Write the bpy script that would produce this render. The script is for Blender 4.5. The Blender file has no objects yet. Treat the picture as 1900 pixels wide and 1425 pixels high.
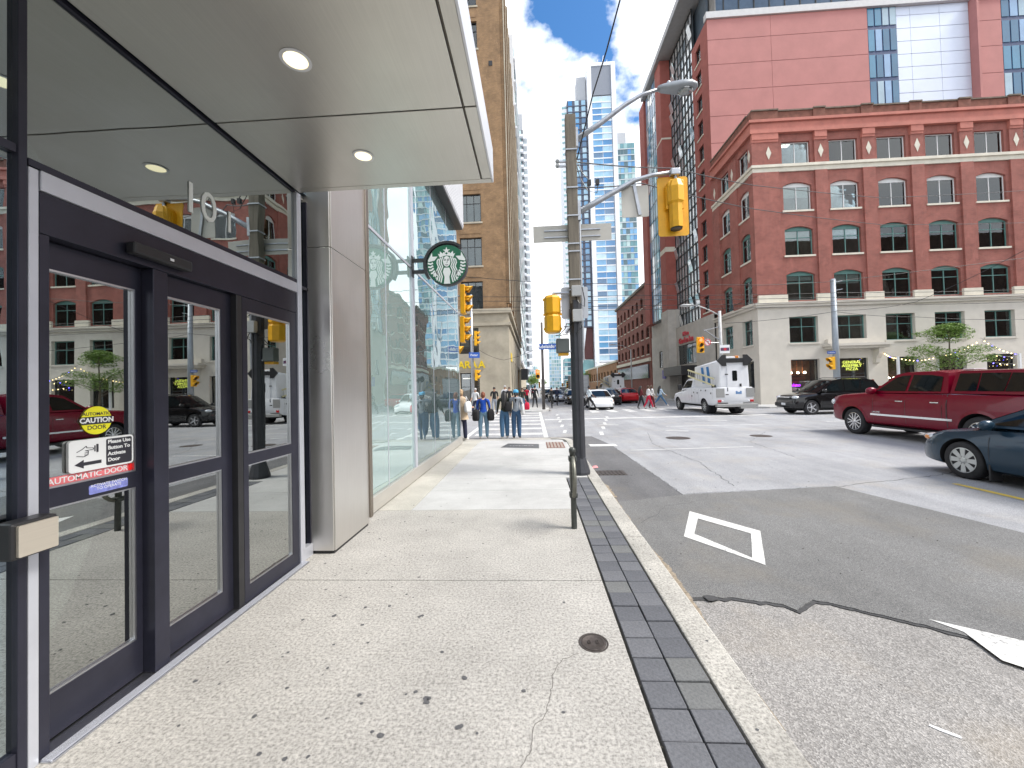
import bpy, bmesh, math, random
from mathutils import Vector, Matrix
R_ = math.radians
random.seed(7)
sc = bpy.context.scene
# ------------------------------------------------------------------ camera
FPX, CXP, CYP, HC = 730.0, 950.0, 704.0, 1.70
YAW, PIT, ROL = R_(3.14), R_(1.18), R_(1.43)
Fw = Vector((-math.sin(YAW)*math.cos(PIT), math.cos(YAW)*math.cos(PIT), math.sin(PIT)))
Rt = Vector((math.cos(YAW), math.sin(YAW), 0)); Up = Rt.cross(Fw)
R2 = Rt*math.cos(ROL)-Up*math.sin(ROL); U2 = Up*math.cos(ROL)+Rt*math.sin(ROL)
CAM = Vector((0, 0, HC))
def at(px, py, ax, v):
    """photo pixel -> point of the plane ax = v"""
    d = Fw+R2*((px-CXP)/FPX)-U2*((py-CYP)/FPX); i = 'xyz'.index(ax)
    return CAM+d*((v-CAM[i])/d[i])
cd = bpy.data.cameras.new('camera'); cam = bpy.data.objects.new('camera', cd)
sc.collection.objects.link(cam); sc.camera = cam
M = Matrix.Identity(4)
for i in range(3):
    M[i][0], M[i][1], M[i][2], M[i][3] = R2[i], U2[i], -Fw[i], CAM[i]
cam.matrix_world = M
cd.sensor_width = 36; cd.lens = 36*FPX/1900; cd.shift_y = -(712.5-CYP)/1900
cd.clip_start = .05; cd.clip_end = 5000
# ------------------------------------------------------------------ world, sun, exposure
SUN_EL, SUN_AZ = R_(50), R_(103)          # azimuth: clockwise from +y (the street direction)
w = bpy.data.worlds.new('World'); sc.world = w; w.use_nodes = True
nt = w.node_tree; nt.nodes.clear()
def wn(t, **k):
    n = nt.nodes.new(t)
    for a, b in k.items(): setattr(n, a, b)
    return n
sky = wn('ShaderNodeTexSky', sky_type='NISHITA', sun_disc=False, sun_elevation=SUN_EL, sun_rotation=SUN_AZ)
bg1 = wn('ShaderNodeBackground'); bg1.inputs['Strength'].default_value = .12
hs = wn('ShaderNodeHueSaturation'); hs.inputs['Saturation'].default_value = 1.35
nt.links.new(sky.outputs[0], hs.inputs['Color']); nt.links.new(hs.outputs[0], bg1.inputs['Color'])
bg2 = wn('ShaderNodeBackground'); bg2.inputs['Color'].default_value = (.95, .97, 1, 1); bg2.inputs['Strength'].default_value = 1.0
tc = wn('ShaderNodeTexCoord'); mp = wn('ShaderNodeMapping')
CLOUD_OFF = (-.84, -1.88, -2.9)
mp.inputs['Location'].default_value = CLOUD_OFF; mp.inputs['Scale'].default_value = (1, 1, 1.5)
nt.links.new(tc.outputs['Generated'], mp.inputs[0])
nz = wn('ShaderNodeTexNoise'); nz.inputs['Scale'].default_value = 3.2; nz.inputs['Detail'].default_value = 9; nz.inputs['Roughness'].default_value = .55
nt.links.new(mp.outputs[0], nz.inputs['Vector'])
sep = wn('ShaderNodeSeparateXYZ'); nt.links.new(tc.outputs['Generated'], sep.inputs[0])
mr = wn('ShaderNodeMapRange'); mr.inputs['From Min'].default_value = .0; mr.inputs['From Max'].default_value = .75
mr.inputs['To Min'].default_value = .30; mr.inputs['To Max'].default_value = .02      # thicker towards the horizon
nt.links.new(sep.outputs['Z'], mr.inputs['Value'])
ad = wn('ShaderNodeMath', operation='ADD'); nt.links.new(nz.outputs['Fac'], ad.inputs[0]); nt.links.new(mr.outputs[0], ad.inputs[1])
cr = wn('ShaderNodeValToRGB'); cr.color_ramp.elements[0].position = .49; cr.color_ramp.elements[1].position = .56
nt.links.new(ad.outputs[0], cr.inputs[0])
# soft grey undersides
nz2 = wn('ShaderNodeTexNoise'); nz2.inputs['Scale'].default_value = 5; nz2.inputs['Detail'].default_value = 5
nt.links.new(mp.outputs[0], nz2.inputs['Vector'])
cr2 = wn('ShaderNodeValToRGB'); cr2.color_ramp.elements[0].position = .35; cr2.color_ramp.elements[1].position = .62
cr2.color_ramp.elements[0].color = (.74, .79, .86, 1); cr2.color_ramp.elements[1].color = (1, 1, 1, 1)
nt.links.new(nz2.outputs['Fac'], cr2.inputs[0]); nt.links.new(cr2.outputs[0], bg2.inputs['Color'])
mx = wn('ShaderNodeMixShader'); nt.links.new(cr.outputs[0], mx.inputs[0]); nt.links.new(bg1.outputs[0], mx.inputs[1]); nt.links.new(bg2.outputs[0], mx.inputs[2])
wo = wn('ShaderNodeOutputWorld'); nt.links.new(mx.outputs[0], wo.inputs[0])
sl = bpy.data.lights.new('sun', 'SUN'); sl.energy = 2.4; sl.angle = R_(20); sl.color = (1, .95, .88)
so = bpy.data.objects.new('sun', sl); sc.collection.objects.link(so)
sd = Vector((math.sin(SUN_AZ)*math.cos(SUN_EL), math.cos(SUN_AZ)*math.cos(SUN_EL), math.sin(SUN_EL)))
so.rotation_euler = sd.to_track_quat('Z', 'Y').to_euler(); so.location = sd*60
vs = sc.view_settings; vs.view_transform = 'Standard'; vs.look = 'None'; vs.exposure = 1.0; vs.gamma = 1; vs.use_curve_mapping = False
cy = sc.cycles; cy.max_bounces = 7; cy.diffuse_bounces = 3; cy.glossy_bounces = 4; cy.transparent_max_bounces = 12; cy.transmission_bounces = 4
cy.use_denoising = True; cy.caustics_reflective = False; cy.caustics_refractive = False; cy.sample_clamp_indirect = 6
# ------------------------------------------------------------------ helpers
COL = sc.collection
class MB:
    """collects faces; build() links them as one mesh object"""
    def __init__(s): s.v = []; s.f = []; s.m = []; s.mi = 0
    def add(s, vs_, fs):
        o = len(s.v); s.v += [tuple(p) for p in vs_]
        for f in fs: s.f.append([i+o for i in f]); s.m.append(s.mi)
        return s
    def quad(s, a, b, c, d): return s.add([a, b, c, d], [[0, 1, 2, 3]])
    def poly(s, pts): return s.add(pts, [list(range(len(pts)))])
    def box(s, x0, x1, y0, y1, z0, z1):
        return s.add([(x0,y0,z0),(x1,y0,z0),(x1,y1,z0),(x0,y1,z0),(x0,y0,z1),(x1,y0,z1),(x1,y1,z1),(x0,y1,z1)],
                     [[0,3,2,1],[4,5,6,7],[0,1,5,4],[1,2,6,5],[2,3,7,6],[3,0,4,7]])
    def prism(s, pts, axis, lo, hi):
        """2-D outline extruded along axis; pts in the order of the two other axes (yz, xz, xy)"""
        def P(a, b, c): return {'x': (c, a, b), 'y': (a, c, b), 'z': (a, b, c)}[axis]
        n = len(pts); vv = [P(a, b, lo) for a, b in pts]+[P(a, b, hi) for a, b in pts]
        fs = [[i, (i+1) % n, n+(i+1) % n, n+i] for i in range(n)]+[list(range(n))[::-1], list(range(n, 2*n))]
        return s.add(vv, fs)
    def bar(s, a, b, w_, h_=None, up=(0, 0, 1)):
        a, b = Vector(a), Vector(b); d = (b-a).normalized(); h_ = h_ or w_
        u = Vector(up)
        if abs(d.dot(u)) > .98: u = Vector((0, 1, 0))
        x = d.cross(u).normalized()*(w_/2); y = x.cross(d).normalized()*(h_/2)
        q = [a-x-y, a+x-y, a+x+y, a-x+y, b-x-y, b+x-y, b+x+y, b-x+y]
        return s.add(q, [[0,3,2,1],[4,5,6,7],[0,1,5,4],[1,2,6,5],[2,3,7,6],[3,0,4,7]])
    def tube(s, path, r, n=8, caps=True, r2=None):
        path = [Vector(p) for p in path]; k = len(path); o = []; ref = None
        for i, p in enumerate(path):
            d = (path[min(i+1, k-1)]-path[max(i-1, 0)]).normalized()
            if ref is None:
                ref = Vector((0, 0, 1)) if abs(d.z) < .9 else Vector((1, 0, 0))
            x = d.cross(ref).normalized(); y = x.cross(d).normalized()
            rr = (r[i] if isinstance(r, (list, tuple)) else r if r2 is None else r+(r2-r)*i/(k-1))
            o += [p+x*math.cos(t)*rr+y*math.sin(t)*rr for t in (2*math.pi*j/n for j in range(n))]
        fs = [[i*n+j, i*n+(j+1) % n, (i+1)*n+(j+1) % n, (i+1)*n+j] for i in range(k-1) for j in range(n)]
        if caps: fs += [list(range(n))[::-1], list(range((k-1)*n, k*n))]
        return s.add(o, fs)
    def cyl(s, a, b, r, n=12, r2=None): return s.tube([a, b], r, n, True, r2)
    def lathe(s, prof, c=(0, 0, 0), axis='z', n=16):
        def P(r, h, t):
            a, b = r*math.cos(t), r*math.sin(t)
            q = {'z': (a, b, h), 'y': (a, h, b), 'x': (h, a, b)}[axis]
            return (q[0]+c[0], q[1]+c[1], q[2]+c[2])
        k = len(prof); vv = [P(r, h, 2*math.pi*j/n) for r, h in prof for j in range(n)]
        fs = [[i*n+j, i*n+(j+1) % n, (i+1)*n+(j+1) % n, (i+1)*n+j] for i in range(k-1) for j in range(n)]
        return s.add(vv, fs+[list(range(n))[::-1], list(range((k-1)*n, k*n))])
    def ball(s, c, rx, ry=None, rz=None, n=12, k=8):
        ry = ry or rx; rz = rz or rx; vv = [(c[0], c[1], c[2]-rz)]
        for i in range(1, k):
            a = -math.pi/2+math.pi*i/k
            vv += [(c[0]+rx*math.cos(a)*math.cos(t), c[1]+ry*math.cos(a)*math.sin(t), c[2]+rz*math.sin(a)) for t in (2*math.pi*j/n for j in range(n))]
        vv.append((c[0], c[1], c[2]+rz)); L = len(vv)-1
        fs = [[0, 1+(j+1) % n, 1+j] for j in range(n)]
        fs += [[1+i*n+j, 1+i*n+(j+1) % n, 1+(i+1)*n+(j+1) % n, 1+(i+1)*n+j] for i in range(k-2) for j in range(n)]
        fs += [[1+(k-2)*n+j, 1+(k-2)*n+(j+1) % n, L] for j in range(n)]
        return s.add(vv, fs)
    def mesh(s, name, mats, smooth=False):
        me = bpy.data.meshes.new(name); me.from_pydata(s.v, [], s.f)
        for m in (mats if isinstance(mats, (list, tuple)) else [mats]): me.materials.append(m)
        if any(s.m): me.polygons.foreach_set('material_index', s.m)
        bm = bmesh.new(); bm.from_mesh(me); bmesh.ops.recalc_face_normals(bm, faces=bm.faces); bm.to_mesh(me); bm.free()
        if smooth: me.polygons.foreach_set('use_smooth', [True]*len(me.polygons))
        me.update(); return me
    def build(s, name, mats, parent=None, smooth=False, bevel=0, loc=None, rz=0, auto=None):
        o = obj(name, s.mesh(name, mats, smooth or auto is not None), parent)
        if loc is not None: o.location = loc
        o.rotation_euler.z = rz
        if bevel:
            b = o.modifiers.new('bevel', 'BEVEL'); b.width = bevel; b.segments = 2; b.limit_method = 'ANGLE'; b.angle_limit = R_(40)
        if auto is not None: o.data.set_sharp_from_angle(angle=R_(auto))
        return o
def obj(name, me, parent=None, loc=None, rz=0):
    o = bpy.data.objects.new(name, me); COL.objects.link(o); o.parent = parent
    if loc is not None: o.location = loc
    o.rotation_euler.z = rz
    return o
def tag(o, label=None, cat=None, group=None, kind=None):
    for k, v in (('label', label), ('category', cat), ('group', group), ('kind', kind)):
        if v: o[k] = v
    return o
def thing(name, label, cat, loc=(0, 0, 0), rz=0, group=None):
    o = obj(name, None); o.location = loc; o.rotation_euler.z = rz; o.empty_display_size = .2
    return tag(o, label, cat, group)
def copy_tree(o, parent=None):
    c = o.copy(); COL.objects.link(c); c.parent = parent
    for ch in KIDS(o): copy_tree(ch, c)
    return c
def KIDS(o): return [x for x in list(COL.objects) if x.parent == o]
def text_mesh(name, s, size, mat, depth=.004, align='CENTER', bold=0.0):
    cu = bpy.data.curves.new(name, 'FONT'); cu.body = s; cu.size = size; cu.extrude = depth; cu.align_x = align; cu.align_y = 'CENTER'
    cu.resolution_u = 3; cu.offset = bold; cu.space_line = .85
    t = bpy.data.objects.new(name, cu); COL.objects.link(t)
    dg = bpy.context.evaluated_depsgraph_get(); me = bpy.data.meshes.new_from_object(t.evaluated_get(dg))
    bpy.data.objects.remove(t); bpy.data.curves.remove(cu)
    me.materials.clear(); me.materials.append(mat); return me
FACE = {'-y': Matrix(((1,0,0),(0,0,-1),(0,1,0))).to_4x4(), '+x': Matrix(((0,0,1),(1,0,0),(0,1,0))).to_4x4(),
        '-x': Matrix(((0,0,-1),(-1,0,0),(0,1,0))).to_4x4(), '+y': Matrix(((-1,0,0),(0,0,1),(0,1,0))).to_4x4(), 'z': Matrix.Identity(4)}
def text(name, s, size, mat, loc, face='-y', parent=None, depth=.004, align='CENTER', bold=0.0, sx=1.0):
    me = text_mesh(name, s, size, mat, depth, align, bold); me.transform(Matrix.Translation(loc) @ FACE[face] @ Matrix.Diagonal((sx, 1, 1, 1)))
    return obj(name, me, parent)
# ------------------------------------------------------------------ materials
MAT = {}
def nodes(name):
    m = bpy.data.materials.new(name); m.use_nodes = True; n = m.node_tree
    return m, n, n.nodes['Principled BSDF']
def L(n, a, b): n.links.new(a, b)
def noise(n, scale, detail=6, rough=.6, coord='Object', vec=None, dist=0):
    if vec is None:
        t = n.nodes.new('ShaderNodeTexCoord'); vec = t.outputs[coord]
    z = n.nodes.new('ShaderNodeTexNoise'); z.inputs['Scale'].default_value = scale; z.inputs['Detail'].default_value = detail
    z.inputs['Roughness'].default_value = rough; z.inputs['Distortion'].default_value = dist
    L(n, vec, z.inputs['Vector']); return z.outputs['Fac']
def ramp(n, fac, stops):
    r = n.nodes.new('ShaderNodeValToRGB'); e = r.color_ramp.elements
    while len(e) < len(stops): e.new(.5)
    for i, (p, c) in enumerate(stops):
        e[i].position = p; e[i].color = (c, c, c, 1) if isinstance(c, (int, float)) else (*c, 1)
    L(n, fac, r.inputs[0]); return r.outputs[0]
def mixc(n, fac, a, b, mode='MIX'):
    m = n.nodes.new('ShaderNodeMix'); m.data_type = 'RGBA'; m.blend_type = mode
    for sock, v in ((m.inputs[0], fac), (m.inputs[6], a), (m.inputs[7], b)):
        if hasattr(v, 'links') or hasattr(v, 'is_linked'): L(n, v, sock)
        elif isinstance(v, (int, float)): sock.default_value = v if sock.type == 'VALUE' else (v, v, v, 1)
        else: sock.default_value = (*v, 1)
    return m.outputs[2]
def bump(n, bs, h, strength=.3, dist=.01):
    b = n.nodes.new('ShaderNodeBump'); b.inputs['Strength'].default_value = strength; b.inputs['Distance'].default_value = dist
    L(n, h, b.inputs['Height']); L(n, b.outputs[0], bs.inputs['Normal'])
def mat(name, col, rough=.6, metal=0., var=.12, scale=3., bmp=0., bscale=60., coord='Object', spec=.5, coat=0., vstretch=None):
    if name in MAT: return MAT[name]
    m, n, b = nodes(name)
    b.inputs['Roughness'].default_value = rough; b.inputs['Metallic'].default_value = metal
    b.inputs['Specular IOR Level'].default_value = spec
    if coat: b.inputs['Coat Weight'].default_value = coat; b.inputs['Coat Roughness'].default_value = .03
    if var:
        vec = None
        if vstretch:
            t = n.nodes.new('ShaderNodeTexCoord'); q = n.nodes.new('ShaderNodeMapping'); q.inputs['Scale'].default_value = vstretch
            L(n, t.outputs[coord], q.inputs[0]); vec = q.outputs[0]
        f = ramp(n, noise(n, scale, 7, .62, coord, vec), [(.3, 0.), (.7, 1.)])
        L(n, mixc(n, f, [c*(1-var) for c in col], [min(1, c*(1+var)) for c in col]), b.inputs['Base Color'])
    else: b.inputs['Base Color'].default_value = (*col, 1)
    if bmp: bump(n, b, noise(n, bscale, 4, .6, coord), bmp)
    MAT[name] = m; return m
def emit(name, col, st):
    if name in MAT: return MAT[name]
    m, n, b = nodes(name); b.inputs['Base Color'].default_value = (*col, 1); b.inputs['Emission Color'].default_value = (*col, 1); b.inputs['Emission Strength'].default_value = st
    MAT[name] = m; return m
def glass(name, tint=(.8, .9, .9), refl=.35, rough=0., gtint=(1, 1, 1), wave=0., wscale=1.5):
    """thin architectural pane: tinted see-through mixed with a mirror coat"""
    if name in MAT: return MAT[name]
    m = bpy.data.materials.new(name); m.use_nodes = True; n = m.node_tree; n.nodes.clear()
    tr = n.nodes.new('ShaderNodeBsdfTransparent'); tr.inputs[0].default_value = (*tint, 1)
    gl = n.nodes.new('ShaderNodeBsdfAnisotropic'); gl.inputs['Roughness'].default_value = rough; gl.inputs['Color'].default_value = (*gtint, 1)
    fr = n.nodes.new('ShaderNodeFresnel'); fr.inputs['IOR'].default_value = 1.5
    a = n.nodes.new('ShaderNodeMath'); a.operation = 'MULTIPLY_ADD'; a.inputs[1].default_value = 1-refl; a.inputs[2].default_value = refl
    L(n, fr.outputs[0], a.inputs[0])
    if wave:
        h = noise(n, wscale, 2, .5); bb = n.nodes.new('ShaderNodeBump'); bb.inputs['Strength'].default_value = wave; bb.inputs['Distance'].default_value = .05
        L(n, h, bb.inputs['Height']); L(n, bb.outputs[0], gl.inputs['Normal'])
    mx_ = n.nodes.new('ShaderNodeMixShader'); L(n, a.outputs[0], mx_.inputs[0]); L(n, tr.outputs[0], mx_.inputs[1]); L(n, gl.outputs[0], mx_.inputs[2])
    o = n.nodes.new('ShaderNodeOutputMaterial'); L(n, mx_.outputs[0], o.inputs[0])
    MAT[name] = m; return m
def brick_mat(name, c1, c2, mortar, bw=.22, bh=.075, var=.25):
    m, n, b = nodes(name); t = n.nodes.new('ShaderNodeTexCoord'); s = n.nodes.new('ShaderNodeSeparateXYZ'); L(n, t.outputs['Object'], s.inputs[0])
    a = n.nodes.new('ShaderNodeMath'); a.operation = 'ADD'; L(n, s.outputs[0], a.inputs[0]); L(n, s.outputs[1], a.inputs[1])
    c = n.nodes.new('ShaderNodeCombineXYZ'); L(n, a.outputs[0], c.inputs[0]); L(n, s.outputs[2], c.inputs[1])
    k = n.nodes.new('ShaderNodeTexBrick'); k.inputs['Scale'].default_value = 1; k.inputs['Brick Width'].default_value = bw; k.inputs['Row Height'].default_value = bh
    k.inputs['Mortar Size'].default_value = .008; k.inputs['Color1'].default_value = (*c1, 1); k.inputs['Color2'].default_value = (*c2, 1); k.inputs['Mortar'].default_value = (*mortar, 1)
    L(n, c.outputs[0], k.inputs['Vector'])
    f = ramp(n, noise(n, 1.1, 9, .72), [(.3, 1-var*1.2), (.7, 1+var*.8)])
    col = mixc(n, 1.0, k.outputs['Color'], f, 'MULTIPLY')
    # salt bloom and soot patches
    q = n.nodes.new('ShaderNodeMapping'); q.inputs['Scale'].default_value = (1, 1, .45); L(n, t.outputs['Object'], q.inputs[0])
    f2 = ramp(n, noise(n, 1.6, 6, .7, vec=q.outputs[0]), [(.57, 0.), (.78, .42)])
    col = mixc(n, f2, col, [min(1, x*1.7+.06) for x in c1])
    L(n, col, b.inputs['Base Color']); b.inputs['Roughness'].default_value = .85
    bump(n, b, k.outputs['Fac'], .25, -.006); MAT[name] = m; return m
def sub(o, name, **k): return o
# common ones
alu = mat('aluminium', (.62, .63, .66), .32, 1., .06, 6)
alu_lt = mat('aluminium_light', (.60, .62, .68), .42, .55, .05, 6)
dark_frame = mat('dark_bronze_frame', (.035, .036, .055), .3, .5, .15, 5, spec=.6)
black = mat('black_paint', (.018, .018, .02), .4, 0, .2, 8)
rubber = mat('rubber', (.022, .022, .024), .8, 0, .25, 12)
chrome = mat('chrome', (.82, .83, .85), .1, 1., .03, 5)
white_p = mat('white_paint', (.78, .79, .8), .35, 0, .05, 3)
yellow_p = mat('signal_yellow', (.82, .42, .012), .45, 0, .12, 5)
steel = mat('galvanised_steel', (.42, .44, .47), .45, .8, .15, 9)
greyp = mat('grey_box_paint', (.45, .46, .46), .5, 0, .12, 6)
# ================================================================== GROUND
ZR = -.10
def concrete(name, base, spots=True, brush=0., stain=.25, rough=.9, grain=.35):
    m, n, b = nodes(name); t = n.nodes.new('ShaderNodeTexCoord'); v = t.outputs['Object']
    f1 = noise(n, .9, 8, .7, vec=v); f2 = noise(n, 55, 5, .75, vec=v); f3 = noise(n, 230, 3, .7, vec=v)
    c = mixc(n, ramp(n, f1, [(.3, 0.), (.72, 1.)]), [x*(1-stain) for x in base], [min(1, x*(1+stain*.55)) for x in base])
    c = mixc(n, 1.0, c, ramp(n, f2, [(.32, 1-grain), (.55, 1.), (.75, 1+grain*.5)]), 'MULTIPLY')
    c = mixc(n, ramp(n, f3, [(.60, 0.), (.72, .55)]), c, [x*.38 for x in base])
    if brush:
        q = n.nodes.new('ShaderNodeMapping'); q.inputs['Scale'].default_value = (.8, 90, 1); L(n, v, q.inputs[0])
        c = mixc(n, 1.0, c, ramp(n, noise(n, 1.5, 4, .6, vec=q.outputs[0]), [(.3, 1-brush), (.7, 1+brush*.5)]), 'MULTIPLY')
    if spots:
        f5 = noise(n, 7, 5, .6, vec=v); c = mixc(n, ramp(n, f5, [(.62, 0.), (.75, .22)]), c, (.20, .19, .18))
    L(n, c, b.inputs['Base Color']); b.inputs['Roughness'].default_value = rough; b.inputs['Specular IOR Level'].default_value = .25
    a = n.nodes.new('ShaderNodeMath'); a.operation = 'ADD'; L(n, f2, a.inputs[0]); L(n, f3, a.inputs[1]); bump(n, b, a.outputs[0], .35, .006)
    MAT[name] = m; return m
def asphalt(name, base, chips=.5, stain=.25, cs=150):
    m, n, b = nodes(name); t = n.nodes.new('ShaderNodeTexCoord'); v = t.outputs['Object']
    f1 = noise(n, .45, 9, .7, vec=v); f2 = noise(n, cs*.4, 4, .7, vec=v)
    q = n.nodes.new('ShaderNodeMapping'); q.inputs['Scale'].default_value = (1.6, .16, 1); L(n, v, q.inputs[0])   # wheel-path streaks run down the street
    f4 = noise(n, 1.1, 5, .6, vec=q.outputs[0])
    c = mixc(n, ramp(n, f1, [(.3, 0.), (.7, 1.)]), [x*(1-stain) for x in base], [x*(1+stain*.7) for x in base])
    c = mixc(n, 1.0, c, ramp(n, f4, [(.3, .88), (.7, 1.1)]), 'MULTIPLY')
    vo = n.nodes.new('ShaderNodeTexVoronoi'); vo.inputs['Scale'].default_value = cs; L(n, v, vo.inputs['Vector'])
    g = n.nodes.new('ShaderNodeRGBToBW'); L(n, vo.outputs['Color'], g.inputs[0])
    c = mixc(n, 1.0, c, ramp(n, g.outputs[0], [(.15, 1-chips), (.6, 1.), (.9, 1+chips*1.1)]), 'MULTIPLY')
    c = mixc(n, ramp(n, f2, [(.6, 0.), (.75, .4)]), c, [x*.45 for x in base])
    c = mixc(n, ramp(n, noise(n, .8, 5, .6, vec=v), [(.52, 0.), (.72, .38)]), c, (base[0]*1.22, base[1]*1.08, base[2]*.86))
    c = mixc(n, ramp(n, noise(n, 2.6, 4, .6, vec=v, dist=.6), [(.62, 0.), (.74, .35)]), c, [x*.62 for x in base])
    L(n, c, b.inputs['Base Color']); b.inputs['Roughness'].default_value = .9; b.inputs['Specular IOR Level'].default_value = .3
    bump(n, b, vo.outputs['Distance'], .5, .006); MAT[name] = m; return m
def worn_paint(name, col, wear=.45):
    m, n, b = nodes(name); f = noise(n, 38, 7, .75); f2 = noise(n, 2.2, 5, .6)
    a = n.nodes.new('ShaderNodeMath'); a.operation = 'MULTIPLY_ADD'; a.inputs[1].default_value = .45; L(n, f2, a.inputs[0]); L(n, f, a.inputs[2])
    L(n, mixc(n, ramp(n, a.outputs[0], [(.665+wear*.2, 0.), (.80+wear*.2, .85)]), col, (.16, .16, .16)), b.inputs['Base Color'])
    b.inputs['Roughness'].default_value = .75; MAT[name] = m; return m
conc_old = concrete('concrete_rough', (.52, .502, .468), True, .10, .22, grain=.6)
conc_new = concrete('concrete_new', (.55, .55, .54), False, .12, .2, grain=.15)
conc_strip = concrete('concrete_strip', (.56, .54, .48), True, 0, .25)
conc_kerb = concrete('concrete_kerb', (.55, .53, .485), True, 0, .42, grain=.6)
as_coarse = asphalt('asphalt_coarse', (.33, .318, .305), .38, .2, 120)
as_patch = asphalt('asphalt_patch', (.20, .20, .198), .4, .2, 190)
as_dark = asphalt('asphalt_dark', (.165, .165, .17), .4, .22, 190)
as_light = asphalt('asphalt_worn', (.345, .35, .365), .25, .2, 150)
as_edge = mat('asphalt_edge', (.06, .06, .062), .9, 0, .3, 30)
paint_w = worn_paint('road_paint_white', (.68, .68, .66), .45)
paint_w2 = worn_paint('road_paint_worn', (.64, .64, .63), .3)
paint_y = worn_paint('road_paint_yellow', (.72, .52, .09), .4)
def sheet(name, pts, z, m, thick=0, kind=True, parent=None):
    b = MB()
    if thick: b.prism(pts, 'z', z-thick, z)
    else: b.poly([(x, y, z) for x, y in pts])
    o = b.build(name, m, parent)
    if kind: tag(o, kind='structure')
    return o
def rect(x0, x1, y0, y1): return [(x0, y0), (x1, y0), (x1, y1), (x0, y1)]
sheet('ground', rect(-900, 900, -300, 2600), -.16, mat('ground_far', (.20, .20, .20), .9, 0, .2, .05))
road = sheet('road', rect(1.17, 60, -12, 13.9)[:1]+[(60, -12), (60, 27.0), (14.4, 27.0), (14.4, 320), (1.17, 320), (1.17, 28.4), (-60, 28.4), (-60, 13.9), (.3, 13.9), (1.0, 13.2), (1.17, 12.6)], ZR, as_coarse, .05)
jit = lambda p, s: [(x+random.uniform(-s, s), y+random.uniform(-s, s)) for x, y in p]
inter = [(2.36, 6.5), (5.01, 6.9), (5.49, 4.79), (6.2, 1.5), (7, -11), (59, -11), (59, 26.9), (14.5, 26.9), (14.5, 300), (1.3, 300), (1.3, 28.6), (-55, 28.2), (-55, 14.1), (2.0, 14.1)]
sheet('intersection_pavement', inter, ZR+.004, as_light)
sheet('gutter_asphalt', [(1.18, 6.1), (2.36, 6.5), (2.27, 12.08), (2.0, 14.1), (.4, 14.0), (1.05, 13.25), (1.18, 12.7)], ZR+.0045, as_dark)
def ragged(pts, step=.05, amp=.014):
    out = []
    for (x0, y0), (x1, y1) in zip(pts, pts[1:]):
        n = max(1, int(math.hypot(x1-x0, y1-y0)/step))
        for i in range(n):
            t = i/n; out.append((x0+(x1-x0)*t+random.uniform(-amp, amp), y0+(y1-y0)*t+random.uniform(-amp, amp)))
    return out+[pts[-1]]
rough_edge = [(1.18, 3.40), (1.63, 3.39), (1.94, 3.30), (2.0, 3.22), (2.21, 3.36), (2.36, 3.3), (2.85, 2.97), (2.9, 2.92), (3.14, 2.78), (3.9, 2.30), (5.2, 1.6), (6.2, 1.5)]
re_ = ragged(rough_edge)
sheet('asphalt_overlay', re_+[(5.49, 4.79), (5.01, 6.9), (2.36, 6.5), (1.18, 6.1)], ZR+.014, as_patch, .013)
tag(MB().prism(re_+[(x+random.uniform(-.006, .006), y-.022-.02*random.random()) for x, y in re_[::-1]], 'z', ZR+.001, ZR+.0075).build('overlay_edge', as_edge), kind='structure')
def marking(name, pts, m=paint_w, z=ZR+.0085, parent=None): return sheet(name, pts, z, m)
ZP = ZR+.0185
# diamond
do = [(2.12, 5.64), (2.65, 4.88), (2.2, 3.98), (1.7, 4.72)]; cxm = sum(p[0] for p in do)/4; cym = sum(p[1] for p in do)/4
di = [(2.11, 5.34), (2.50, 4.80), (2.16, 4.14), (1.85, 4.80)]
b = MB()
for i in range(4):
    j = (i+1) % 4; b.quad((*do[i], ZP), (*do[j], ZP), (*di[j], ZP), (*di[i], ZP))
tag(b.build('lane_diamond', paint_w), kind='structure')
marking('lane_arrow', [(2.86, 3.10), (3.9, 2.42), (3.7, 1.75), (2.88, 2.66), (2.95, 2.95)], z=ZP)
marking('centre_line', rect(6.94, 7.05, -10, 7.02), paint_y, ZR+.0085)
b = MB()
for k in range(7):                                     # near crosswalk rungs
    y = 14.85+k*1.95; b.quad((-2.3-.02*k, y, ZR+.0085), (.30, y, ZR+.0085), (.30, y+.62, ZR+.0085), (-2.3-.02*k, y+.62, ZR+.0085))
tag(b.build('crosswalk_rungs', paint_w2), kind='structure')
marking('crosswalk_line', rect(.31, .47, 14.0, 28.2)); marking('crosswalk_line', rect(-2.62, -2.44, 14.0, 28.2))
b = MB()
for k in range(9):
    x = 2.6+k*1.22; b.quad((x, 26.3, ZR+.0085), (x+.55, 26.3, ZR+.0085), (x+.62, 29.2, ZR+.0085), (x+.07, 29.2, ZR+.0085))
tag(b.build('far_crosswalk_bars', paint_w2), kind='structure')
marking('lane_line', [(.55, 21.2), (26, 21.9), (26, 22.4), (.55, 21.75)], paint_w2)
marking('lane_line', [(5.5, 16.8), (9.5, 16.9), (9.5, 17.02), (5.5, 16.92)], paint_w2)
marking('lane_line', [(12.5, 17.6), (24, 17.9), (24, 18.05), (12.5, 17.75)], paint_w2)
marking('lane_line', [(2.6, 10.9), (6.0, 11.2), (6.0, 11.28), (2.6, 10.98)], paint_w2)
marking('stop_block', rect(1.62, 2.42, 11.75, 12.15))
b = MB()
for k in range(5):
    for x, y in ((1.05+.06*k, 15.2+2.3*k), (2.35+.4*k, 14.4+1.9*k)):
        b.quad((x, y, ZR+.0085), (x+.14, y, ZR+.0085), (x+.26, y+1.0, ZR+.0085), (x+.12, y+1.0, ZR+.0085))
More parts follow.
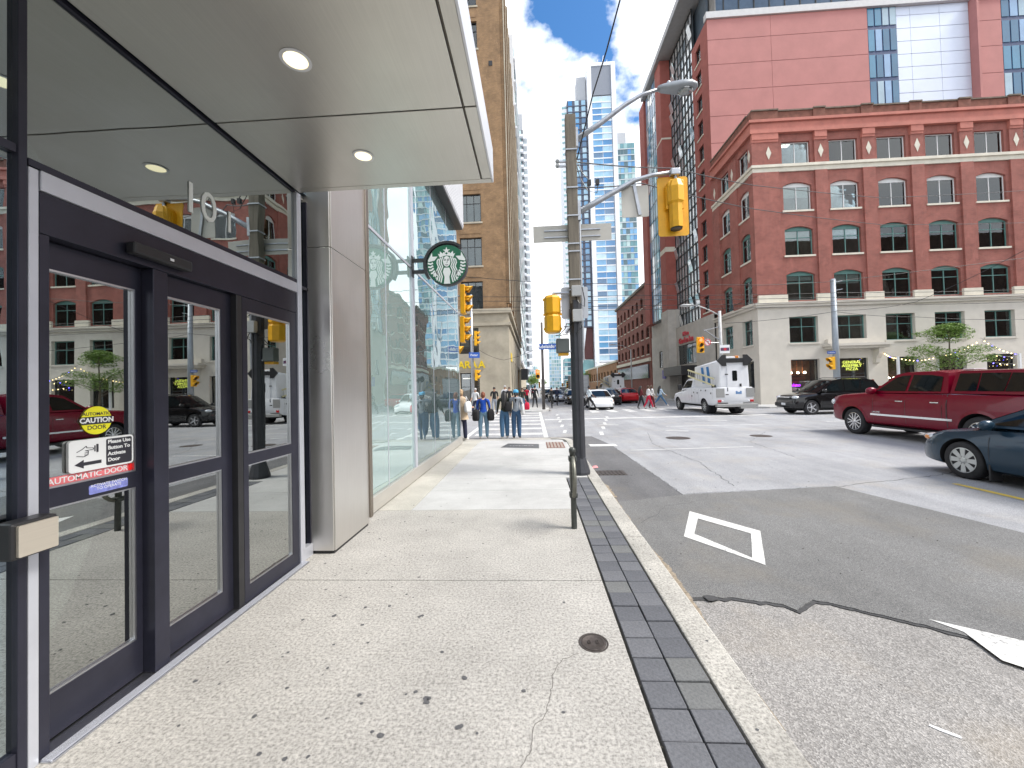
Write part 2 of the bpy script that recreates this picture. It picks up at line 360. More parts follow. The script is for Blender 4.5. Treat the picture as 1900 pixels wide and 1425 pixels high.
for x, y in ((1.5, 18.2), (2.9, 18.2), (4.9, 15.4), (8.1, 19.2), (12.6, 15.2), (14.5, 18.7), (18, 19.5)):
    for s in (-1, 1): b.quad((x, y, ZR+.0085), (x+.1, y+.12, ZR+.0085), (x+.9, y+.12+s*.35, ZR+.0085), (x+.8, y+s*.35, ZR+.0085))
for k in range(14): b.quad((7.6, 31+k*9, ZR+.0085), (7.72, 31+k*9, ZR+.0085), (7.72, 35+k*9, ZR+.0085), (7.6, 35+k*9, ZR+.0085))
tag(b.build('guide_dashes', paint_w2), kind='structure')
# ---- near sidewalk
dirt = mat('joint_dirt', (.10, .095, .08), .95, 0, .3, 20)
sw = sheet('sidewalk', [(-2.9, -12), (.965, -12), (.965, 12.4), (-14, 12.4), (-14, 12.2), (-2.9, 12.2)], -.035, dirt, .11)
def slab(x0, x1, y0, y1, m, z=0., g=.005, parent=sw, z1=None):
    b = MB(); z1 = z if z1 is None else z1
    c = [(x0+g, y0+g), (x1-g, y0+g), (x1-g, y1-g), (x0+g, y1-g)]; zz = [z, z, z1, z1]; t = .09
    b.add([(x, y, q-t) for (x, y), q in zip(c, zz)]+[(x, y, q) for (x, y), q in zip(c, zz)],
          [[0,3,2,1],[4,5,6,7],[0,1,5,4],[1,2,6,5],[2,3,7,6],[3,0,4,7]])
    return b.build('slab', m, parent, bevel=.004)
for y0, y1 in ((-12, -8.2), (-8.2, -5.3), (-5.3, -2.4), (-2.4, .5), (.5, 3.5), (3.5, 5.52)): slab(-2.6, .555, y0, y1, conc_old)
for y0, y1 in ((5.52, 7.7), (7.7, 9.8), (9.8, 12.0)):
    slab(-2.6, -1.78, y0, y1, conc_strip)
for y0, y1 in ((5.52, 6.55), (6.55, 7.42)): slab(-1.78, .555, y0, y1, conc_new)
for y0, y1 in ((7.42, 8.6), (8.6, 9.75), (9.75, 10.9), (10.9, 12.1)): slab(-1.78, .965, y0, y1, conc_new)
slab(-1.78, .9, 12.1, 13.3, conc_new, 0, z1=-.075); slab(-2.6, -1.78, 12.0, 13.3, conc_strip, 0, z1=-.075)
for k in range(5): slab(-2.6-2.2*(k+1), -2.6-2.2*k, 12.2, 13.6, conc_new, -.012)
slab(-2.4, .55, 13.3, 13.88, conc_kerb, -.075, z1=-.09)
# pavers
pv = [concrete('paver_%d' % i, c, False, 0, .18, .8, .35) for i, c in enumerate(((.17, .175, .19), (.15, .155, .17), (.185, .19, .19), (.135, .14, .155)))]
ps = sheet('paver_strip', rect(.556, .966, -12, 7.42), -.03, dirt, .06)
px0, pw, pl = .564, .1985, .1935
pmesh = []
for k in range(4):
    q = MB().box(-pw/2+.004, pw/2-.004, -pl/2+.004, pl/2-.004, -.05, 0).mesh('paver', pv[k])
    bm = bmesh.new(); bm.from_mesh(q); bmesh.ops.bevel(bm, geom=bm.edges[:], offset=.004, segments=1, affect='EDGES'); bm.to_mesh(q); bm.free(); pmesh.append(q)
n_p = 0; y = 7.36-pl/2
while y > 0.9:
    for c in (0, 1):
        o = obj('paver', random.choice(pmesh), ps, (px0+pw/2+c*pw, y, .002+random.uniform(-.004, .003)))
        o.rotation_euler = (random.uniform(-.008, .008), random.uniform(-.008, .008), random.uniform(-.008, .008)); n_p += 1
    y -= pl
kb = tag(obj('kerb', None), kind='structure')
for k in range(9):
    y0 = -12+2.75*k; y1 = min(y0+2.75, 12.5)
    MB().box(.972, 1.175+.004*(k % 2), y0+.004, y1-.004, -.25, .002).build('kerb_section', conc_kerb, kb, bevel=.012)
arc = [(1.175, 12.5), (1.16, 12.9), (1.06, 13.3), (.85, 13.62), (.55, 13.85)]; arci = [(.972, 12.5), (.95, 12.85), (.87, 13.1), (.72, 13.35), (.5, 13.5)]
b = MB()
for i in range(4):
    z0, z1 = -.018*i, -.018*(i+1); A, B, C, D = arci[i], arc[i], arc[i+1], arci[i+1]
    b.add([(*A, -.25), (*B, -.25), (*C, -.25), (*D, -.25), (*A, z0), (*B, z0), (*C, z1), (*D, z1)], [[0,3,2,1],[4,5,6,7],[0,1,5,4],[1,2,6,5],[2,3,7,6],[3,0,4,7]])
b.build('kerb_section', conc_kerb, kb)
MB().box(-14, -2.4, 13.62, 13.88, -.25, -.01).build('kerb_section', conc_kerb, kb, bevel=.01)
# far sidewalks
fsw = sheet('far_left_sidewalk', [(-50, 28.4), (-.2, 28.4), (.6, 28.7), (1.0, 29.5), (1.17, 31), (1.17, 320), (-2.3, 320), (-50, 320)], .0, conc_new, .2)
sheet('far_right_sidewalk', [(14.4, 300), (14.4, 29), (14.7, 27.8), (15.6, 27.0), (70, 27.0), (70, 300)], .0, conc_new, .2)
# gum and grime spots
b = MB(); random.seed(11)
def blob(x, y, r, z, e=1.0):
    n = random.choice((6, 7, 8)); a0 = random.random()*6
    b.poly([(x+r*random.uniform(.7, 1.15)*math.cos(a0+2*math.pi*i/n), y+e*r*random.uniform(.7, 1.15)*math.sin(a0+2*math.pi*i/n), z) for i in range(n)])
for k in range(150):
    x, y = random.uniform(-2.2, .5), random.uniform(1.2, 5.4) if k < 120 else random.uniform(5.6, 11)
    if k < 55: x = random.uniform(-2.1, -1.0)
    blob(x, y, random.choice((.007, .009, .011, .014)), .0016)
for p in ((793, 1297), (790, 1303), (852, 1350), (706, 1367), (863, 1258), (620, 1142), (780, 1144)):
    q = at(*p, 'z', 0)
    for k in range(3): blob(q.x+random.uniform(-.012, .012), q.y+random.uniform(-.012, .012), .015, .0018+.0002*k)
for k in range(26): blob(random.uniform(.99, 1.16), random.uniform(1.6, 8), .010, .0036)
tag(b.build('gum_spots', mat('old_gum', (.10, .10, .105), .85, 0, .3, 60)), 'dark chewing gum spots trodden into the concrete sidewalk', 'gum', kind='stuff')
# hairline crack
cp = [at(*p, 'z', .0014) for p in ((964, 1425), (985, 1392), (990, 1350), (1010, 1330), (1022, 1290), (1026, 1250), (1045, 1222), (1075, 1212))]
b = MB(); cpr = ragged([(p.x, p.y) for p in cp], .02, .006)
for p, q in zip(cpr, cpr[1:]):
    d = Vector((q[0]-p[0], q[1]-p[1])).orthogonal().normalized()*.0016; b.quad((p[0]-d.x, p[1]-d.y, .0014), (q[0]-d.x, q[1]-d.y, .0014), (q[0]+d.x, q[1]+d.y, .0014), (p[0]+d.x, p[1]+d.y, .0014))
tag(b.build('crack', mat('crack_dark', (.12, .11, .10), .95, 0, 0)), kind='structure')
# sand and grit lying in the gutter
b = MB(); random.seed(13); yy = 1.2
while yy < 8.6:
    st = random.uniform(.05, .16); wd = .035+.05*max(0, math.sin(yy*2.1))+random.uniform(0, .03)
    b.quad((1.172, yy, ZR+.0172), (1.178+wd, yy+random.uniform(-.01, .01), ZR+.0172), (1.178+wd*random.uniform(.6, 1.2), yy+st, ZR+.0172), (1.172, yy+st, ZR+.0172)); yy += st
tag(b.build('gutter_grit', mat('gutter_sand', (.30, .25, .19), .95, 0, .4, 35, .4, 120)), 'sandy grit collected in the gutter along the kerb', 'grit', kind='stuff')
# tar-filled seams and cracks in the road
b = MB(); random.seed(9)
for pl_, w_, z in (([(2.36, 6.5), (2.34, 8.5), (2.30, 10.2), (2.27, 12.0)], .006, .0062), ([(2.4, 6.52), (3.6, 6.7), (5.0, 6.9)], .006, .0155), ([(5.0, 6.9), (7.2, 7.6), (9.5, 8.6), (13, 9.0)], .008, .0062), ([(3.4, 7.0), (3.7, 9.2), (3.5, 12), (4.2, 15)], .006, .0062), ([(6, 9.2), (6.4, 12.2), (8.2, 14.5)], .006, .0062), ([(8.5, 15), (13, 16), (18, 15.7)], .010, .0062), ([(3, 18), (7, 18.8), (12, 19.2)], .012, .0062), ([(1.35, 5.2), (1.9, 5.9), (2.6, 6.2)], .003, .0155)):
    q_ = ragged(pl_, .12, .03)
    for p, q in zip(q_, q_[1:]):
        d = Vector((q[0]-p[0], q[1]-p[1])).orthogonal().normalized()*w_*random.uniform(.5, 1.4); b.quad((p[0]-d.x, p[1]-d.y, ZR+z), (q[0]-d.x, q[1]-d.y, ZR+z), (q[0]+d.x, q[1]+d.y, ZR+z), (p[0]+d.x, p[1]+d.y, ZR+z))
tag(b.build('road_cracks', mat('tar', (.07, .07, .072), .8, 0, .2, 30)), kind='structure')
# covers
iron = mat('cast_iron', (.10, .085, .078), .6, .6, .3, 25, .3, 90)
t = thing('valve_cover', 'small round brown iron valve cover set in the concrete sidewalk', 'cover', (.35, 2.66, 0))
MB().lathe([(.098, -.02), (.098, .003), (.086, .003), (.084, -.004)], n=28).build('rim', iron, t, auto=40)
MB().lathe([(.082, -.02), (.082, .004), (.070, .005), (.066, .002)], n=28).build('lid', iron, t, auto=40)
for sx in (-.028, .028): text('letter', 'B', .05, iron, (sx, 0, .004), 'z', t, .003)
t = thing('manhole_cover', 'dark round manhole cover in the light asphalt of the intersection', 'manhole', (*at(1258, 813, 'z', ZR).xy, ZR+.006), group='manhole covers')
MB().lathe([(.38, -.01), (.38, .003), (.34, .004), (.33, .001)], n=28).build('rim', iron, t); MB().lathe([(.325, -.01), (.325, .004), (.30, .004)], n=28).build('lid', iron, t)
t2 = copy_tree(t); t2.location = (*at(1412, 809, 'z', ZR).xy, ZR+.006); t2['label'] = 'second manhole cover, in the asphalt in front of the red pickup'; t2.scale = (.85, .85, 1)
t = thing('utility_hatch', 'dark rectangular steel utility hatch flush in the pale sidewalk behind the pedestrians', 'hatch', (0, 0, 0))
hx = [(-.82, 11.97), (.11, 11.75), (.10, 10.95), (-.99, 11.2)]
MB().prism(hx, 'z', -.02, .004).build('plate', mat('hatch_steel', (.14, .145, .15), .55, .5, .3, 14, .3, 60), t)
text('lettering', 'HYDRO', .2, greyp, (-.4, 11.45, .006), 'z', t, .001)
t = thing('tactile_plate', 'rust brown ribbed tactile warning plate set beside the kerb', 'tactile plate', (.56, 12.1, 0))
tp = mat('tactile_rust', (.21, .10, .075), .8, .1, .3, 20)
MB().box(-.24, .27, -1.15, .0, -.02, .004).build('plate', tp, t)
for i in range(9):
    for j in range(5): MB().box(-.21+.095*j, -.15+.095*j, -1.1+.12*i, -1.02+.12*i, .004, .012).build('rib', mat('tactile_light', (.42, .36, .32), .8, 0, .2, 20), t)
t = thing('catch_basin', 'grated iron catch basin in the gutter beside the utility pole', 'grate', (1.52, 8.18, ZR+.0045))
MB().box(-.30, .30, -.22, .22, -.03, .004).build('frame', iron, t)
for i in range(7): MB().box(-.27+.08*i, -.235+.08*i, -.19, .19, .004, .012).build('bar', iron, t)
pk = at(1104, 868, 'z', ZR+.01); tag(MB().add([(pk.x-.06, pk.y-.05, pk.z), (pk.x+.07, pk.y-.03, pk.z+.01), (pk.x+.05, pk.y+.06, pk.z+.035), (pk.x-.05, pk.y+.05, pk.z+.03), (pk.x, pk.y, pk.z+.05)], [[0,1,4],[1,2,4],[2,3,4],[3,0,4],[3,2,1,0]]).build('crumpled_paper', mat('pink_paper', (.75, .32, .33), .8, 0, .1)), 'crumpled pink paper lying by the gutter grate', 'litter')
q = at(1751, 1356, 'z', ZR+.003); tag(MB().prism([(q.x-.045, q.y+.03), (q.x-.03, q.y+.035), (q.x+.05, q.y-.03), (q.x+.04, q.y-.045), (q.x-.02, q.y+.0)], 'z', ZR+.001, ZR+.005).build('paper_scrap', white_p), 'narrow white paper scrap lying on the coarse asphalt', 'litter')
q = at(1318, 1113, 'z', ZR); b = MB(); blob(q.x, q.y, .062, ZR+.0185, .9); tag(b.build('tar_plug', as_edge), kind='structure')
b = MB(); random.seed(5)
for k in range(90):
    x, y = random.uniform(1.25, 5), random.uniform(2.2, 9); r = random.uniform(.004, .010); b.ball((x, y, ZR+.016), r, r*.8, r*.6, 5, 3)
for k in range(26): blob(random.uniform(1.3, 2.1), random.uniform(8.5, 12), .03, ZR+.0065, .5)
tag(b.build('road_debris', mat('debris', (.16, .15, .14), .9, 0, .4, 40)), 'scattered grit and small debris lying on the asphalt', 'debris', kind='stuff')
# ================================================================== NEAR LEFT: STOREFRONT 101
def brushed(name, col, rough=.3, axis=(1, 1, 60), var=.1, metal=1.):
    m, n, b = nodes(name); t = n.nodes.new('ShaderNodeTexCoord'); q = n.nodes.new('ShaderNodeMapping'); q.inputs['Scale'].default_value = axis
    L(n, t.outputs['Object'], q.inputs[0]); f = noise(n, 2.2, 6, .6, vec=q.outputs[0]); f2 = noise(n, .8, 5, .6)
    c = mixc(n, ramp(n, f, [(.3, 0.), (.7, 1.)]), [x*(1-var) for x in col], [x*(1+var*.6) for x in col])
    c = mixc(n, ramp(n, f2, [(.35, 0.), (.75, .35)]), c, [x*.8 for x in col])
    L(n, c, b.inputs['Base Color']); b.inputs['Metallic'].default_value = metal
    L(n, ramp(n, f2, [(.3, rough*.8), (.7, rough*1.3)]), b.inputs['Roughness'])
    bump(n, b, f, .04, .004); MAT[name] = m; return m
def film_glass(name, col, k):
    """pane with a pale translucent film behind the mirror coat"""
    m = glass(name, (.70, .90, .88), .36, gtint=(.90, 1, .99), wave=.16, wscale=.9); n = m.node_tree
    mx1 = [q for q in n.nodes if q.type == 'MIX_SHADER'][0]; d = n.nodes.new('ShaderNodeBsdfDiffuse'); d.inputs[0].default_value = (*col, 1)
    m2 = n.nodes.new('ShaderNodeMixShader'); m2.inputs[0].default_value = k; t_ = [q for q in n.nodes if q.type == 'BSDF_TRANSPARENT'][0]
    L(n, t_.outputs[0], m2.inputs[1]); L(n, d.outputs[0], m2.inputs[2]); L(n, m2.outputs[0], mx1.inputs[1]); return m
soff = brushed('soffit_steel', (.66, .64, .59), .36, (60, 1, 1), .05, .85)
colm = brushed('column_steel', (.70, .68, .65), .34, (1, 40, 1), .05, .9)
finm = brushed('fin_steel', (.30, .26, .22), .4, (1, 1, 30), .1, .9)
g_door = glass('door_glass', (.50, .55, .53), .42, gtint=(.96, 1, .98), wave=.03, wscale=.8)
g_tran = glass('transom_glass', (.45, .52, .52), .40, gtint=(.9, .98, .97), wave=.06, wscale=1.2)
g_left = glass('left_glass', (.30, .42, .50), .45, gtint=(.82, .95, 1), wave=.05)
film = film_glass('film_glass', (.50, .68, .66), .55)
film2 = film_glass('film_glass_light', (.42, .58, .60), .22)
g_shop = glass('shop_glass', (.70, .90, .88), .40, gtint=(.90, 1, .99), wave=.18, wscale=.9)
lobby_m = mat('lobby_wall', (.16, .16, .155), .7, 0, .2, 1)
bld = thing('storefront_building', 'glass and brushed steel storefront building numbered 101 with a metal entrance canopy', 'building', (-2.35, 0, 0))
bld.location = (0, 0, 0)
XD = -2.35
# shell
b = MB()
b.box(-9, -2.52, -12, -11.8, 0, 3.8); b.box(-9, -8.8, -11.8, 4.6, 0, 3.8); b.box(-8.8, -2.52, 4.35, 4.5, 0, 3.8)
b.build('lobby_wall', lobby_m, bld)
MB().box(-8.8, -2.40, -11.8, 4.35, -.02, .006).build('lobby_floor', mat('lobby_floor', (.17, .165, .155), .35, 0, .2, 2), bld)
MB().box(-8.8, -2.42, -11.8, 4.35, 3.76, 3.8).build('lobby_ceiling', mat('lobby_ceiling', (.42, .42, .40), .7, 0, .1, 2), bld)
p = at(240, 310, 'z', 3.74); MB().lathe([(.09, 0), (.09, .02), (.0, .021)], (p.x, p.y, 3.735), n=20).build('lobby_downlight', emit('warm_lamp', (1, .62, .12), 9), bld)
MB().box(-5.6, -5.2, -2.0, 4.3, .01, 3.7).build('lobby_wall', mat('lobby_wall2', (.10, .10, .10), .5, 0, .2, 1), bld)
# upper storeys
b = MB(); b.box(-14, -2.30, -12, 12.0, 6.75, 15); b.build('upper_wall', mat('upper_cladding', (.34, .36, .38), .4, .5, .1, 1), bld)
b = MB(); b.box(-9, -2.38, -12, 4.9, 3.81, 6.74); b.build('upper_glazing', mat('upper_glass', (.06, .09, .11), .06, 0, .1, 1, spec=.8), bld)
vol = MB().box(-2.29, -2.06, 5.2, 12.0, 6.655, 12).build('projecting_band', mat('white_cladding', (.66, .67, .70), .45, .2, .04, 3), bld)
for k in range(24): MB().box(-2.06, -2.045, 5.2, 12.0, 6.70+.1*k, 6.78+.1*k).build('rib', MAT['white_cladding'], vol)
MB().box(-2.285, -2.075, 5.2, 11.95, 6.60, 6.652).build('band_soffit', black, bld)
# glass and mullions left of the door
lg = MB().box(-2.385, -2.375, -12, 1.665, .12, 2.84).build('window_pane', g_left, bld)
MB().box(-2.385, -2.375, -12, 1.665, 2.88, 3.72).build('window_pane', g_left, bld)
for y0, y1, m_, z1 in ((1.665, 1.70, dark_frame, 3.73), (1.702, 1.742, alu_lt, 2.80), (-.2, -.14, dark_frame, 3.73), (-2.4, -2.34, dark_frame, 3.73)):
    MB().box(-2.43, -2.345, y0, y1, 0, z1).build('mullion', m_, bld, bevel=.004)
for z0, z1 in ((0, .12), (2.84, 2.88)): MB().box(-2.42, -2.352, -12, 1.664, z0, z1).build('mullion', dark_frame, bld)
# transom
MB().box(-2.378, -2.366, 1.704, 3.80, 2.84, 3.72).build('transom_pane', g_tran, bld)
MB().box(-2.41, -2.344, 1.702, 3.80, 2.805, 2.838).build('mullion', dark_frame, bld)
MB().box(-2.43, -2.338, 1.745, 3.80, 2.705, 2.802).build('header_band', alu_lt, bld, bevel=.004)
MB().box(-2.52, -2.349, 1.745, 3.80, 2.50, 2.702).build('door_header', dark_frame, bld, bevel=.003)
MB().box(-2.52, -2.35, 1.745, 1.787, 0.012, 2.498).build('door_jamb', dark_frame, bld, bevel=.003)
MB().box(-2.41, -2.35, 1.704, 3.80, 3.722, 3.745).build('mullion', dark_frame, bld)
sens = MB().box(-2.345, -2.285, 2.14, 2.53, 2.535, 2.605).build('door_sensor', black, bld, bevel=.012)
MB().box(-2.284, -2.280, 2.36, 2.385, 2.56, 2.575).build('sensor_mark', white_p, sens)
dm = mat('digit_white', (.82, .86, .82), .5, 0, 0)
for s, yy, zz in (('1', 2.60, 3.075), ('0', 2.755, 3.075), ('1', 2.95, 3.05)): text('house_digit', s, .31 if zz > 3.06 else .24, dm, (-2.362, yy, zz), '+x', bld, .003)
def door(y0, y1, x, sl, sr, zt, zm0, zm1, zb, name):
    """framed leaf: stiles, rails and two panes"""
    b = MB(); t = .045
    b.box(x-t, x, y0, y0+sl, .02, 2.495); b.box(x-t, x, y1-sr, y1, .02, 2.495)
    for a, c in ((.02, zb), (zm0, zm1), (zt, 2.495)): b.box(x-t, x, y0+sl, y1-sr, a, c)
    d = b.build(name, dark_frame, bld)
    for a, c in ((zb, zm0), (zm1, zt)):
        MB().box(x-.030, x-.022, y0+sl, y1-sr, a, c).build('glass_pane', g_door, d)
        e = MB(); w_ = .009
        e.box(x-.021, x-.004, y0+sl, y1-sr, a, a+w_); e.box(x-.021, x-.004, y0+sl, y1-sr, c-w_, c); e.box(x-.021, x-.004, y1-sr-w_, y1-sr, a+w_, c-w_)
        e.build('glazing_bead', alu, d)
    return d
d1 = door(1.79, 2.312, -2.43, .006, .035, 2.36, 1.155, 1.25, .235, 'sliding_door')
d2 = door(2.415, 3.0, -2.40, .02, .10, 2.36, 1.13, 1.225, .20, 'sliding_door')
d3 = door(3.062, 3.80, -2.352, .055, .105, 2.385, 1.12, 1.21, .15, 'side_light')
MB().box(-2.52, -2.352, 2.314, 2.412, .013, 2.498).build('door_post', dark_frame, bld, bevel=.003)
MB().box(-2.50, -2.352, 3.002, 3.060, .013, 2.498).build('door_post', black, bld, bevel=.003)
sill = MB().box(-2.55, -2.285, 1.745, 3.86, -.03, .012).build('threshold', alu, bld, bevel=.006)
for k in range(5): MB().box(-2.345+.011*k, -2.340+.011*k, 1.75, 3.85, .012, .016).build('groove', alu_lt, sill)
for k in range(3): MB().lathe([(.008, 0), (.008, .002)], (-2.30, 1.95+.55*k, .012), n=8).build('screw', steel, sill)
# door stickers (plane just in front of the pane of the first leaf)
xs = -2.449
stk_y = mat('sticker_yellow', (.85, .80, .02), .5, 0, 0); stk_r = mat('sticker_red', (.80, .10, .12), .5, 0, 0); stk_k = mat('sticker_black', (.03, .03, .04), .5, 0, 0); stk_w = mat('sticker_white', (.82, .84, .84), .45, 0, 0); stk_b = mat('sticker_blue', (.22, .25, .62), .5, 0, .3, 40)
cy_, cz_ = 2.075, 1.575
MB().lathe([(.078, 0), (.078, .002)], (xs, cy_, cz_), 'x', 32).build('caution_sticker', stk_y, d1)
MB().box(xs+.002, xs+.004, cy_-.076, cy_+.076, cz_-.021, cz_+.021).build('sticker_band', stk_k, d1)
text('lettering', 'AUTOMATIC', .0245, stk_k, (xs+.0025, cy_, cz_+.036), '+x', d1, .0004, bold=.0004)
text('lettering', 'CAUTION', .038, stk_w, (xs+.0045, cy_, cz_+.000), '+x', d1, .0004, bold=.0012)
text('lettering', 'DOOR', .032, stk_k, (xs+.0025, cy_, cz_-.040), '+x', d1, .0004, bold=.0004)
def rrect(y0, y1, z0, z1, r, n=5):
    o = []
    for (cy2, cz2, a0) in ((y1-r, z1-r, 0), (y0+r, z1-r, 90), (y0+r, z0+r, 180), (y1-r, z0+r, 270)):
        o += [(cy2+r*math.cos(R_(a0+90*i/n)), cz2+r*math.sin(R_(a0+90*i/n))) for i in range(n+1)]
    return o
nb = MB().prism(rrect(1.93, 2.262, 1.305, 1.475, .018), 'x', xs, xs+.016).build('notice_box', stk_w, d1)
xb = xs+.0165
MB().prism(rrect(2.110, 2.252, 1.315, 1.465, .01), 'x', xb, xb+.001).build('notice_panel', stk_k, d1)
for i, s in enumerate(('Please Use', 'Button To', 'Activate', 'Door')): text('lettering', s, .029, stk_w, (xb+.0015, 2.118, 1.447-.034*i), '+x', d1, .0004, 'LEFT', .0008)
MB().prism([(1.955, 1.345), (1.998, 1.368), (1.998, 1.354), (2.085, 1.354), (2.085, 1.336), (1.998, 1.336), (1.998, 1.322)], 'x', xb, xb+.001).build('notice_arrow', stk_k, d1)
hand = MB()
for pth in ([(1.965, 1.412), (1.99, 1.424), (2.01, 1.44), (2.013, 1.43), (2.045, 1.426), (2.045, 1.418), (2.005, 1.416)], [(2.005, 1.416), (2.02, 1.412), (2.02, 1.404), (2.003, 1.404)], [(2.02, 1.404), (2.018, 1.392), (2.002, 1.394)], [(2.016, 1.392), (2.0, 1.384), (1.965, 1.392)]):
    for a, c in zip(pth, pth[1:]): hand.bar((xb+.001, *a), (xb+.001, *c), .0022)
hand.bar((xb+.001, 2.052, 1.405), (xb+.001, 2.052, 1.438), .004); hand.bar((xb+.001, 2.064, 1.40), (xb+.001, 2.064, 1.444), .007)
hand.build('notice_hand', stk_k, d1)
MB().prism([(1.80, 1.277), (1.84, 1.302), (2.245, 1.302), (2.245, 1.256), (1.84, 1.256)], 'x', xs, xs+.0015).build('door_band', mat('sticker_pink', (.80, .20, .22), .5, 0, 0), d1)
MB().prism([(2.246, 1.257), (2.246, 1.301), (2.262, 1.303), (2.276, 1.279), (2.262, 1.257)], 'x', xs, xs+.0016).build('band_tip', mat('sticker_tip', (.80, .01, .01), .5, 0, 0), d1)
text('lettering', 'AUTOMATIC DOOR', .043, stk_w, (xs+.002, 2.045, 1.278), '+x', d1, .0004, bold=.0006)
MB().prism(rrect(2.02, 2.225, 1.172, 1.222, .008), 'x', -2.43, -2.4285).build('activate_sticker', stk_b, d1)
text('lettering', 'ACTIVATE SWITCH\nTO OPERATE', .022, stk_w, (-2.428, 2.122, 1.207), '+x', d1, .0003)
# button box on the mullion
bb = MB().box(-2.345, -2.25, 1.575, 1.742, 1.005, 1.165).build('button_box', black, bld, bevel=.01)
MB().prism(rrect(1.592, 1.735, 1.016, 1.152, .006), 'x', -2.25, -2.238).build('push_plate', brushed('plate_steel', (.72, .66, .56), .4, (1, 1, 60), .05, .7), bb)
# strip between doors and column
MB().box(-2.40, -2.335, 3.80+.002, 3.872, 0, 3.73).build('mullion', alu_lt, bld, bevel=.004)
MB().box(-2.43, -2.415, 3.874, 4.048, .12, 3.73).build('window_pane', glass('dark_glass', (.2, .24, .25), .25, gtint=(.8, .9, .9)), bld)
MB().box(-2.46, -2.36, 3.874, 4.048, 0, .12).build('mullion', alu_lt, bld); MB().box(-2.44, -2.375, 3.874, 4.048, 2.78, 2.81).build('mullion', dark_frame, bld)
for y in (3.874, 4.03): MB().box(-2.44, -2.375, y, y+.018, .12, 3.73).build('mullion', dark_frame, bld)
# steel column
cl = MB().box(-2.75, -2.14, 4.07, 4.915, 0, 8.2).build('column', black, bld)
for z0, z1 in ((.035, 3.245), (3.252, 6.6)):
    MB().box(-2.70, -2.137, 4.05, 4.069, z0, z1).build('column_panel', colm, cl, bevel=.004)
    MB().box(-2.139, -2.125, 4.0695, 4.92, z0, z1).build('column_panel', colm, cl, bevel=.003)
MB().box(-2.32, -2.105, 4.925, 5.0, .09, 6.6).build('column_fin', finm, bld, bevel=.004)
# coffee-shop glazing
XG = -2.29
MB().box(-2.36, -2.24, 5.0, 12.1, .02, .235).build('plinth', brushed('plinth_steel', (.58, .56, .52), .45, (1, 1, 30), .08, .6), bld, bevel=.004)
ys = [5.0, 6.05, 7.42, 8.94, 10.56, 12.06]
for i in range(5):
    for z0, z1 in ((.24, 4.02), (4.07, 6.6)):
        MB().box(XG-.012, XG, ys[i]+.012, ys[i+1]-.012, z0, z1).build('window_pane', film if i < 2 else film2, bld)
for y, w_, x1 in ((6.05, .02, .004), (7.42, .13, .03), (8.94, .02, .004), (10.56, .02, .004), (12.06, .03, .004)):
    MB().box(XG-.10, XG+x1, y-w_/2, y+w_/2, .235, 6.6).build('mullion', alu_lt, bld)
MB().box(XG-.10, XG+.012, 5.0, 12.06, 4.025, 4.065).build('mullion', alu_lt, bld)
MB().box(-7, XG-.004, 12.075, 12.087, .24, 6.6).build('window_pane', g_shop, bld)
b = MB(); b.box(-7.2, -7, 5, 12.1, 0, 6.6); b.box(-7, -2.4, 4.93, 5.0, 0, 6.6); b.build('shop_wall', mat('shop_wall', (.32, .36, .35), .8, 0, .15, .7), bld)
MB().box(-7, -2.36, 5, 12.06, -.01, .01).build('shop_floor', mat('shop_floor', (.36, .36, .34), .5, 0, .15, 2), bld)
MB().box(-7, -2.36, 5, 12.06, 6.6, 6.64).build('shop_ceiling', mat('shop_ceiling', (.5, .52, .5), .8, 0, .1, 2), bld)
MB().box(-2.62, -2.60, 5.05, 7.2, .02, 4.0).build('shade_screen', mat('shade_screen', (.50, .58, .56), .9, 0, .06, 1), bld)
MB().box(-5.5, -4.6, 8.5, 11.2, .01, 1.05).build('counter', mat('counter_wood', (.16, .10, .06), .5, 0, .3, 4), bld)
for x, y, z in ((-3.6, 9.1, 2.65), (-3.4, 10.2, 2.6)):
    MB().ball((x, y, z), .11, n=12, k=8).build('pendant_lamp', emit('pendant_glow', (1, .85, .6), 6), bld, True); MB().cyl((x, y, z+.1), (x, y, 6.5), .008, 6).build('pendant_cord', black, bld)
# canopy
cn = MB().box(-2.36, -.365, -3.2, 3.80, 3.775, 4.05).build('canopy', black, bld)
for y0, y1 in ((-3.2, -.1), (-.085, 2.78), (2.795, 3.77)):
    MB().box(-2.33, -.462, y0, y1, 3.735, 3.772).build('soffit_panel', soff, cn, bevel=.003)
    MB().box(-.448, -.362, y0, y1, 3.738, 3.774).build('soffit_trim', soff, cn, bevel=.003)
MB().box(-.456, -.453, -3.2, 3.77, 3.745, 3.76).build('reveal_bead', finm, cn)
MB().box(-2.33, -.362, 3.776, 3.845, 3.735, 3.772).build('soffit_trim', soff, cn, bevel=.003)
MB().box(-.3615, -.345, -3.2, 3.845, 3.735, 4.07).build('fascia', mat('fascia_white', (.74, .76, .80), .3, .3, .03, 3), cn, bevel=.003)
MB().box(-2.35, -.363, 3.802, 3.845, 3.774, 4.07).build('fascia', MAT['fascia_white'], cn)
lampm = emit('downlight_glow', (1, .88, .58), .75)
for x, y in ((-1.40, 2.29), (-1.42, 3.29), (-1.40, .95), (-1.40, -.6)):
    r = MB().lathe([(.088, 0), (.09, -.004), (.070, -.006), (.069, -.001)], (x, y, 3.735), n=32).build('downlight_trim', white_p, cn, auto=50)
    MB().lathe([(.069, -.0025), (.0001, -.003)], (x, y, 3.735), n=28).build('downlight_lens', lampm, cn)
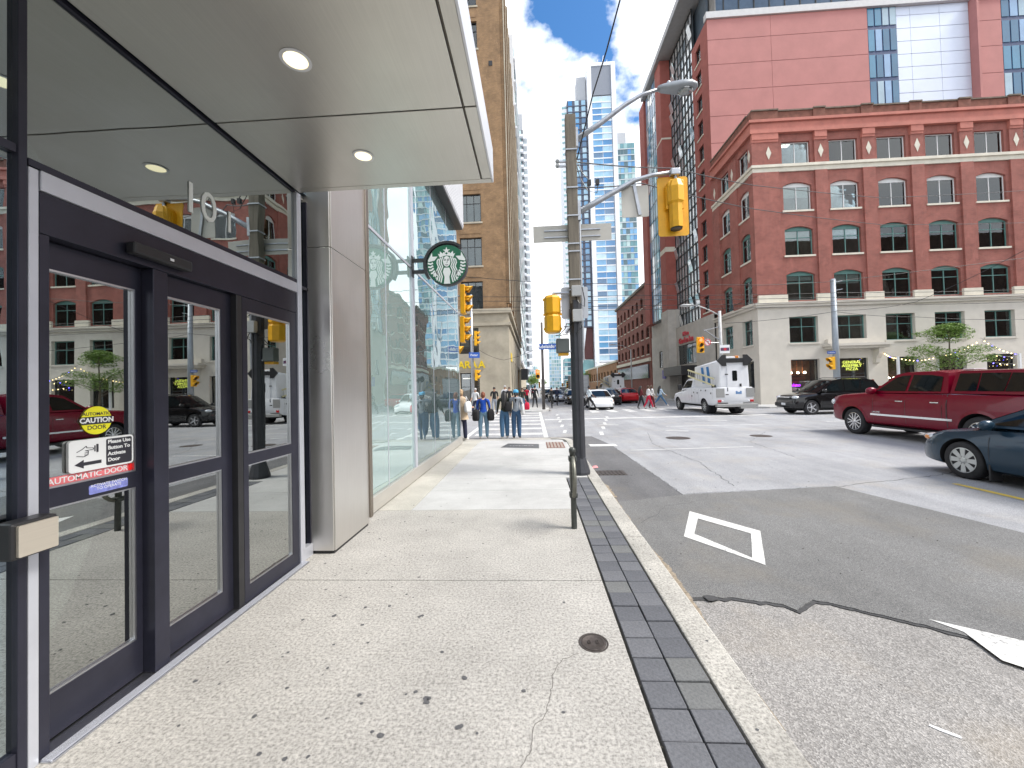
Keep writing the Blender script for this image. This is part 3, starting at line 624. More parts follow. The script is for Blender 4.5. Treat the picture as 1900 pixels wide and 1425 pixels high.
# ------------------------------------------------------------------ round blade sign
SGY = 7.30; c0 = at(829, 491, 'y', SGY); RS = .375
sg = thing('round_sign', 'round green and white illuminated blade sign with a crowned long-haired figure above the sidewalk', 'sign', (c0.x, SGY, c0.z))
green = mat('sign_green', (.005, .115, .055), .35, 0, 0); swh = mat('sign_white', (.78, .80, .78), .4, 0, .03)
MB().lathe([(RS, .001), (RS+.012, .02), (RS+.012, .13), (RS, .15)], axis='y', n=48).build('drum', mat('sign_drum', (.06, .063, .07), .45, .3, .1), sg, auto=40)
MB().lathe([(RS-.004, -.006), (RS-.004, .0)], axis='y', n=48).build('face_disc', green, sg)
logo = MB(); YL0, YL1 = -.0095, -.0062
def lp(pts, dark=False):
    logo.mi = 1 if dark else 0
    y0, y1 = (YL0-.0012, YL0+.0004) if dark else (YL0, YL1)
    logo.prism([(x*RS, z*RS) for x, z in pts], 'y', y0, y1); logo.mi = 0
def rib(path, w0, w1, dark=False):
    n = len(path); Lp, Rp = [], []
    for i, (x, z) in enumerate(path):
        a, c = path[max(i-1, 0)], path[min(i+1, n-1)]; d = Vector((c[0]-a[0], c[1]-a[1])).normalized(); w_ = (w0+(w1-w0)*i/(n-1))/2
        Lp.append((x-d.y*w_, z+d.x*w_)); Rp.append((x+d.y*w_, z-d.x*w_))
    logo.mi = 1 if dark else 0; y0, y1 = (YL0-.0012, YL0+.0004) if dark else (YL0, YL1)
    for i in range(n-1): logo.prism([(p[0]*RS, p[1]*RS) for p in (Lp[i], Lp[i+1], Rp[i+1], Rp[i])], 'y', y0, y1)
    logo.mi = 0
star = []
for i in range(10):
    r = .19 if i % 2 == 0 else .075; a = R_(90+36*i); star.append((r*math.cos(a), .70+r*math.sin(a)))
lp(star)
lp([(-.34, .36), (-.44, .56), (-.34, .53), (-.33, .68), (-.20, .56), (-.14, .64), (0, .50), (.14, .64), (.20, .56), (.33, .68), (.34, .53), (.44, .56), (.34, .36), (.18, .43), (0, .46), (-.18, .43)])
lp([(.19*math.cos(R_(a)), .16+.27*math.sin(R_(a))) for a in range(0, 360, 20)])            # face
lp([(-.13, -.16), (.13, -.16), (.21, -.38), (.12, -.62), (.16, -.97), (-.16, -.97), (-.12, -.62), (-.21, -.38)])  # torso
for s in (-1, 1):
    for k in range(3):                                                        # hair locks
        o = .26+.105*k; top = .40-.05*k
        pth = [(s*(o-.07), top), (s*(o+.0), .22), (s*(o+.02), .08), (s*(o-.05), -.10), (s*(o+.06), -.34), (s*(o-.02), -.60), (s*(o+.05), -.90+.06*k)]
        rib(pth, .06, .062)
    lp([(s*.88, .36), (s*.74, .62), (s*.72, .42), (s*.46, .42), (s*.62, .22), (s*.93, .16), (s*.95, .24)])       # tail fin
    lp([(s*.50, -.30), (s*.70, -.46), (s*.60, -.62), (s*.44, -.46)])
    for k in range(6):                                                        # tail scales
        a = R_(4-11*k); r0, r1 = .70, .96-.01*k
        ca, sa = math.cos(a), math.sin(a); pth = [(s*r0*ca*(1-.0*k), r0*sa+.05), (s*(r0+.13)*ca, (r0+.13)*sa-.01), (s*r1*ca, r1*sa+.03)]
        if k < 4: rib(pth, .085, .085)
        else: rib(pth[1:], .06, .06)
    rib([(s*.05, .215), (s*.15, .225)], .04, .025, True); rib([(s*.03, .26), (s*.16, .29)], .022, .018, True)
rib([(.03, .24), (.03, .10), (-.02, .08)], .02, .02, True); rib([(-.07, -.01), (0, -.025), (.07, -.01)], .035, .03, True)
logo.build('emblem', [swh, black], sg)
arc_ = [(math.cos(R_(a))*(RS+.055), .06, math.sin(R_(a))*(RS+.055)) for a in range(52, 222, 10)]
b = MB()
for p, q in zip(arc_, arc_[1:]): b.bar(p, q, .13, .05, up=(p[0]+q[0], 0, p[2]+q[2]))
b.build('arc_bracket', black, sg)
for dz in (.12, -.10): MB().box(XG+.03-c0.x, -RS-.03, .03, .09, dz-.03, dz+.03).build('bracket_arm', black, sg)
MB().box(XG+.031-c0.x, XG+.05-c0.x, .0, .12, -.19, .20).build('wall_plate', black, sg)
# ================================================================== BUILDINGS
g_win = glass('window_glass', (.72, .78, .78), .05, gtint=(.92, .97, 1), wave=.08, wscale=.8)
g_win2 = glass('shop_window_glass', (.70, .72, .72), .12, gtint=(.95, 1, 1), wave=.05)
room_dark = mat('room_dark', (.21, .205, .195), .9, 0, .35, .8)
blind_m = mat('roller_blind', (.80, .79, .74), .9, 0, .08, 2)
def wall_grid(b, O, face, us, zs, opens, depth=.2, arch=None):
    """wall in a vertical plane with recessed openings. face '-y' (u=+x), '-x' (u=-y), '+x' (u=+y)"""
    ux, nx = {'-y': (Vector((1,0,0)), Vector((0,-1,0))), '-x': (Vector((0,-1,0)), Vector((-1,0,0))), '+x': (Vector((0,1,0)), Vector((1,0,0)))}[face]
    O = Vector(O); P = lambda u, z, d=0: O+ux*u+Vector((0,0,z))-nx*d
    for i in range(len(us)-1):
        for j in range(len(zs)-1):
            a, c, e, f = us[i], us[i+1], zs[j], zs[j+1]
            if (i, j) in opens:
                b.quad(P(a,e), P(a,e,depth), P(a,f,depth), P(a,f)); b.quad(P(c,e), P(c,f), P(c,f,depth), P(c,e,depth))
                b.quad(P(a,e), P(c,e), P(c,e,depth), P(a,e,depth)); b.quad(P(a,f), P(a,f,depth), P(c,f,depth), P(c,f))
                if arch and arch(i, j):
                    r = arch(i, j); N = 8; w_ = c-a
                    pt = [(a+w_*k/N, f-r*(2*k/N-1)**2) for k in range(N+1)]
                    for (x0, z0), (x1, z1) in zip(pt, pt[1:]):
                        b.quad(P(x0,z0), P(x1,z1), P(x1,f), P(x0,f)); b.quad(P(x0,z0), P(x0,z0,depth), P(x1,z1,depth), P(x1,z1))
            else: b.quad(P(a,e), P(c,e), P(c,f), P(a,f))
    return P
WIN = {}
def win_mesh(w_, h, cols, bars, fm, pane, head=0., ft=.07):
    """frame and pane meshes, origin lower left, +y inward"""
    key = (round(w_, 2), round(h, 2), cols, bars, fm.name, pane.name, head)
    if key in WIN: return WIN[key]
    b = MB(); d0, d1 = .0, .06
    b.box(0, ft, d0, d1, 0, h); b.box(w_-ft, w_, d0, d1, 0, h); b.box(ft, w_-ft, d0, d1, 0, ft); b.box(ft, w_-ft, d0, d1, h-ft-head, h)
    for k in range(1, cols): x = w_*k/cols; b.box(x-ft*.4, x+ft*.4, d0+.005, d1, ft, h-ft-head)
    for z in bars: b.box(ft, w_-ft, d0+.008, d1-.01, z*h-ft*.35, z*h+ft*.35)
    WIN[key] = (b.mesh('window', fm), MB().box(ft, w_-ft, .03, .038, ft, h-ft-head).mesh('pane', pane)); return WIN[key]
def put_win(par, P, u, z, w_, h, rz, cols, bars, fm, pane=None, head=0., sill=None, depth=.16, blind=None):
    f, p = win_mesh(w_, h, cols, bars, fm, pane or g_win, head)
    q = P(u, z, depth); o = obj('window', f, par, q, rz); obj('pane', p, o)
    if sill:
        k = ('sill', round(w_, 2), sill.name)
        if k not in WIN: WIN[k] = MB().box(-.1, w_+.1, -depth-.07, 0, -.13, -.002).mesh('sill', sill)
        obj('sill', WIN[k], o)
    if blind:
        k = ('blind', round(w_, 2), round(blind*h, 2))
        if k not in WIN: WIN[k] = MB().box(.08, w_-.08, .14, .16, h*(1-blind), h-.05).mesh('blind', blind_m)
        obj('blind', WIN[k], o)
    return o
RZ = {'-y': 0., '-x': -math.pi/2, '+x': math.pi/2}
white_fr = mat('window_frame_white', (.70, .71, .70), .5, 0, .05); green_fr = mat('window_frame_green', (.10, .22, .20), .5, 0, .1); black_fr = mat('window_frame_black', (.025, .028, .03), .45, 0, .1)
brick_red = brick_mat('brick_red', (.34, .10, .075), (.275, .078, .06), (.30, .18, .15))
stucco = mat('cream_stucco', (.60, .565, .50), .85, 0, .07, 1.2, .12, 30)
cream = mat('cream_trim', (.66, .62, .52), .8, 0, .10, 2)
pink_st = mat('pink_stone', (.47, .17, .13), .8, 0, .14, 1.5, .1, 20)
# ---------------------------------------------------------------- red brick corner building
BX, BY = 16.75, 30.0
rb = thing('brick_building', 'red brick corner building with cream ground floors, arched windows and pale diamonds below the parapet', 'building', (BX, BY, 0)); rb.location = (0, 0, 0)
NC = 8; wx = [18.85+3.37*k for k in range(NC)]; ww = 2.02
us = [0]; 
for x in wx: us += [x-BX, x+ww-BX]
us.append(wx[-1]+ww+1.4-BX)
zsU = [7.5, 7.62, 9.75, 10.95, 13.1, 14.3, 16.4, 17.75, 19.45, 21.0]
opU = {(1+2*k, j) for k in range(NC) for j in (1, 3, 5, 7)}
archf = lambda i, j: .26 if j in (1, 3, 5) else 0
wallm = MB(); P = wall_grid(wallm, (BX, BY, 0), '-y', us, zsU, opU, .2, archf)
usS = [0, 1.30, 2.94, 4.43, 5.87, 6.5]; opS = {(i, j) for i in (1, 3) for j in (1, 3, 5, 7)}
PS = wall_grid(wallm, (BX, 36.5, 0), '-x', usS, zsU, opS, .2, archf)
wallm.quad((BX, 36.5, 21), (BX, BY, 21), (46, BY, 21), (46, 36.5, 21))
brk = wallm.build('brick_wall', brick_red, rb)
zs0 = [0, .82, 3.23, 4.46, 6.38, 7.5]
op0 = {(1+2*k, j) for k in range(NC) for j in (1, 3)}
bs = MB(); P0 = wall_grid(bs, (BX, BY-.12, 0), '-y', us, zs0, op0, .3)
PS0 = wall_grid(bs, (BX-.12, 36.5, 0), '-x', usS[:5]+[6.62], zs0, {(1, 3), (3, 3), (1, 1), (3, 1)}, .3)
bs.quad((BX-.12, BY-.12, 0), (BX, BY-.12, 0), (BX, BY-.12, 7.5), (BX-.12, BY-.12, 7.5))
bs.quad((BX-.12, 36.5, 7.5), (BX-.12, BY-.12, 7.5), (46, BY-.12, 7.5), (46, BY+.3, 7.5))
bs.build('cream_wall', stucco, rb)
# belt cornice, band, parapet
for z0, z1, pr_, m_ in ((7.10, 7.30, .30, stucco), (7.302, 7.42, .42, stucco), (17.20, 17.52, .10, cream), (17.522, 17.72, .20, cream)):
    for k in range(NC):
        pass
    MB().box(BX-pr_, 46, BY-pr_, BY+.1, z0, z1).build('belt_course', m_, rb); MB().box(BX-pr_-.001, BX+.05, BY+.1, 36.5, z0, z1).build('belt_course', m_, rb)
for k in range(NC):                                    # white blocks between the lowest arched windows
    x0 = us[2*k]+BX if k else BX-.05; MB().box(x0+.02, wx[k]-.04, BY-.16, BY, 7.43, 8.02).build('pier_base', cream, rb)
pil = {}
for k in range(NC+1):
    x0, x1 = (BX-.12, wx[0]-.32) if k == 0 else (wx[k-1]+ww+.24, wx[k]-.24) if k < NC else (wx[-1]+ww+.24, 45.9)
    for z0, z1 in ((8.03, 17.19), (17.73, 19.6)): MB().box(x0, x1, BY-.13, BY+.02, z0, z1).build('pilaster', brick_red, rb)
    MB().box(x0, x1, BY-.22, BY, 19.6, 20.05).build('capital', pink_st, rb); MB().box(x0-.001, x1+.001, BY-.17, BY, 19.42, 19.598).build('capital', pink_st, rb)
    xm = (x0+x1)/2+(.25 if k == 0 else 0)
    MB().prism([(xm-.19, 18.6), (xm, 18.1), (xm+.19, 18.6), (xm, 19.1)], 'y', BY-.155, BY-.131).build('diamond', cream, rb)
for k, (y0, y1) in enumerate(((30.02, 30.45), (32.2, 33.4), (35.3, 36.5))):
    MB().box(BX-.13, BX+.02, y0, y1, 8.03, 17.19).build('pilaster', brick_red, rb); MB().box(BX-.13, BX+.02, y0, y1, 17.73, 19.6).build('pilaster', brick_red, rb)
    ym = (y0+y1)/2; MB().prism([(ym-.17, 18.6), (ym, 18.1), (ym+.17, 18.6), (ym, 19.1)], 'x', BX-.155, BX-.131).build('diamond', cream, rb)
for z0, z1, pr_ in ((20.052, 20.35, .26), (20.352, 20.85, .20), (20.852, 21.05, .34)):
    MB().box(BX-pr_, 46, BY-pr_, BY+.3, z0, z1).build('cornice', pink_st, rb); MB().box(BX-pr_-.001, BX+.3, BY+.3, 36.45, z0, z1).build('cornice', pink_st, rb)
brown_par = mat('parapet_brick', (.20, .085, .06), .9, 0, .3, 3); cop_m = mat('coping_stain', (.16, .13, .10), .9, 0, .4, 2)
for k in range(NC*2+1):
    x0 = BX-.1 if k == 0 else wx[(k-1)//2]-.25 if k % 2 else wx[k//2-1]+ww+.25
    x1 = 46 if k == NC*2 else wx[k//2]-.25 if k % 2 == 0 else wx[k//2]+ww+.25
    pr_ = .16 if k % 2 == 0 else .08; h = .06 if k % 2 == 0 else 0
    MB().box(x0+.001, x1, BY-pr_, BY+.3, 21.052, 21.70+h).build('parapet', brown_par, rb); MB().box(x0+.001, x1, BY-pr_-.08, BY+.34, 21.702+h, 21.80+h).build('coping', cop_m, rb)
MB().box(BX-.16, BX+.3, BY+.302, 36.4, 21.052, 21.72).build('parapet', brown_par, rb); MB().box(BX-.22, BX+.34, BY+.345, 36.4, 21.722, 21.82).build('coping', cop_m, rb)
# rooms behind
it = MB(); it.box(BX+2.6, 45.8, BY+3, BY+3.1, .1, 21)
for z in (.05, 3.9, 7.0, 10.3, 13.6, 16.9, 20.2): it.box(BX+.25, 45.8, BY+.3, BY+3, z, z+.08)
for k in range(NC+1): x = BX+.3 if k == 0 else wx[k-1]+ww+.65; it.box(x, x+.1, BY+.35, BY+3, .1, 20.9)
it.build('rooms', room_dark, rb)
random.seed(3)
for k in range(NC):
    u = us[1+2*k]
    put_win(rb, P, u, 17.75, ww, 1.70, 0, 2, (), white_fr, blind=random.choice((None, None, .3)))
    put_win(rb, P, u, 14.30, ww, 2.1, 0, 2, (), white_fr, head=.26, sill=cream, blind=random.choice((None, .25, .5)))
    put_win(rb, P, u, 10.95, ww, 2.15, 0, 2, (.62,), green_fr, head=.24, sill=cream, blind=random.choice((.3, .4, .55, .7)))
    put_win(rb, P, u, 7.62, ww, 2.13, 0, 2, (.62,), green_fr, head=.24, blind=random.choice((None, .3, .45)))
    put_win(rb, P0, u, 4.46, ww, 1.92, 0, 2, (.62,), green_fr, sill=stucco, depth=.24, blind=random.choice((None, .25, None)))
    if k != 1: put_win(rb, P0, u, .82, ww, 2.41, 0, 1, (), black_fr, g_win2, depth=.24)
for z, h, m_, hd, bars in ((17.75, 1.7, white_fr, 0., ()), (14.3, 2.1, white_fr, .26, ()), (10.95, 2.15, green_fr, .24, (.62,)), (7.62, 2.13, green_fr, .24, (.62,))):
    for i in (1, 3): put_win(rb, PS, usS[i], z, usS[i+1]-usS[i], h, RZ['-x'], 2, bars, m_, head=hd, sill=cream, blind=random.choice((None, .4, .6)))
for i in (1, 3):
    put_win(rb, PS0, usS[i], 4.46, usS[i+1]-usS[i], 1.92, RZ['-x'], 2, (.62,), green_fr, sill=stucco, depth=.24); put_win(rb, PS0, usS[i], .82, usS[i+1]-usS[i], 2.41, RZ['-x'], 1, (), black_fr, g_win2, depth=.24)
lit = emit('office_light', (1, .93, .75), 2.5)
lit2 = emit('office_fill_glow', (1, .95, .82), 3.2)  # extra ceiling panels added to brighten the rooms behind the windows
for z in (20.1, 16.8, 13.5, 10.2, 6.9):
    for k in range(NC):
        if (k*5+int(z)) % 3: MB().box(wx[k]+.5, wx[k]+1.6, BY+1.5, BY+1.9, z+.02, z+.06).build('ceiling_light_and_fill', lit2, rb)
for k, z in ((1, 20.1), (2, 20.1), (4, 20.1), (0, 16.8), (3, 16.8)): MB().box(wx[k]-.1, wx[k]+.7, BY+.8, BY+1.2, z, z+.04).build('ceiling_light_and_fill', lit, rb)
# ground floor shop: shelves, neon, entrance
shelf = mat('shelf_wood', (.60, .20, .08), .6, 0, .2, 5); shop_back = mat('shop_back', (.22, .13, .09), .8, 0, .4, 3)
for k in (0, 2, 3, 4, 5): MB().box(wx[k]-.3, wx[k]+ww+.3, BY+1.4, BY+1.45, .1, 3.6).build('shop_backdrop', shop_back, rb)
for j in range(5): MB().box(wx[0]+.05, wx[0]+1.55, BY+.75, BY+1.2, .95+.27*j, 1.13+.27*j).build('shelf', shelf, rb)
for j in range(4): MB().box(wx[0]+.25+.4*j, wx[0]+.29+.4*j, BY+.9, BY+.94, 2.3, 3.2).build('hanging_rail', shelf, rb)
for j in range(3): MB().ball((wx[0]+.55+.5*j, BY+.8, 2.28), .08, n=8, k=6).build('shop_lamp', emit('shop_bulb', (1, .85, .6), 30), rb)
neon_p = emit('neon_purple', (.45, .03, .95), 5)
text('neon_lettering', 'Gelato', .34, neon_p, (wx[0]+.5, BY+.42, 1.35), '-y', rb, .01)
text('neon_lettering', 'Gelato', .34, neon_p, (BX+.42, 31.35, 1.8), '-x', rb, .01)
for j in range(4): MB().box(BX+.7, BX+1.0, 30.7, 32.0, .95+.42*j, 1.1+.42*j).build('shelf', shelf, rb)
for k in (2, 4, 5):
    for x in (.7, 1.15): MB().ball((wx[k]+x, BY+.7, 1.72), .1, .1, .07, 8, 6).build('shop_lamp', MAT['shop_bulb'], rb)
u = us[3]; ex = wx[1]
MB().box(ex+.0, ex+ww, BY+.05, BY+.10, 2.05, 2.12).build('door_frame', black_fr, rb)
ed = MB(); 
for x in (0, ww/2-.05, ww-.1): ed.box(ex+x, ex+x+.1, BY+.04, BY+.12, 0, 3.23)
ed.box(ex, ex+ww, BY+.041, BY+.121, 0, .18); ed = ed.build('entrance_door', black_fr, rb)
MB().box(ex+.1, ex+ww-.1, BY+.075, BY+.083, .18, 3.2).build('pane', g_win2, ed); MB().box(ex-.2, ex+ww+.2, BY+1.2, BY+1.25, .1, 3.4).build('shop_backdrop', room_dark, rb)
text('neon_lettering', 'GENERAL\nASSEMBLY\nPIZZA', .29, emit('neon_yellow', (.55, .62, .10), .8), (ex+ww/2, BY+.03, 2.68), '-y', rb, .008, sx=1.05)
hood = MB().box(ex-1.15, ex+ww+1.15, BY-.95, BY-.12, 4.08, 4.26).build('entrance_hood', stucco, rb); MB().box(ex-1.0, ex+ww+1.0, BY-.80, BY-.12, 3.90, 4.078).build('hood_moulding', stucco, hood); MB().box(ex-.9, ex+ww+.9, BY-.4, BY-.12, 4.262, 4.62).build('hood_block', stucco, hood)
for x in (ex-.62, ex+ww+.32): MB().prism([(BY-.121, 2.75), (BY-.40, 2.85), (BY-.45, 3.15), (BY-.68, 3.5), (BY-.72, 3.898), (BY-.121, 3.898)], 'x', x, x+.3).build('bracket', stucco, hood)
# ---------------------------------------------------------------- red tower hotel behind it
HY = 36.5; HX = 16.75
ht = thing('hotel_tower', 'tall red hotel tower with a gridded glass wall rising behind the brick building', 'building', (HX, HY, 0)); ht.location = (0, 0, 0)
red_pan = mat('red_panel', (.44, .19, .175), .8, 0, .08, .6, .05, 15); red_br = mat('red_brickwork', (.33, .10, .08), .85, 0, .14, 1.5, .1, 30); blue_wh = mat('blue_white_panel', (.60, .66, .78), .4, .1, .03, 1)
stone = mat('hotel_stone', (.50, .48, .44), .8, 0, .12, 1.2, .06, 20)
grey_c = mat('grey_coping', (.55, .55, .55), .7, 0, .06)
zr = [21.3, 23.55, 26.03, 28.42, 30.84, 33.15, 35.1]
for (x0, x1, m_, nm) in ((HX, 30.82, red_pan, 'wall_panel'), (33.40, 39.55, blue_wh, 'wall_panel'), (39.6, 42.1, red_pan, 'wall_panel')):
    xs_ = [x0, 22.4, x1] if nm and x0 == HX else [x0, x0+1.2, x0+3.7, x1] if m_ is blue_wh else [x0, x1]
    zz = [21.3+.1*0]+[21.3+1.18*j for j in range(1, 12)]+[35.1] if m_ is blue_wh else zr
    yy = HY if m_ is not blue_wh else HY+.15
    for a, c in zip(xs_, xs_[1:]):
        for z0, z1 in zip(zz, zz[1:]): MB().box(a+.012, c-.012, yy, yy+.2, z0+.02, z1-.02).build(nm, m_, ht)
MB().box(HX+.5, 58, HY+.22, 39.6, 21, 35.0).build('wall_core', mat('dark_joint', (.14, .05, .045), .9, 0, .1), ht)
MB().box(39.56, 39.75, HY-.5, HY+.2, 21.3, 35.1).build('wall_fin', red_pan, ht)
sky_gl = [mat('pane_blue_%d' % i, c, .06, 0, .15, .6, spec=.9) for i, c in enumerate(((.05, .20, .33), (.22, .36, .55), (.03, .13, .24), (.30, .42, .50)))]
navy = mat('navy_spandrel', (.03, .05, .12), .4, .2, .1)
for x0, x1 in ((30.84, 33.38), (42.15, 46.5)):
    n = 4 if x0 < 40 else 6
    MB().box(x0, x1, HY+.1, HY+.21, 21.3, 35.1).build('spandrel', navy, ht)
    for z0, z1 in zip(zr, zr[1:]):
        for i in range(n):
            a = x0+(x1-x0)*i/n; MB().box(a+.06, x0+(x1-x0)*(i+1)/n-.06, HY+.06, HY+.098, z0+.3, z1-.06).build('pane', random.choice(sky_gl), ht)
MB().box(HX-.1, 58, HY-.15, HY+.4, 35.1, 35.7).build('coping', grey_c, ht)
# penthouse
MB().box(HX+.6, 58, HY+1.2, HY+12, 35.7, 39.5).build('penthouse_glazing', mat('pent_glass', (.10, .13, .16), .1, 0, .2, 1, spec=.8), ht)
for k in range(26): MB().box(HX+.7+1.4*k, HX+.78+1.4*k, HY+1.12, HY+1.2, 35.7, 39.5).build('mullion', black_fr, ht)
MB().box(15.3, 58, HY+.4, 53.0, 39.6, 40.3).build('roof_slab', mat('roof_soffit', (.36, .37, .38), .6, 0, .08), ht)
# side facing our street: infill
infm = MB(); nz_ = 10; zin = [8.0]
for j in range(11): zin += [8.45+2.42*j, 10.0+2.42*j]
zin.append(35.1)
Pi = wall_grid(infm, (HX, 40.0, 0), '-x', [0, .85, 2.0, 3.5], zin, {(1, 1+2*j) for j in range(11)}, .22)
infm.build('side_wall', red_br, ht)
for j in range(11): put_win(ht, Pi, .85, 8.45+2.42*j, 1.15, 1.55, RZ['-x'], 2, (.35,), black_fr, sill=cream)
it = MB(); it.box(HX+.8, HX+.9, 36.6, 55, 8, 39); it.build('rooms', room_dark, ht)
# curtain wall
MB().box(HX+.20, HX+.24, 40.0, 46.3, 8.05, 39.5).build('spandrel', mat('curtain_backing', (.12, .14, .16), .3, 0, .1), ht)
NR, NCc = 24, 8; ph, pw_ = (39.4-8.1)/NR, 6.3/NCc
cw_m = [MB().box(0, .02, .04, pw_-.04, .04, ph-.04).mesh('pane', m_) for m_ in [mat('curtain_sky_glass_%d' % i, c, .05, .45, .1, .4, spec=1.0) for i, c in enumerate(((.74, .80, .84), (.62, .70, .76), (.80, .84, .86), (.36, .44, .50), (.76, .80, .84)))]]  # pale pane colours carry the reflected white sky as paint
for j in range(NR):
    for i in range(NCc):
        o = obj('pane', random.choice(cw_m), ht, (HX+.15, 40+pw_*i, 8.1+ph*j))
        if random.random() < .09: o.rotation_euler = (0, -.22, 0); o.location.x -= .06
for i in range(NCc+1): MB().box(HX+.05, HX+.145, 40+pw_*i-.03, 40+pw_*i+.03, 8.05, 39.5).build('mullion', black_fr, ht)
for j in range(NR+1): MB().box(HX+.07, HX+.146, 40, 46.3, 8.1+ph*j-.045, 8.1+ph*j+.045).build('transom_bar', black_fr, ht)
MB().box(15.68, HX+.5, 46.3, 48.2, 10.2, 39.55).build('pier', red_br, ht)
for z in (17.0, 30.2): MB().box(15.66, HX, 46.28, 48.22, z, z+.55 if z < 20 else z+.2).build('pier_band', cream, ht)
MB().box(15.9, HX+.5, 48.2, 52.8, 9.6, 39.55).build('spandrel', MAT['curtain_backing'], ht)
for i in range(5): MB().box(15.84, 15.9, 48.2+.9*i, 48.28+.9*i, 9.6, 39.5).build('mullion', black_fr, ht)
for j in range(14):
    for i in range(5): MB().box(15.86, 15.89, 48.3+.9*i, 49.08+.9*i, 9.7+2.13*j, 11.7+2.13*j).build('pane', random.choice(sky_gl+[MAT['curtain_sky_glass_0']]), ht)
MB().box(15.62, HX+.4, 52.85, 55, 9.6, 39.55).build('pier', red_br, ht)
# stone base
sb_ = MB(); Pb = wall_grid(sb_, (HX-.25, 55.5, 0), '-x', [0, 3.0, 4.6, 5.6, 8.6, 9.9, 14.8, 19.0], [0, 2.55, 3.2, 3.75, 5.9, 8.0], {(5, 0), (5, 1), (1, 3), (5, 3), (3, 0)}, .3)
sb_.quad((HX-.25, 36.5, 8), (HX-.25, 55.5, 8), (HX+.3, 55.5, 8), (HX+.3, 36.5, 8)); sb_.build('stone_wall', stone, ht)
MB().box(15.6, HX-.26, 46.1, 48.3, 0, 10.2).build('stone_pier', stone, ht); MB().box(HX-.27, HX+.3, 46.0, 55.2, 8.0, 10.19).build('stone_wall', stone, ht)
put_win(ht, Pb, 3.0, 3.75, 1.6, 2.15, RZ['-x'], 2, (.5,), black_fr, depth=.1)
put_win(ht, Pb, 9.9, 3.75, 4.9, 2.15, RZ['-x'], 4, (), black_fr, depth=.1)
it = MB(); it.box(HX+.4, HX+.5, 37, 55, 0, 8); it.build('rooms', room_dark, ht)
MB().box(14.9, HX-.26, 40.6, 46.0, 2.55, 3.5).build('entrance_canopy', black, ht)
red_sgn = mat('sign_red', (.55, .03, .05), .5, 0, 0)
text('sign_lettering', 'Hilton', .62, red_sgn, (HX-.3, 43.2, 7.05), '-x', ht, .05, bold=.02); text('sign_lettering', 'Garden Inn', .85, red_sgn, (HX-.3, 43.2, 6.35), '-x', ht, .05, bold=.02)
MB().box(15.35, 15.45, 47.0, 47.9, 2.3, 3.3).build('blue_plaque', mat('plaque_blue', (.14, .13, .42), .5, 0, .1), ht)
# ---------------------------------------------------------------- red brick block further on
def block(name, label, x, y0, y1, h, wm, cols, rows, trim, z0=5.6):
    t = thing(name, label, 'building', (x, y0, 0)); t.location = (0, 0, 0)
    b = MB(); W = y1-y0; us_ = [0]; cw = W/cols
    for i in range(cols): us_ += [cw*(i+.27), cw*(i+.73)]
    us_.append(W); zs_ = [0, z0]; rh = (h-1.0-z0)/rows
    for j in range(rows): zs_ += [z0+rh*j+rh*.2, z0+rh*j+rh*.85]
    zs_.append(h); op = {(1+2*i, 2+2*j) for i in range(cols) for j in range(rows)}
    Pq = wall_grid(b, (x, y1, 0), '-x', us_, zs_, op, .25, lambda i, j: .2)
    b.quad((x, y0, 0), (x+14, y0, 0), (x+14, y0, h), (x, y0, h)); b.quad((x, y0, h), (x+14, y0, h), (x+14, y1, h), (x, y1, h)); b.quad((x, y1, 0), (x, y1, h), (x+14, y1, h), (x+14, y1, 0))
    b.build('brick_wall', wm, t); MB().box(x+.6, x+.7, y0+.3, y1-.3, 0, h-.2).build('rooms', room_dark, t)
    for i in range(cols):
        for j in range(rows): put_win(t, Pq, us_[1+2*i], zs_[2+2*j], us_[2+2*i]-us_[1+2*i], zs_[3+2*j]-zs_[2+2*j], RZ['-x'], 1, (.5,), black_fr, sill=trim, depth=.2)
    return t
mid = block('brick_block', 'five storey brown brick block with small arched windows beyond the hotel', 16.8, 57, 79, 16.2, brick_mat('brick_brown', (.25, .075, .05), (.20, .06, .045), (.20, .12, .1)), 8, 4, cream)
MB().box(16.5, 16.79, 57, 79, 5.0, 5.5).build('shop_cornice', cream, mid); MB().box(16.6, 16.79, 58, 78.5, 2.6, 4.6).build('shop_glazing', mat('shop_glazing', (.06, .08, .10), .1, 0, .3, 1, spec=.8), mid)
MB().box(16.5, 31, 56.7, 79.2, 16.2, 16.6).build('coping', cop_m, mid)
low = block('low_brick_building', 'low orange brick building with a row of tall windows far down the street', 16.8, 80, 128, 6.3, brick_mat('brick_orange', (.36, .17, .07), (.30, .14, .06), (.25, .18, .12)), 12, 1, cream, 2.2)
MB().box(16.6, 31, 79.7, 128.2, 6.3, 6.7).build('coping', cream, low)
# ---------------------------------------------------------------- tan brick building across on the left
tb = thing('tan_building', 'tan brick high-rise with a stone base and a yellow lettered shopfront across the cross street', 'building', (-2, 31, 0)); tb.location = (0, 0, 0)
tan = brick_mat('brick_tan', (.31, .185, .085), (.25, .145, .07), (.28, .2, .13), var=.3); lime = mat('limestone', (.42, .375, .29), .85, 0, .22, .8, .06, 12)
TX, TY = -2.0, 31.0
usT = [0, 7.2, 8.62, 10.0]; zT = [7.95]
for j in range(9): zT += [7.96+3.52*j+.001, 10.24+3.52*j]
zT.append(40)
b = MB(); Pt = wall_grid(b, (TX-10-.4, TY, 0), '-y', [0, 3.4, 4.8, 6.8, 8.55, 10.4], zT, {(i, 1+2*j) for i in (1, 3) for j in range(9)}, .3)
usB = [0]; 
for i in range(8): usB += [3.4*i+.95, 3.4*i+2.45]
usB.append(28)
Pr = wall_grid(b, (TX, TY, 0), '+x', usB, zT, {(1+2*i, 1+2*j) for i in range(8) for j in range(9)}, .35)
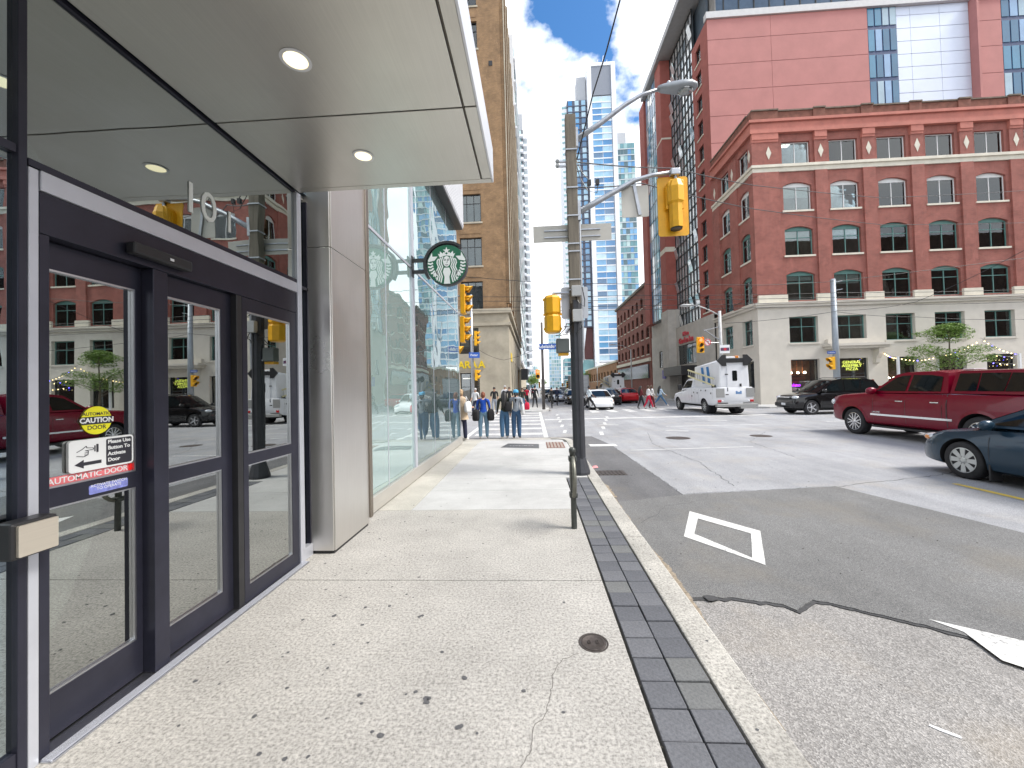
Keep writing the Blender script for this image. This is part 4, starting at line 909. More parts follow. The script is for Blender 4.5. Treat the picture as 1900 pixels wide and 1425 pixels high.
b.quad((TX-10.4, TY, 40), (TX, TY, 40), (TX, TY+28, 40), (TX-10.4, TY+28, 40)); b.quad((TX, TY+28, 0), (TX-10, TY+28, 0), (TX-10, TY+28, 40), (TX, TY+28, 40))
b.build('brick_wall', tan, tb)
for j in range(9):
    for i in (0, 1): put_win(tb, Pt, (3.4, 6.8)[i], 7.961+3.52*j, (1.4, 1.75)[i], 2.279, 0, 3, (.68,), black_fr, sill=lime)
    for i in range(8): put_win(tb, Pr, usB[1+2*i], 7.961+3.52*j, 1.5, 2.279, RZ['+x'], 2, (.68,), black_fr, sill=lime)
    MB().box(TX-3.55, TX-1.9, TY-.03, TY+.01, 10.55+3.52*j, 11.25+3.52*j).build('spandrel_panel', tan, tb)
for i in range(9): MB().box(TX+.001, TX+.28, TY+3.4*i-.45+.5, TY+3.4*i+.45, 8.4, 39.2+(.9 if i % 2 else 0)).build('pilaster', tan, tb)
for i in range(9): MB().box(TX+.28, TX+.36, TY+3.4*i-.05, TY+3.4*i+.2, 8.4, 39).build('pilaster_edge', lime, tb)
MB().box(TX-10.4, TX-.0, TY+.9, TY+1.0, 8, 39.8).build('rooms', room_dark, tb); MB().box(TX-1.0, TX-.9, TY+1, TY+28, 0, 39.8).build('rooms', room_dark, tb)
b = MB(); Pl = wall_grid(b, (TX-10.35, TY-.15, 0), '-y', [0, 6.55, 8.1, 10.5], [0, .01, 2.95, 4.45, 6.5, 7.95], {(1, 1), (1, 3)}, .35)
Pl2 = wall_grid(b, (TX+.15, TY-.15, 0), '+x', [0, 1.2, 2.6, 4.2, 5.9, 7.6, 9.3, 11, 12.7, 14.4, 16.1, 28], [0, .6, 4.2, 7.95], {(2*i+2, 1) for i in range(5)}, .3)
b.quad((TX-10, TY-.15, 7.95), (TX+.15, TY-.15, 7.95), (TX+.15, TY+28, 7.95), (TX-10, TY+28, 7.95)); b.build('stone_wall', lime, tb)
for z0, z1, p_ in ((7.6, 7.95, .22), (6.62, 6.85, .16)): MB().box(TX-10.35, TX+.15+p_, TY-.15-p_, TY, z0, z1).build('belt_course', lime, tb); MB().box(TX, TX+.152+p_, TY, TY+28, z0, z1).build('belt_course', lime, tb)
put_win(tb, Pl, 6.55, 4.46, 1.55, 2.03, 0, 2, (.6,), black_fr, depth=.25); put_win(tb, Pl, 6.55, .02, 1.55, 2.92, 0, 2, (.62,), black_fr, g_win2, depth=.25)
for i in range(5): put_win(tb, Pl2, (2.6, 5.9, 9.3, 12.7, 16.1)[i] if i < 4 else 14.4, .62, 1.6, 3.55, RZ['+x'], 2, (.75,), black_fr, depth=.2) if i < 4 else None
MB().box(TX-4.0, TX-2.0, TY-.2, TY-.151, 3.12, 4.15).build('sign_band', lime, tb)
yl = mat('sign_yellow', (.80, .58, .02), .5, 0, 0)
text('sign_lettering', 'ARA', .78, yl, (TX-3.18, TY-.23, 3.55), '-y', tb, .03, bold=.02); text('sign_lettering', 'A', .78, yl, (TX-2.05, TY-.23, 3.55), '-y', tb, .03, bold=.02)
MB().box(TX+.16, TX+.2, 32.6, 34.2, 3.9, 4.6).build('sign_panel', yl, tb)
MB().box(TX-8.5, TX-8.3, TY+1.2, TY+4, 0, 3.4).build('shop_backdrop', shop_back, tb)
for j in range(3): MB().box(TX-3.7+.5*j, TX-3.3+.5*j, TY+.5, TY+.8, 2.5, 2.54).build('ceiling_light_and_fill', lit, tb)
MB().box(TX-.95, TX-.65, TY-.03, TY, 27.6, 28.0).build('vent', black, tb)
aw = tag(MB().box(-2.2, -.9, 62, 66, 2.9, 4.6).build('awning', mat('awning_grey', (.05, .052, .06), .8, 0, .15)), 'dark grey boxy awning hanging over the far left sidewalk', 'awning')
# ---------------------------------------------------------------- towers
def tower(name, label, x0, x1, y0, y1, h, rows, cols, wm, panes, slab_m, z0=0., face='-y', mx_=.12, slab=.35, balcony=0.):
    t = thing(name, label, 'tower', (x0, y0, 0)); t.location = (0, 0, 0)
    MB().box(x0, x1, y0, y1, z0, h).build('tower_wall', wm, t)
    rh = (h-z0)/rows
    for fc in face.split():
        W = (x1-x0) if fc == '-y' else (y1-y0); cw = W/cols
        pm_ = [MB().box(cw*mx_, cw*(1-mx_), -.10, -.02, rh*.14, rh*.92).mesh('pane', m_) for m_ in panes]
        sm = MB().box(0, W, -.3-balcony, -.01, -slab/2, slab/2).mesh('floor_slab', slab_m)
        for j in range(rows):
            for i in range(cols):
                q = (x0+cw*i, y0, z0+rh*j) if fc == '-y' else (x0, y1-cw*i, z0+rh*j) if fc == '-x' else (x1, y0+cw*i, z0+rh*j)
                obj('pane', random.choice(pm_), t, q, RZ[fc])
            q = (x0, y0, z0+rh*j) if fc == '-y' else (x0, y1, z0+rh*j) if fc == '-x' else (x1, y0, z0+rh*j)
            obj('floor_slab', sm, t, q, RZ[fc])
    return t
wht = mat('tower_white', (.74, .76, .80), .5, 0, .04); dgrey = mat('tower_dark', (.09, .10, .14), .45, .1, .12)
bl = [mat('tower_blue_%d' % i, c, .06, 0, .3, .12, spec=1.) for i, c in enumerate(((.06, .24, .50), (.16, .38, .62), (.34, .56, .72), (.50, .68, .80), (.10, .20, .34)))]
tl_ = [mat('tower_teal_%d' % i, c, .08, 0, .3, .12, spec=1.) for i, c in enumerate(((.10, .26, .30), (.25, .44, .46), (.45, .60, .60), (.05, .12, .15)))]
ta = tower('white_frame_tower', 'slim white framed blue glass tower, tallest at the end of the street', 28.4, 36.6, 170, 185, 127, 42, 2, wht, bl, wht, 12, slab=.5, mx_=.03)
for x in (26.4, 36.75): MB().box(x, x+1.85, 169.2, 185, 0, 141).build('frame_fin', wht, ta)
MB().box(28.3, 36.7, 169.6, 185, 127.2, 140).build('crown_screen', mat('crown_grey', (.22, .24, .28), .5, .2, .08), ta); MB().box(26.5, 38.5, 169.4, 185, 140, 141.5).build('crown_cap', wht, ta)
for x, h in ((31.0, 145), (33.4, 146.5), (35, 144.5)): MB().cyl((x, 172, 141.5), (x+.8, 172, h), .12, 6).build('antenna', steel, ta)
tdk = tower('dark_grid_tower', 'dark grey tower with a grid of small blue windows beside the white framed tower', 17.6, 26.2, 171, 186, 126.5, 38, 3, dgrey, bl, dgrey, 27, slab=.4, mx_=.2)
MB().box(15.4, 17.55, 171.5, 190, 27, 125).build('white_flank', wht, tdk)
for j in range(38): MB().box(15.3, 17.5, 171.3, 171.48, 28+2.58*j, 28.7+2.58*j).build('flank_window', tl_[1], tdk)
MB().box(22.2, 26.1, 172, 178, 126.5, 137.5).build('lift_house', mat('lift_grey', (.42, .44, .47), .6, 0, .06), tdk)
MB().box(17.6, 26.2, 172, 186, 13, 26.9).build('podium_wall', mat('podium_dark', (.10, .03, .03), .5, 0, .2), tdk); MB().box(17.6, 26.2, 171.5, 186, 0, 13).build('podium_glazing', tl_[1], tdk)
for a, c in (((22.5, 170.6, 26.5), (20.2, 170.6, 8)), ((18.0, 170.6, 18), (19.6, 170.6, 8))): MB().bar(a, c, 1.5, 1.2).build('raking_column', wht, tdk)
tt = tower('teal_tower', 'lower teal glass tower right of the white framed tower', 38.7, 46.5, 172, 190, 107, 38, 5, mat('tower_teal_wall', (.28, .36, .38), .5, 0, .1), tl_+bl[:2], mat('tower_slab_grey', (.50, .55, .58), .6, 0, .08), 5, slab=.4, mx_=.05)
MB().box(38.7, 43, 172.5, 188, 107, 112).build('roof_plant', MAT['lift_grey'], tt)
tw = tower('balcony_tower', 'narrow pale condominium tower with stacked balconies behind the tan building', -16, -1.6, 150, 176, 101, 34, 3, mat('condo_dark', (.14, .15, .17), .5, 0, .15), tl_, wht, 0, '-y +x', .15, .9, 1.2)
MB().box(-16, -1.8, 151, 175, 101, 108).build('roof_plant', MAT['lift_grey'], tw)
MB().box(-8, -3.0, 148.8, 149.6, 0, 96).build('white_fin', wht, tw)
fa = tower('pale_glass_tower', 'pale green glass tower far away at the street end', 13.5, 23.4, 330, 345, 48, 16, 5, mat('far_pale', (.60, .68, .68), .5, 0, .06), tl_[1:3]+bl[2:4], wht, 0)
fb = tower('grey_slab_block', 'grey banded office slab far down the street', 23.8, 33, 300, 320, 23, 7, 4, mat('far_grey', (.36, .38, .40), .6, 0, .1), tl_, mat('far_band', (.56, .58, .60), .6, 0, .05), 0, '-y -x', .02)
fd = tower('far_white_block', 'low white block closing the far end of the street on the left', -9, 5, 420, 440, 24, 5, 6, wht, tl_, mat('far_band2', (.45, .50, .56), .6, 0, .05), 0)
fe = tower('left_pale_slab', 'pale concrete slab building just behind the tan high-rise', -12, -2.05, 66, 120, 62, 14, 5, mat('pale_concrete', (.62, .62, .62), .7, 0, .08), tl_, wht, 6, '+x', .2)
MB().box(-12, -2.2, 67, 119, 0, 6).build('base', lime, fe)

# ---------------------------------------------------------------- blocks behind the camera, seen only as reflections
db = brick_mat('brick_dark', (.16, .10, .075), (.13, .085, .065), (.16, .12, .1))  # dark brown brick
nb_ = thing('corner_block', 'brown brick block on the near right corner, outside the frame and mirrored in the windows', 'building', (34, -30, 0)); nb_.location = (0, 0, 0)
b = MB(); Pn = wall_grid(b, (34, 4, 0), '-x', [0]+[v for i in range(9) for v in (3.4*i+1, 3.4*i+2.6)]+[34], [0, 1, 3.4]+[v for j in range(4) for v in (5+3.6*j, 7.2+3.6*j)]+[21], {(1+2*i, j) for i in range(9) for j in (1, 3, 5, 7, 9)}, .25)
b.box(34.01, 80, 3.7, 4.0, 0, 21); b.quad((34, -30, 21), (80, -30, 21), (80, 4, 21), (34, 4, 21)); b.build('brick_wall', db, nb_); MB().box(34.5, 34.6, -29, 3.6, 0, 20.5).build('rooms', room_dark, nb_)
for i in range(9):
    for z, h in ((1, 2.4), (5, 2.2), (8.6, 2.2), (12.2, 2.2), (15.8, 2.2)): put_win(nb_, Pn, 3.4*i+1, z, 1.6, h, RZ['-x'], 2, (.5,), black_fr)
# ================================================================== STREET FURNITURE
wood = mat('weathered_wood', (.20, .175, .14), .9, 0, .3, 2.5, .4, 40, vstretch=(6, 6, .5))
pole_dk = mat('pole_dark_steel', (.045, .047, .055), .5, .3, .2, 6)
sign_back = mat('sign_back', (.52, .50, .45), .5, .2, .10, 2)
lens_red = emit('lens_red_on', (1, .05, .02), 6); lens_off = mat('lens_dark', (.03, .02, .02), .3, 0, .2)
blue_sg = mat('street_sign_blue', (.02, .09, .38), .45, 0, .04); sg_w = mat('street_sign_white', (.80, .81, .82), .5, 0, 0)
def signal(label, loc, rz, n=3, s=.35, on=None, back=False, group='traffic signal heads', name='traffic_signal', w_=.34):
    """yellow signal head; faces local -y"""
    t = thing(name, label, 'traffic signal', loc, rz, group); h = n*s
    MB().prism([(-w_/2, -h/2), (w_/2, -h/2), (w_/2, h/2), (-w_/2, h/2)], 'y', -.04, .14).build('housing', yellow_p, t, bevel=.02)
    for i in range(n):
        z = h/2-s*(i+.5)
        b = MB(); r = s*.40; N = 10; a0, a1 = R_(-25), R_(205)
        for k in range(N):
            p, q = a0+(a1-a0)*k/N, a0+(a1-a0)*(k+1)/N
            d = lambda a: .10+.17*max(0., (math.sin(a)+.45)/1.45)
            b.quad((r*math.cos(p), -.04, z+r*math.sin(p)), (r*math.cos(q), -.04, z+r*math.sin(q)), (r*math.cos(q), -.04-d(q), z+r*math.sin(q)), (r*math.cos(p), -.04-d(p), z+r*math.sin(p)))
        o = b.build('visor', yellow_p, t, True); m = o.modifiers.new('thick', 'SOLIDIFY'); m.thickness = .012
        MB().lathe([(r*.93, 0), (r*.93, -.012), (.001, -.03)], (0, -.04, z), 'y', 14).build('lens', lens_red if on == i else lens_off, t)
    return t
# ---- utility pole
UX, UY = .85, 7.72
up = thing('utility_pole', 'tall utility pole of weathered wood on a dark steel lower shaft beside the kerb', 'utility pole', (UX, UY, 0))
b = MB(); b.prism([(.115*math.cos(R_(a)), .115*math.sin(R_(a))) for a in range(22, 382, 45)], 'z', 0, 3.36); b.build('steel_shaft', pole_dk, up)
for a in (0, 90, 180, 270): MB().box(-.02, .02, -.122, -.1, .25, 3.2).build('shaft_rib', pole_dk, up, rz=R_(a+20))
MB().lathe([(.20, 0), (.20, .05), (.15, .22), (.12, .32)], n=12).build('base_skirt', pole_dk, up)
MB().prism([(-.1, -.09), (.1, -.09), (.1, .09), (-.1, .09)], 'z', 3.30, 7.02).build('wood_shaft', wood, up, bevel=.012)
for z in (6.3, 5.55, 5.0, 4.45, 4.3, 3.75, 3.55): MB().box(-.112, .112, -.105, .105, z, z+.025).build('strap', steel, up)
MB().tube([(.125, -.02, 2.2), (.125, -.02, 5.3)], .028, 8).build('conduit', steel, up)
MB().box(-.08, .10, -.20, -.10, 3.42, 3.62).build('junction_box', greyp, up, bevel=.008); MB().box(-.075, .105, -.215, -.116, 2.93, 3.16).build('junction_box', greyp, up, bevel=.008)
random.seed(2)
for k in range(6):
    p0 = Vector((random.uniform(-.1, .08), -.13, 2.95)); b = MB(); pts = [p0]
    for i in range(6): pts.append(pts[-1]+Vector((random.uniform(-.09, .03), random.uniform(-.03, .03), random.uniform(-.12, .02))))
    b.tube(pts, .009, 5).build('loose_cable', black, up)
MB().tube([(.0, -.12, 3.42), (.06, -.15, 3.28), (.16, -.14, 3.22), (.17, -.13, 3.35), (.13, -.1, 3.6)], .01, 6).build('loose_cable', black, up)
for k in range(2):
    MB().box(-.27, -.1, -.02, .02, 6.02+.09*k, 6.05+.09*k).build('insulator_arm', steel, up); MB().ball((-.27, 0, 6.05+.09*k), .045, n=8, k=6).build('insulator', greyp, up)
for sx in (.30, .46): MB().box(sx, sx+.07, -.05, .02, 5.62, 5.72).build('wire_clamp', black, up)
for pth in ([(.1, -.05, 6.0), (.16, -.05, 5.75), (.3, -.05, 5.5), (.48, -.04, 5.45), (.5, -.03, 5.62)], [(.1, -.06, 6.1), (.2, -.06, 5.85), (.34, -.04, 5.7)]): MB().tube(pth, .008, 6).build('loose_cable', black, up)
# lamp arm and cobra head
la = thing('street_lamp', 'grey cobra head street lamp on a curved arm at the top of the utility pole', 'street lamp', (UX, UY, 0))
arm = [(.10, 0, 6.55), (.55, 0, 6.82), (1.07, 0, 7.18), (1.40, 0, 7.36), (1.78, 0, 7.46)]
MB().tube(arm, [.055, .05, .042, .036, .032], 10).build('arm', steel, la, True)
MB().box(.09, .14, -.08, .08, 6.38, 6.75).build('mount_plate', steel, la)
hd = MB(); N = 14
prof = [(1.72, .05, .05, 7.46), (1.80, .085, .075, 7.455), (1.95, .11, .10, 7.455), (2.15, .15, .115, 7.455), (2.32, .155, .105, 7.455), (2.44, .10, .06, 7.455), (2.48, .02, .02, 7.455)]
vv = []
for x, ry, rzz, zc in prof:
    for k in range(N):
        a = 2*math.pi*k/N; vv.append((x, ry*math.cos(a), zc+rzz*max(-.55, math.sin(a))))
hd.add(vv, [[i*N+j, i*N+(j+1) % N, (i+1)*N+(j+1) % N, (i+1)*N+j] for i in range(len(prof)-1) for j in range(N)]+[list(range(N))[::-1], list(range((len(prof)-1)*N, len(prof)*N))])
head = hd.build('lamp_head', mat('lamp_grey', (.30, .32, .34), .45, .3, .1), la, True)
MB().ball((2.24, 0, 7.40), .15, .12, .09, 14, 8).build('lamp_bowl', glass('lamp_bowl', (.75, .78, .75), .2), head, True); MB().ball((1.93, 0, 7.57), .035, n=8, k=6).build('photocell', steel, head)
# signal arm
sa = thing('traffic_mast', 'curved grey mast arm reaching over the road from the utility pole', 'mast arm', (UX, UY, 0))
MB().tube([(.10, 0, 5.10), (.45, 0, 5.28), (1.22, 0, 5.68), (1.55, 0, 5.76), (1.97, 0, 5.80)], [.06, .055, .045, .04, .038], 10).build('arm', steel, sa, True)
MB().box(.095, .15, -.09, .09, 4.92, 5.30).build('mount_plate', steel, sa); MB().box(1.90, 2.08, -.06, .06, 5.73, 5.86).build('end_clamp', steel, sa, bevel=.02)
MB().cyl((2.0, 0, 5.75), (2.0, 0, 5.6), .03, 8).build('hanger', steel, sa)
bs_ = thing('traffic_signal', 'large yellow traffic signal with a full backboard seen from behind, hanging from the mast arm', 'traffic signal', (UX+1.96, UY, 5.15), group='traffic signal heads')
MB().prism(rrect(-.30, .28, -.58, .58, .05), 'y', .04, .06).build('backboard', yellow_p, bs_)
MB().prism([(-.15, .02), (.15, .02), (.15, .43), (.08, .46), (-.10, .46), (-.15, .40)], 'y', -.13, .04).build('housing', yellow_p, bs_, bevel=.02)
MB().lathe([(.125, -.47), (.125, -.02), (.155, .02), (.16, .30), (.11, .44)], (0, -.07, 0), n=8).build('housing', yellow_p, bs_); MB().cyl((0, -.07, -.475), (0, -.07, -.5), .11, 8).build('end_cap', black, bs_)
for sx in (-.15, .15): MB().box(sx-.02, sx+.02, -.05, .04, -.08, .36).build('side_clip', yellow_p, bs_)
# sign backs
s1 = thing('hanging_sign', 'pale square sign seen from behind on the mast arm left of the yellow signal', 'sign', (UX+1.22, UY+.05, 5.28))
MB().prism(rrect(-.25, .27, -.30, .32, .03), 'y', 0, .012).build('plate', sign_back, s1); MB().bar((-.02, -.02, .40), (.09, -.02, -.27), .06, .02, up=(0, 1, 0)).build('rail', steel, s1)
s2 = thing('name_board', 'long pale street name board seen from behind across the utility pole', 'sign', (UX, UY+.13, 4.75))
MB().box(-.78, .77, 0, .02, -.16, .17).build('plate', sign_back, s2, bevel=.004)
for z in (-.075, .06): MB().box(-.56, .55, -.025, 0, z-.012, z+.012).build('rail', steel, s2)
s3 = thing('pole_sign', 'grey rounded sign plate seen from behind on the lower part of the utility pole', 'sign', (UX, UY+.14, 3.36))
MB().prism(rrect(-.26, .27, -.32, .31, .04), 'y', 0, .012).build('plate', mat('sign_back_grey', (.48, .50, .53), .4, .4, .05), s3)
pd = thing('pedestrian_signal', 'yellow two-part signal housing seen from behind on a bracket left of the utility pole', 'traffic signal', (UX-.45, UY-.05, 3.10))
for z0, z1 in ((.0, .36), (-.36, -.002)): MB().lathe([(.13, z0), (.165, z0+.03), (.165, z1-.05), (.13, z1)], n=8).build('housing', yellow_p, pd)
for sx in (-1, 1):
    for z in (.28, -.02, -.3): MB().box(sx*.15-.03, sx*.15+.03, -.02, .02, z, z+.04).build('hinge', yellow_p, pd)
MB().tube([(0, .02, .36), (.03, .02, .42), (.36, .05, .42)], .028, 8).build('bracket', steel, pd)
pg = thing('pedestrian_signal', 'dark grey walk signal box with a yellow underside on the utility pole', 'traffic signal', (UX-.25, UY-.02, 2.49))
MB().box(-.14, .11, -.06, .12, -.14, .14).build('housing', mat('walk_grey', (.11, .125, .12), .5, .1, .1), pg, bevel=.02); MB().box(-.10, .10, .0, .16, -.19, -.141).build('lower_lip', yellow_p, pg); MB().box(.10, .16, -.03, .03, -.13, -.1).build('bracket', steel, pg)
# ---- post and ring
pr_ = thing('bike_post', 'slim dark grey bicycle post with a ring standing at the edge of the pavers', 'bike post', (.44, 4.77, 0))
dkp = mat('post_paint', (.075, .08, .075), .4, .5, .2, 20)
MB().lathe([(.036, -.02), (.034, .0), (.034, .90), (.040, .905), (.040, .945), (.022, .965), (.0, .968)], n=16).build('post', dkp, pr_, auto=50)
ring = [(0, .23*math.cos(R_(a))*.9, .62+.23*math.sin(R_(a))) for a in range(0, 361, 15)]
MB().tube(ring, .024, 10, False).build('ring', mat('ring_cast', (.20, .20, .17), .45, .7, .2, 20), pr_, True)
for z in (.40, .83): MB().box(-.048, .048, -.05, .05, z-.03, z+.03).build('ring_clamp', dkp, pr_, bevel=.01)
# ---- signals across the junction
q = at(862, 556, 'y', 14.2); npole = thing('signal_pole', 'grey signal pole at the near corner behind the coffee shop glass', 'pole', (q.x-.75, 14.0, 0), group='signal poles')
MB().cyl((0, 0, -.02), (0, 0, 5.6), .10, 12, .08).build('shaft', steel, npole, True)
for z in (5.1, 4.4): MB().bar((.08, 0, z), (.66, .2, z), .04).build('bracket', steel, npole)
signal('upper yellow signal head in side view right of the round sign', (q.x, 14.2, q.z), R_(90), 3)
q = at(861, 612, 'y', 15.8); signal('lower yellow signal head in side view below the upper one', (q.x, 15.8, q.z), R_(90), 3)
q = at(847, 652, 'y', 14.0); signal('yellow walk signal at the edge of the coffee shop glass', (q.x-.05, 14.0, q.z), R_(90), 1, .42)
q = at(878, 740, 'y', 29.4); lpole = thing('signal_pole', 'grey signal pole in front of the yellow lettered shopfront', 'pole', (q.x, 29.4, 0), group='signal poles')
zt = at(872, 547, 'y', 29.4).z; MB().cyl((0, 0, 0), (0, 0, zt), .13, 12, .10).build('shaft', steel, lpole, True)
for a, c in (((0, 0, 5.6), (-.9, -.3, 7.4)), ((0, 0, 5.2), (.35, -.1, 5.5)), ((0, 0, 6.5), (-.8, -.2, 6.9))): MB().bar(a, c, .06).build('bracket', steel, lpole)
q = at(884, 628, 'y', 29.1); signal('small yellow signal head on the pole in front of the tan building', (q.x, 29.1, q.z), R_(90), 3, .36)
q = at(885, 696, 'y', 29.1); signal('yellow walk signal on the pole under the blue street sign', (q.x, 29.1, q.z), R_(90), 2, .40)
q = at(880, 659, 'y', 29.2); s = thing('street_sign', 'small blue street name sign on the pole in front of the tan building', 'sign', (q.x, 29.15, q.z), R_(20)); MB().box(-.40, .42, 0, .02, -.21, .21).build('plate', blue_sg, s); text('lettering', 'Peter', .26, sg_w, (0, -.004, 0), '-y', s, .002)
q = at(1009, 757, 'y', 29.6); cpole = thing('signal_pole', 'dark slender pole on the far corner carrying the blue Adelaide sign', 'pole', (q.x, 29.6, 0), group='signal poles')
MB().cyl((0, 0, 0), (0, 0, at(1008, 598, 'y', 29.6).z), .12, 12, .09).build('shaft', mat('pole_brown', (.10, .09, .085), .6, .3, .2), cpole, True)
q = at(1017, 643, 'y', 29.4); s = thing('street_sign', 'blue street name sign reading Adelaide St W in white letters', 'sign', (q.x, 29.4, q.z)); MB().box(-.68, .70, 0, .025, -.21, .22).build('plate', blue_sg, s); text('lettering', 'Adelaide', .36, sg_w, (-.16, -.004, 0), '-y', s, .003, bold=.006); text('lettering', 'St W', .2, sg_w, (.48, -.004, .03), '-y', s, .003)
q = at(998, 694, 'y', 31); signal('dark signal with a lit red light beside the far corner pole', (q.x, 31, q.z), 0, 2, .36, 0)
for px, py, Y, lb in ((1053, 714, 60, 'far yellow signal just left of the utility pole shaft'), (1044, 716, 75, 'far yellow signal above the distant traffic'), (1001, 714, 70, 'far yellow signal low beside the far corner pole')):
    q = at(px, py, 'y', Y); t = signal(lb, (q.x, Y, q.z), 0, 3, .36); MB().cyl((.4, .1, -q.z), (.4, .1, 1), .08, 8).build('mounting_pole', steel, t); MB().bar((0, .1, .3), (.4, .1, .3), .05).build('bracket', steel, t)
# far right corner
q = at(1341, 745, 'y', 28.2); rp = thing('lamp_pole', 'grey lamp pole with a short arm at the cream corner of the brick building', 'pole', (q.x, 28.2, 0), group='lamp poles')
zt = at(1340, 577, 'y', 28.2).z; MB().cyl((0, 0, 0), (0, 0, zt), .14, 12, .10).build('shaft', greyp, rp, True)
MB().tube([(0, 0, zt-.3), (-.8, 0, zt+.15), (-1.5, 0, zt+.45), (-2.0, 0, zt+.5)], .045, 8).build('arm', greyp, rp, True); MB().ball((-2.3, 0, zt+.47), .42, .17, .11, 12, 6).build('lamp_head', greyp, rp, True)
for a, c in (((0, 0, 4.6), (-1.3, -.4, 5.4)), ((0, 0, 5.6), (-1.3, -.4, 5.3))): MB().bar(a, c, .05).build('bracket', steel, rp)
q = at(1300, 640, 'y', 27.6); signal('yellow signal showing red in front of the hotel stone base', (q.x, 27.6, q.z), R_(4), 3, .36, 0, w_=.46)
q = at(1313, 635, 'y', 27.7); s = thing('turn_sign', 'round white no left turn sign beside the red signal', 'sign', (q.x, 27.7, q.z)); MB().lathe([(.24, 0), (.24, .015)], axis='y', n=20).build('plate', sg_w, s)
MB().tube([(.205*math.cos(R_(a)), -.008, .205*math.sin(R_(a))) for a in range(0, 361, 20)], .026, 6, False).build('red_ring', red_sgn, s); MB().bar((-.14, -.01, .14), (.14, -.01, -.14), .035, .012, up=(0, 1, 0)).build('slash', red_sgn, s); MB().bar((.04, -.006, -.12), (.04, -.006, .06), .035, .01, up=(0, 1, 0)).build('arrow_mark', black, s); MB().bar((.05, -.006, .06), (-.08, -.006, .06), .035, .01, up=(0, 0, 1)).build('arrow_mark', black, s); MB().cyl((.0, .05, -.02), (.9, .3, -.02), .02, 6).build('bracket', steel, s)
q = at(1345, 648, 'y', 28.0); s = thing('stop_sign_plate', 'small white transit stop plate on the corner lamp pole', 'sign', (q.x, 27.98, q.z)); MB().box(-.34, .32, 0, .03, -.28, .30).build('plate', sg_w, s); MB().box(-.30, .28, -.006, 0, -.11, .11).build('dark_band', mat('transit_dark', (.10, .04, .10), .5, 0, 0), s); MB().lathe([(.10, -.012), (.10, -.006)], axis='y', n=14).build('emblem', red_sgn, s)
q = at(1553, 705, 'y', 27.6); gp = thing('lamp_pole', 'thick grey pole standing in front of the brick building entrance', 'pole', (q.x, 27.6, 0), group='lamp poles')
zt = at(1549, 520, 'y', 27.6).z; MB().cyl((0, 0, 0), (0, 0, zt), .20, 14, .15).build('shaft', mat('pole_bluegrey', (.30, .34, .38), .5, .3, .1), gp, True); MB().lathe([(.16, zt), (.14, zt+.08), (.0, zt+.12)], n=12).build('cap', steel, gp)
for z in (zt-.15, zt-.7): MB().bar((.1, -.1, z), (.45, -.2, z+.05), .04).build('wire_bracket', steel, gp)
q = at(1541, 674, 'y', 27.4); signal('orange signal in side view on the thick grey pole', (q.x+.05, 27.4, q.z), R_(-90), 2, .42)
q = at(1545, 654, 'y', 27.4); s = thing('street_sign', 'small dark blue street sign on the thick grey pole', 'sign', (q.x-.05, 27.38, q.z)); MB().box(-.30, .22, 0, .02, -.09, .09).build('plate', blue_sg, s); text('lettering', 'Adelaide', .12, sg_w, (-.04, -.004, 0), '-y', s, .002)
q = at(1165, 745, 'y', 60); fl = thing('lamp_pole', 'thin grey street lamp pole in front of the brown brick block', 'pole', (15.2, 62, 0), group='lamp poles')
MB().cyl((0, 0, 0), (0, 0, 7.2), .12, 8, .08).build('shaft', greyp, fl, True); MB().tube([(0, 0, 7.1), (-1.2, 0, 7.8), (-2.6, 0, 8.0)], .05, 6).build('arm', greyp, fl, True); MB().ball((-2.9, 0, 7.98), .4, .16, .1, 10, 6).build('lamp_head', greyp, fl, True)
fl2 = copy_tree(fl); fl2.location = (15.4, 96, 0); fl2['label'] = 'thin street lamp pole in front of the low orange brick building'
# ---- overhead wires
def wire(label, pts, r=.012, sag=0.):
    P3 = []
    for (a, b_) in zip(pts, pts[1:]):
        for k in range(8): t = k/8; v = a.lerp(b_, t); v.z -= sag*4*t*(1-t); P3.append(v)
    P3.append(pts[-1]); o = MB().tube(P3, r, 5, False).build('overhead_wire', black, None, True)
    return tag(o, label, 'wire', 'overhead wires')
wire('black cable rising steeply from the top of the utility pole', [Vector((UX+.1, UY-.05, 6.1)), at(1100, 175, 'y', 7.0), at(1125, 95, 'y', 6.2), at(1152, -6, 'y', 5.4)], .012)
wire('guy wire from the pole top over the mast arm to the right edge', [Vector((UX+.12, UY, 6.1)), at(1250, 312, 'y', 10), at(1400, 344, 'y', 14), at(1637, 367, 'y', 20), at(1910, 353, 'y', 24)], .013, .03)
wire('guy wire passing under the mast arm towards the right edge', [Vector((UX+.12, UY, 5.6)), at(1190, 340, 'y', 9), at(1400, 388, 'y', 14), at(1637, 417, 'y', 20), at(1910, 413, 'y', 24)], .013, .03)
for ya, yb, nth in ((547, 546, 'uppermost'), (555, 554, 'second from the top'), (566, 561, 'third from the top'), (573, 569, 'lowest')): wire(nth+' of the four parallel wires strung across the intersection', [at(815, ya+3, 'y', 25), at(1190, ya+1, 'y', 25), at(1560, yb-3, 'y', 25), at(1930, yb-10, 'y', 25)], .016, .06)
wire('overhead wire sloping down across the tan building', [at(800, 506, 'y', 26), at(870, 514, 'y', 26), at(1020, 525, 'y', 26), at(1420, 529, 'y', 26), at(1549, 522, 'y', 27.5), at(1930, 475, 'y', 27.5)], .018, .02)
wire('overhead wire from the grey pole rising to the right edge', [at(1551, 576, 'y', 27.4), at(1700, 560, 'y', 27), at(1930, 448, 'y', 24)], .016, .15)
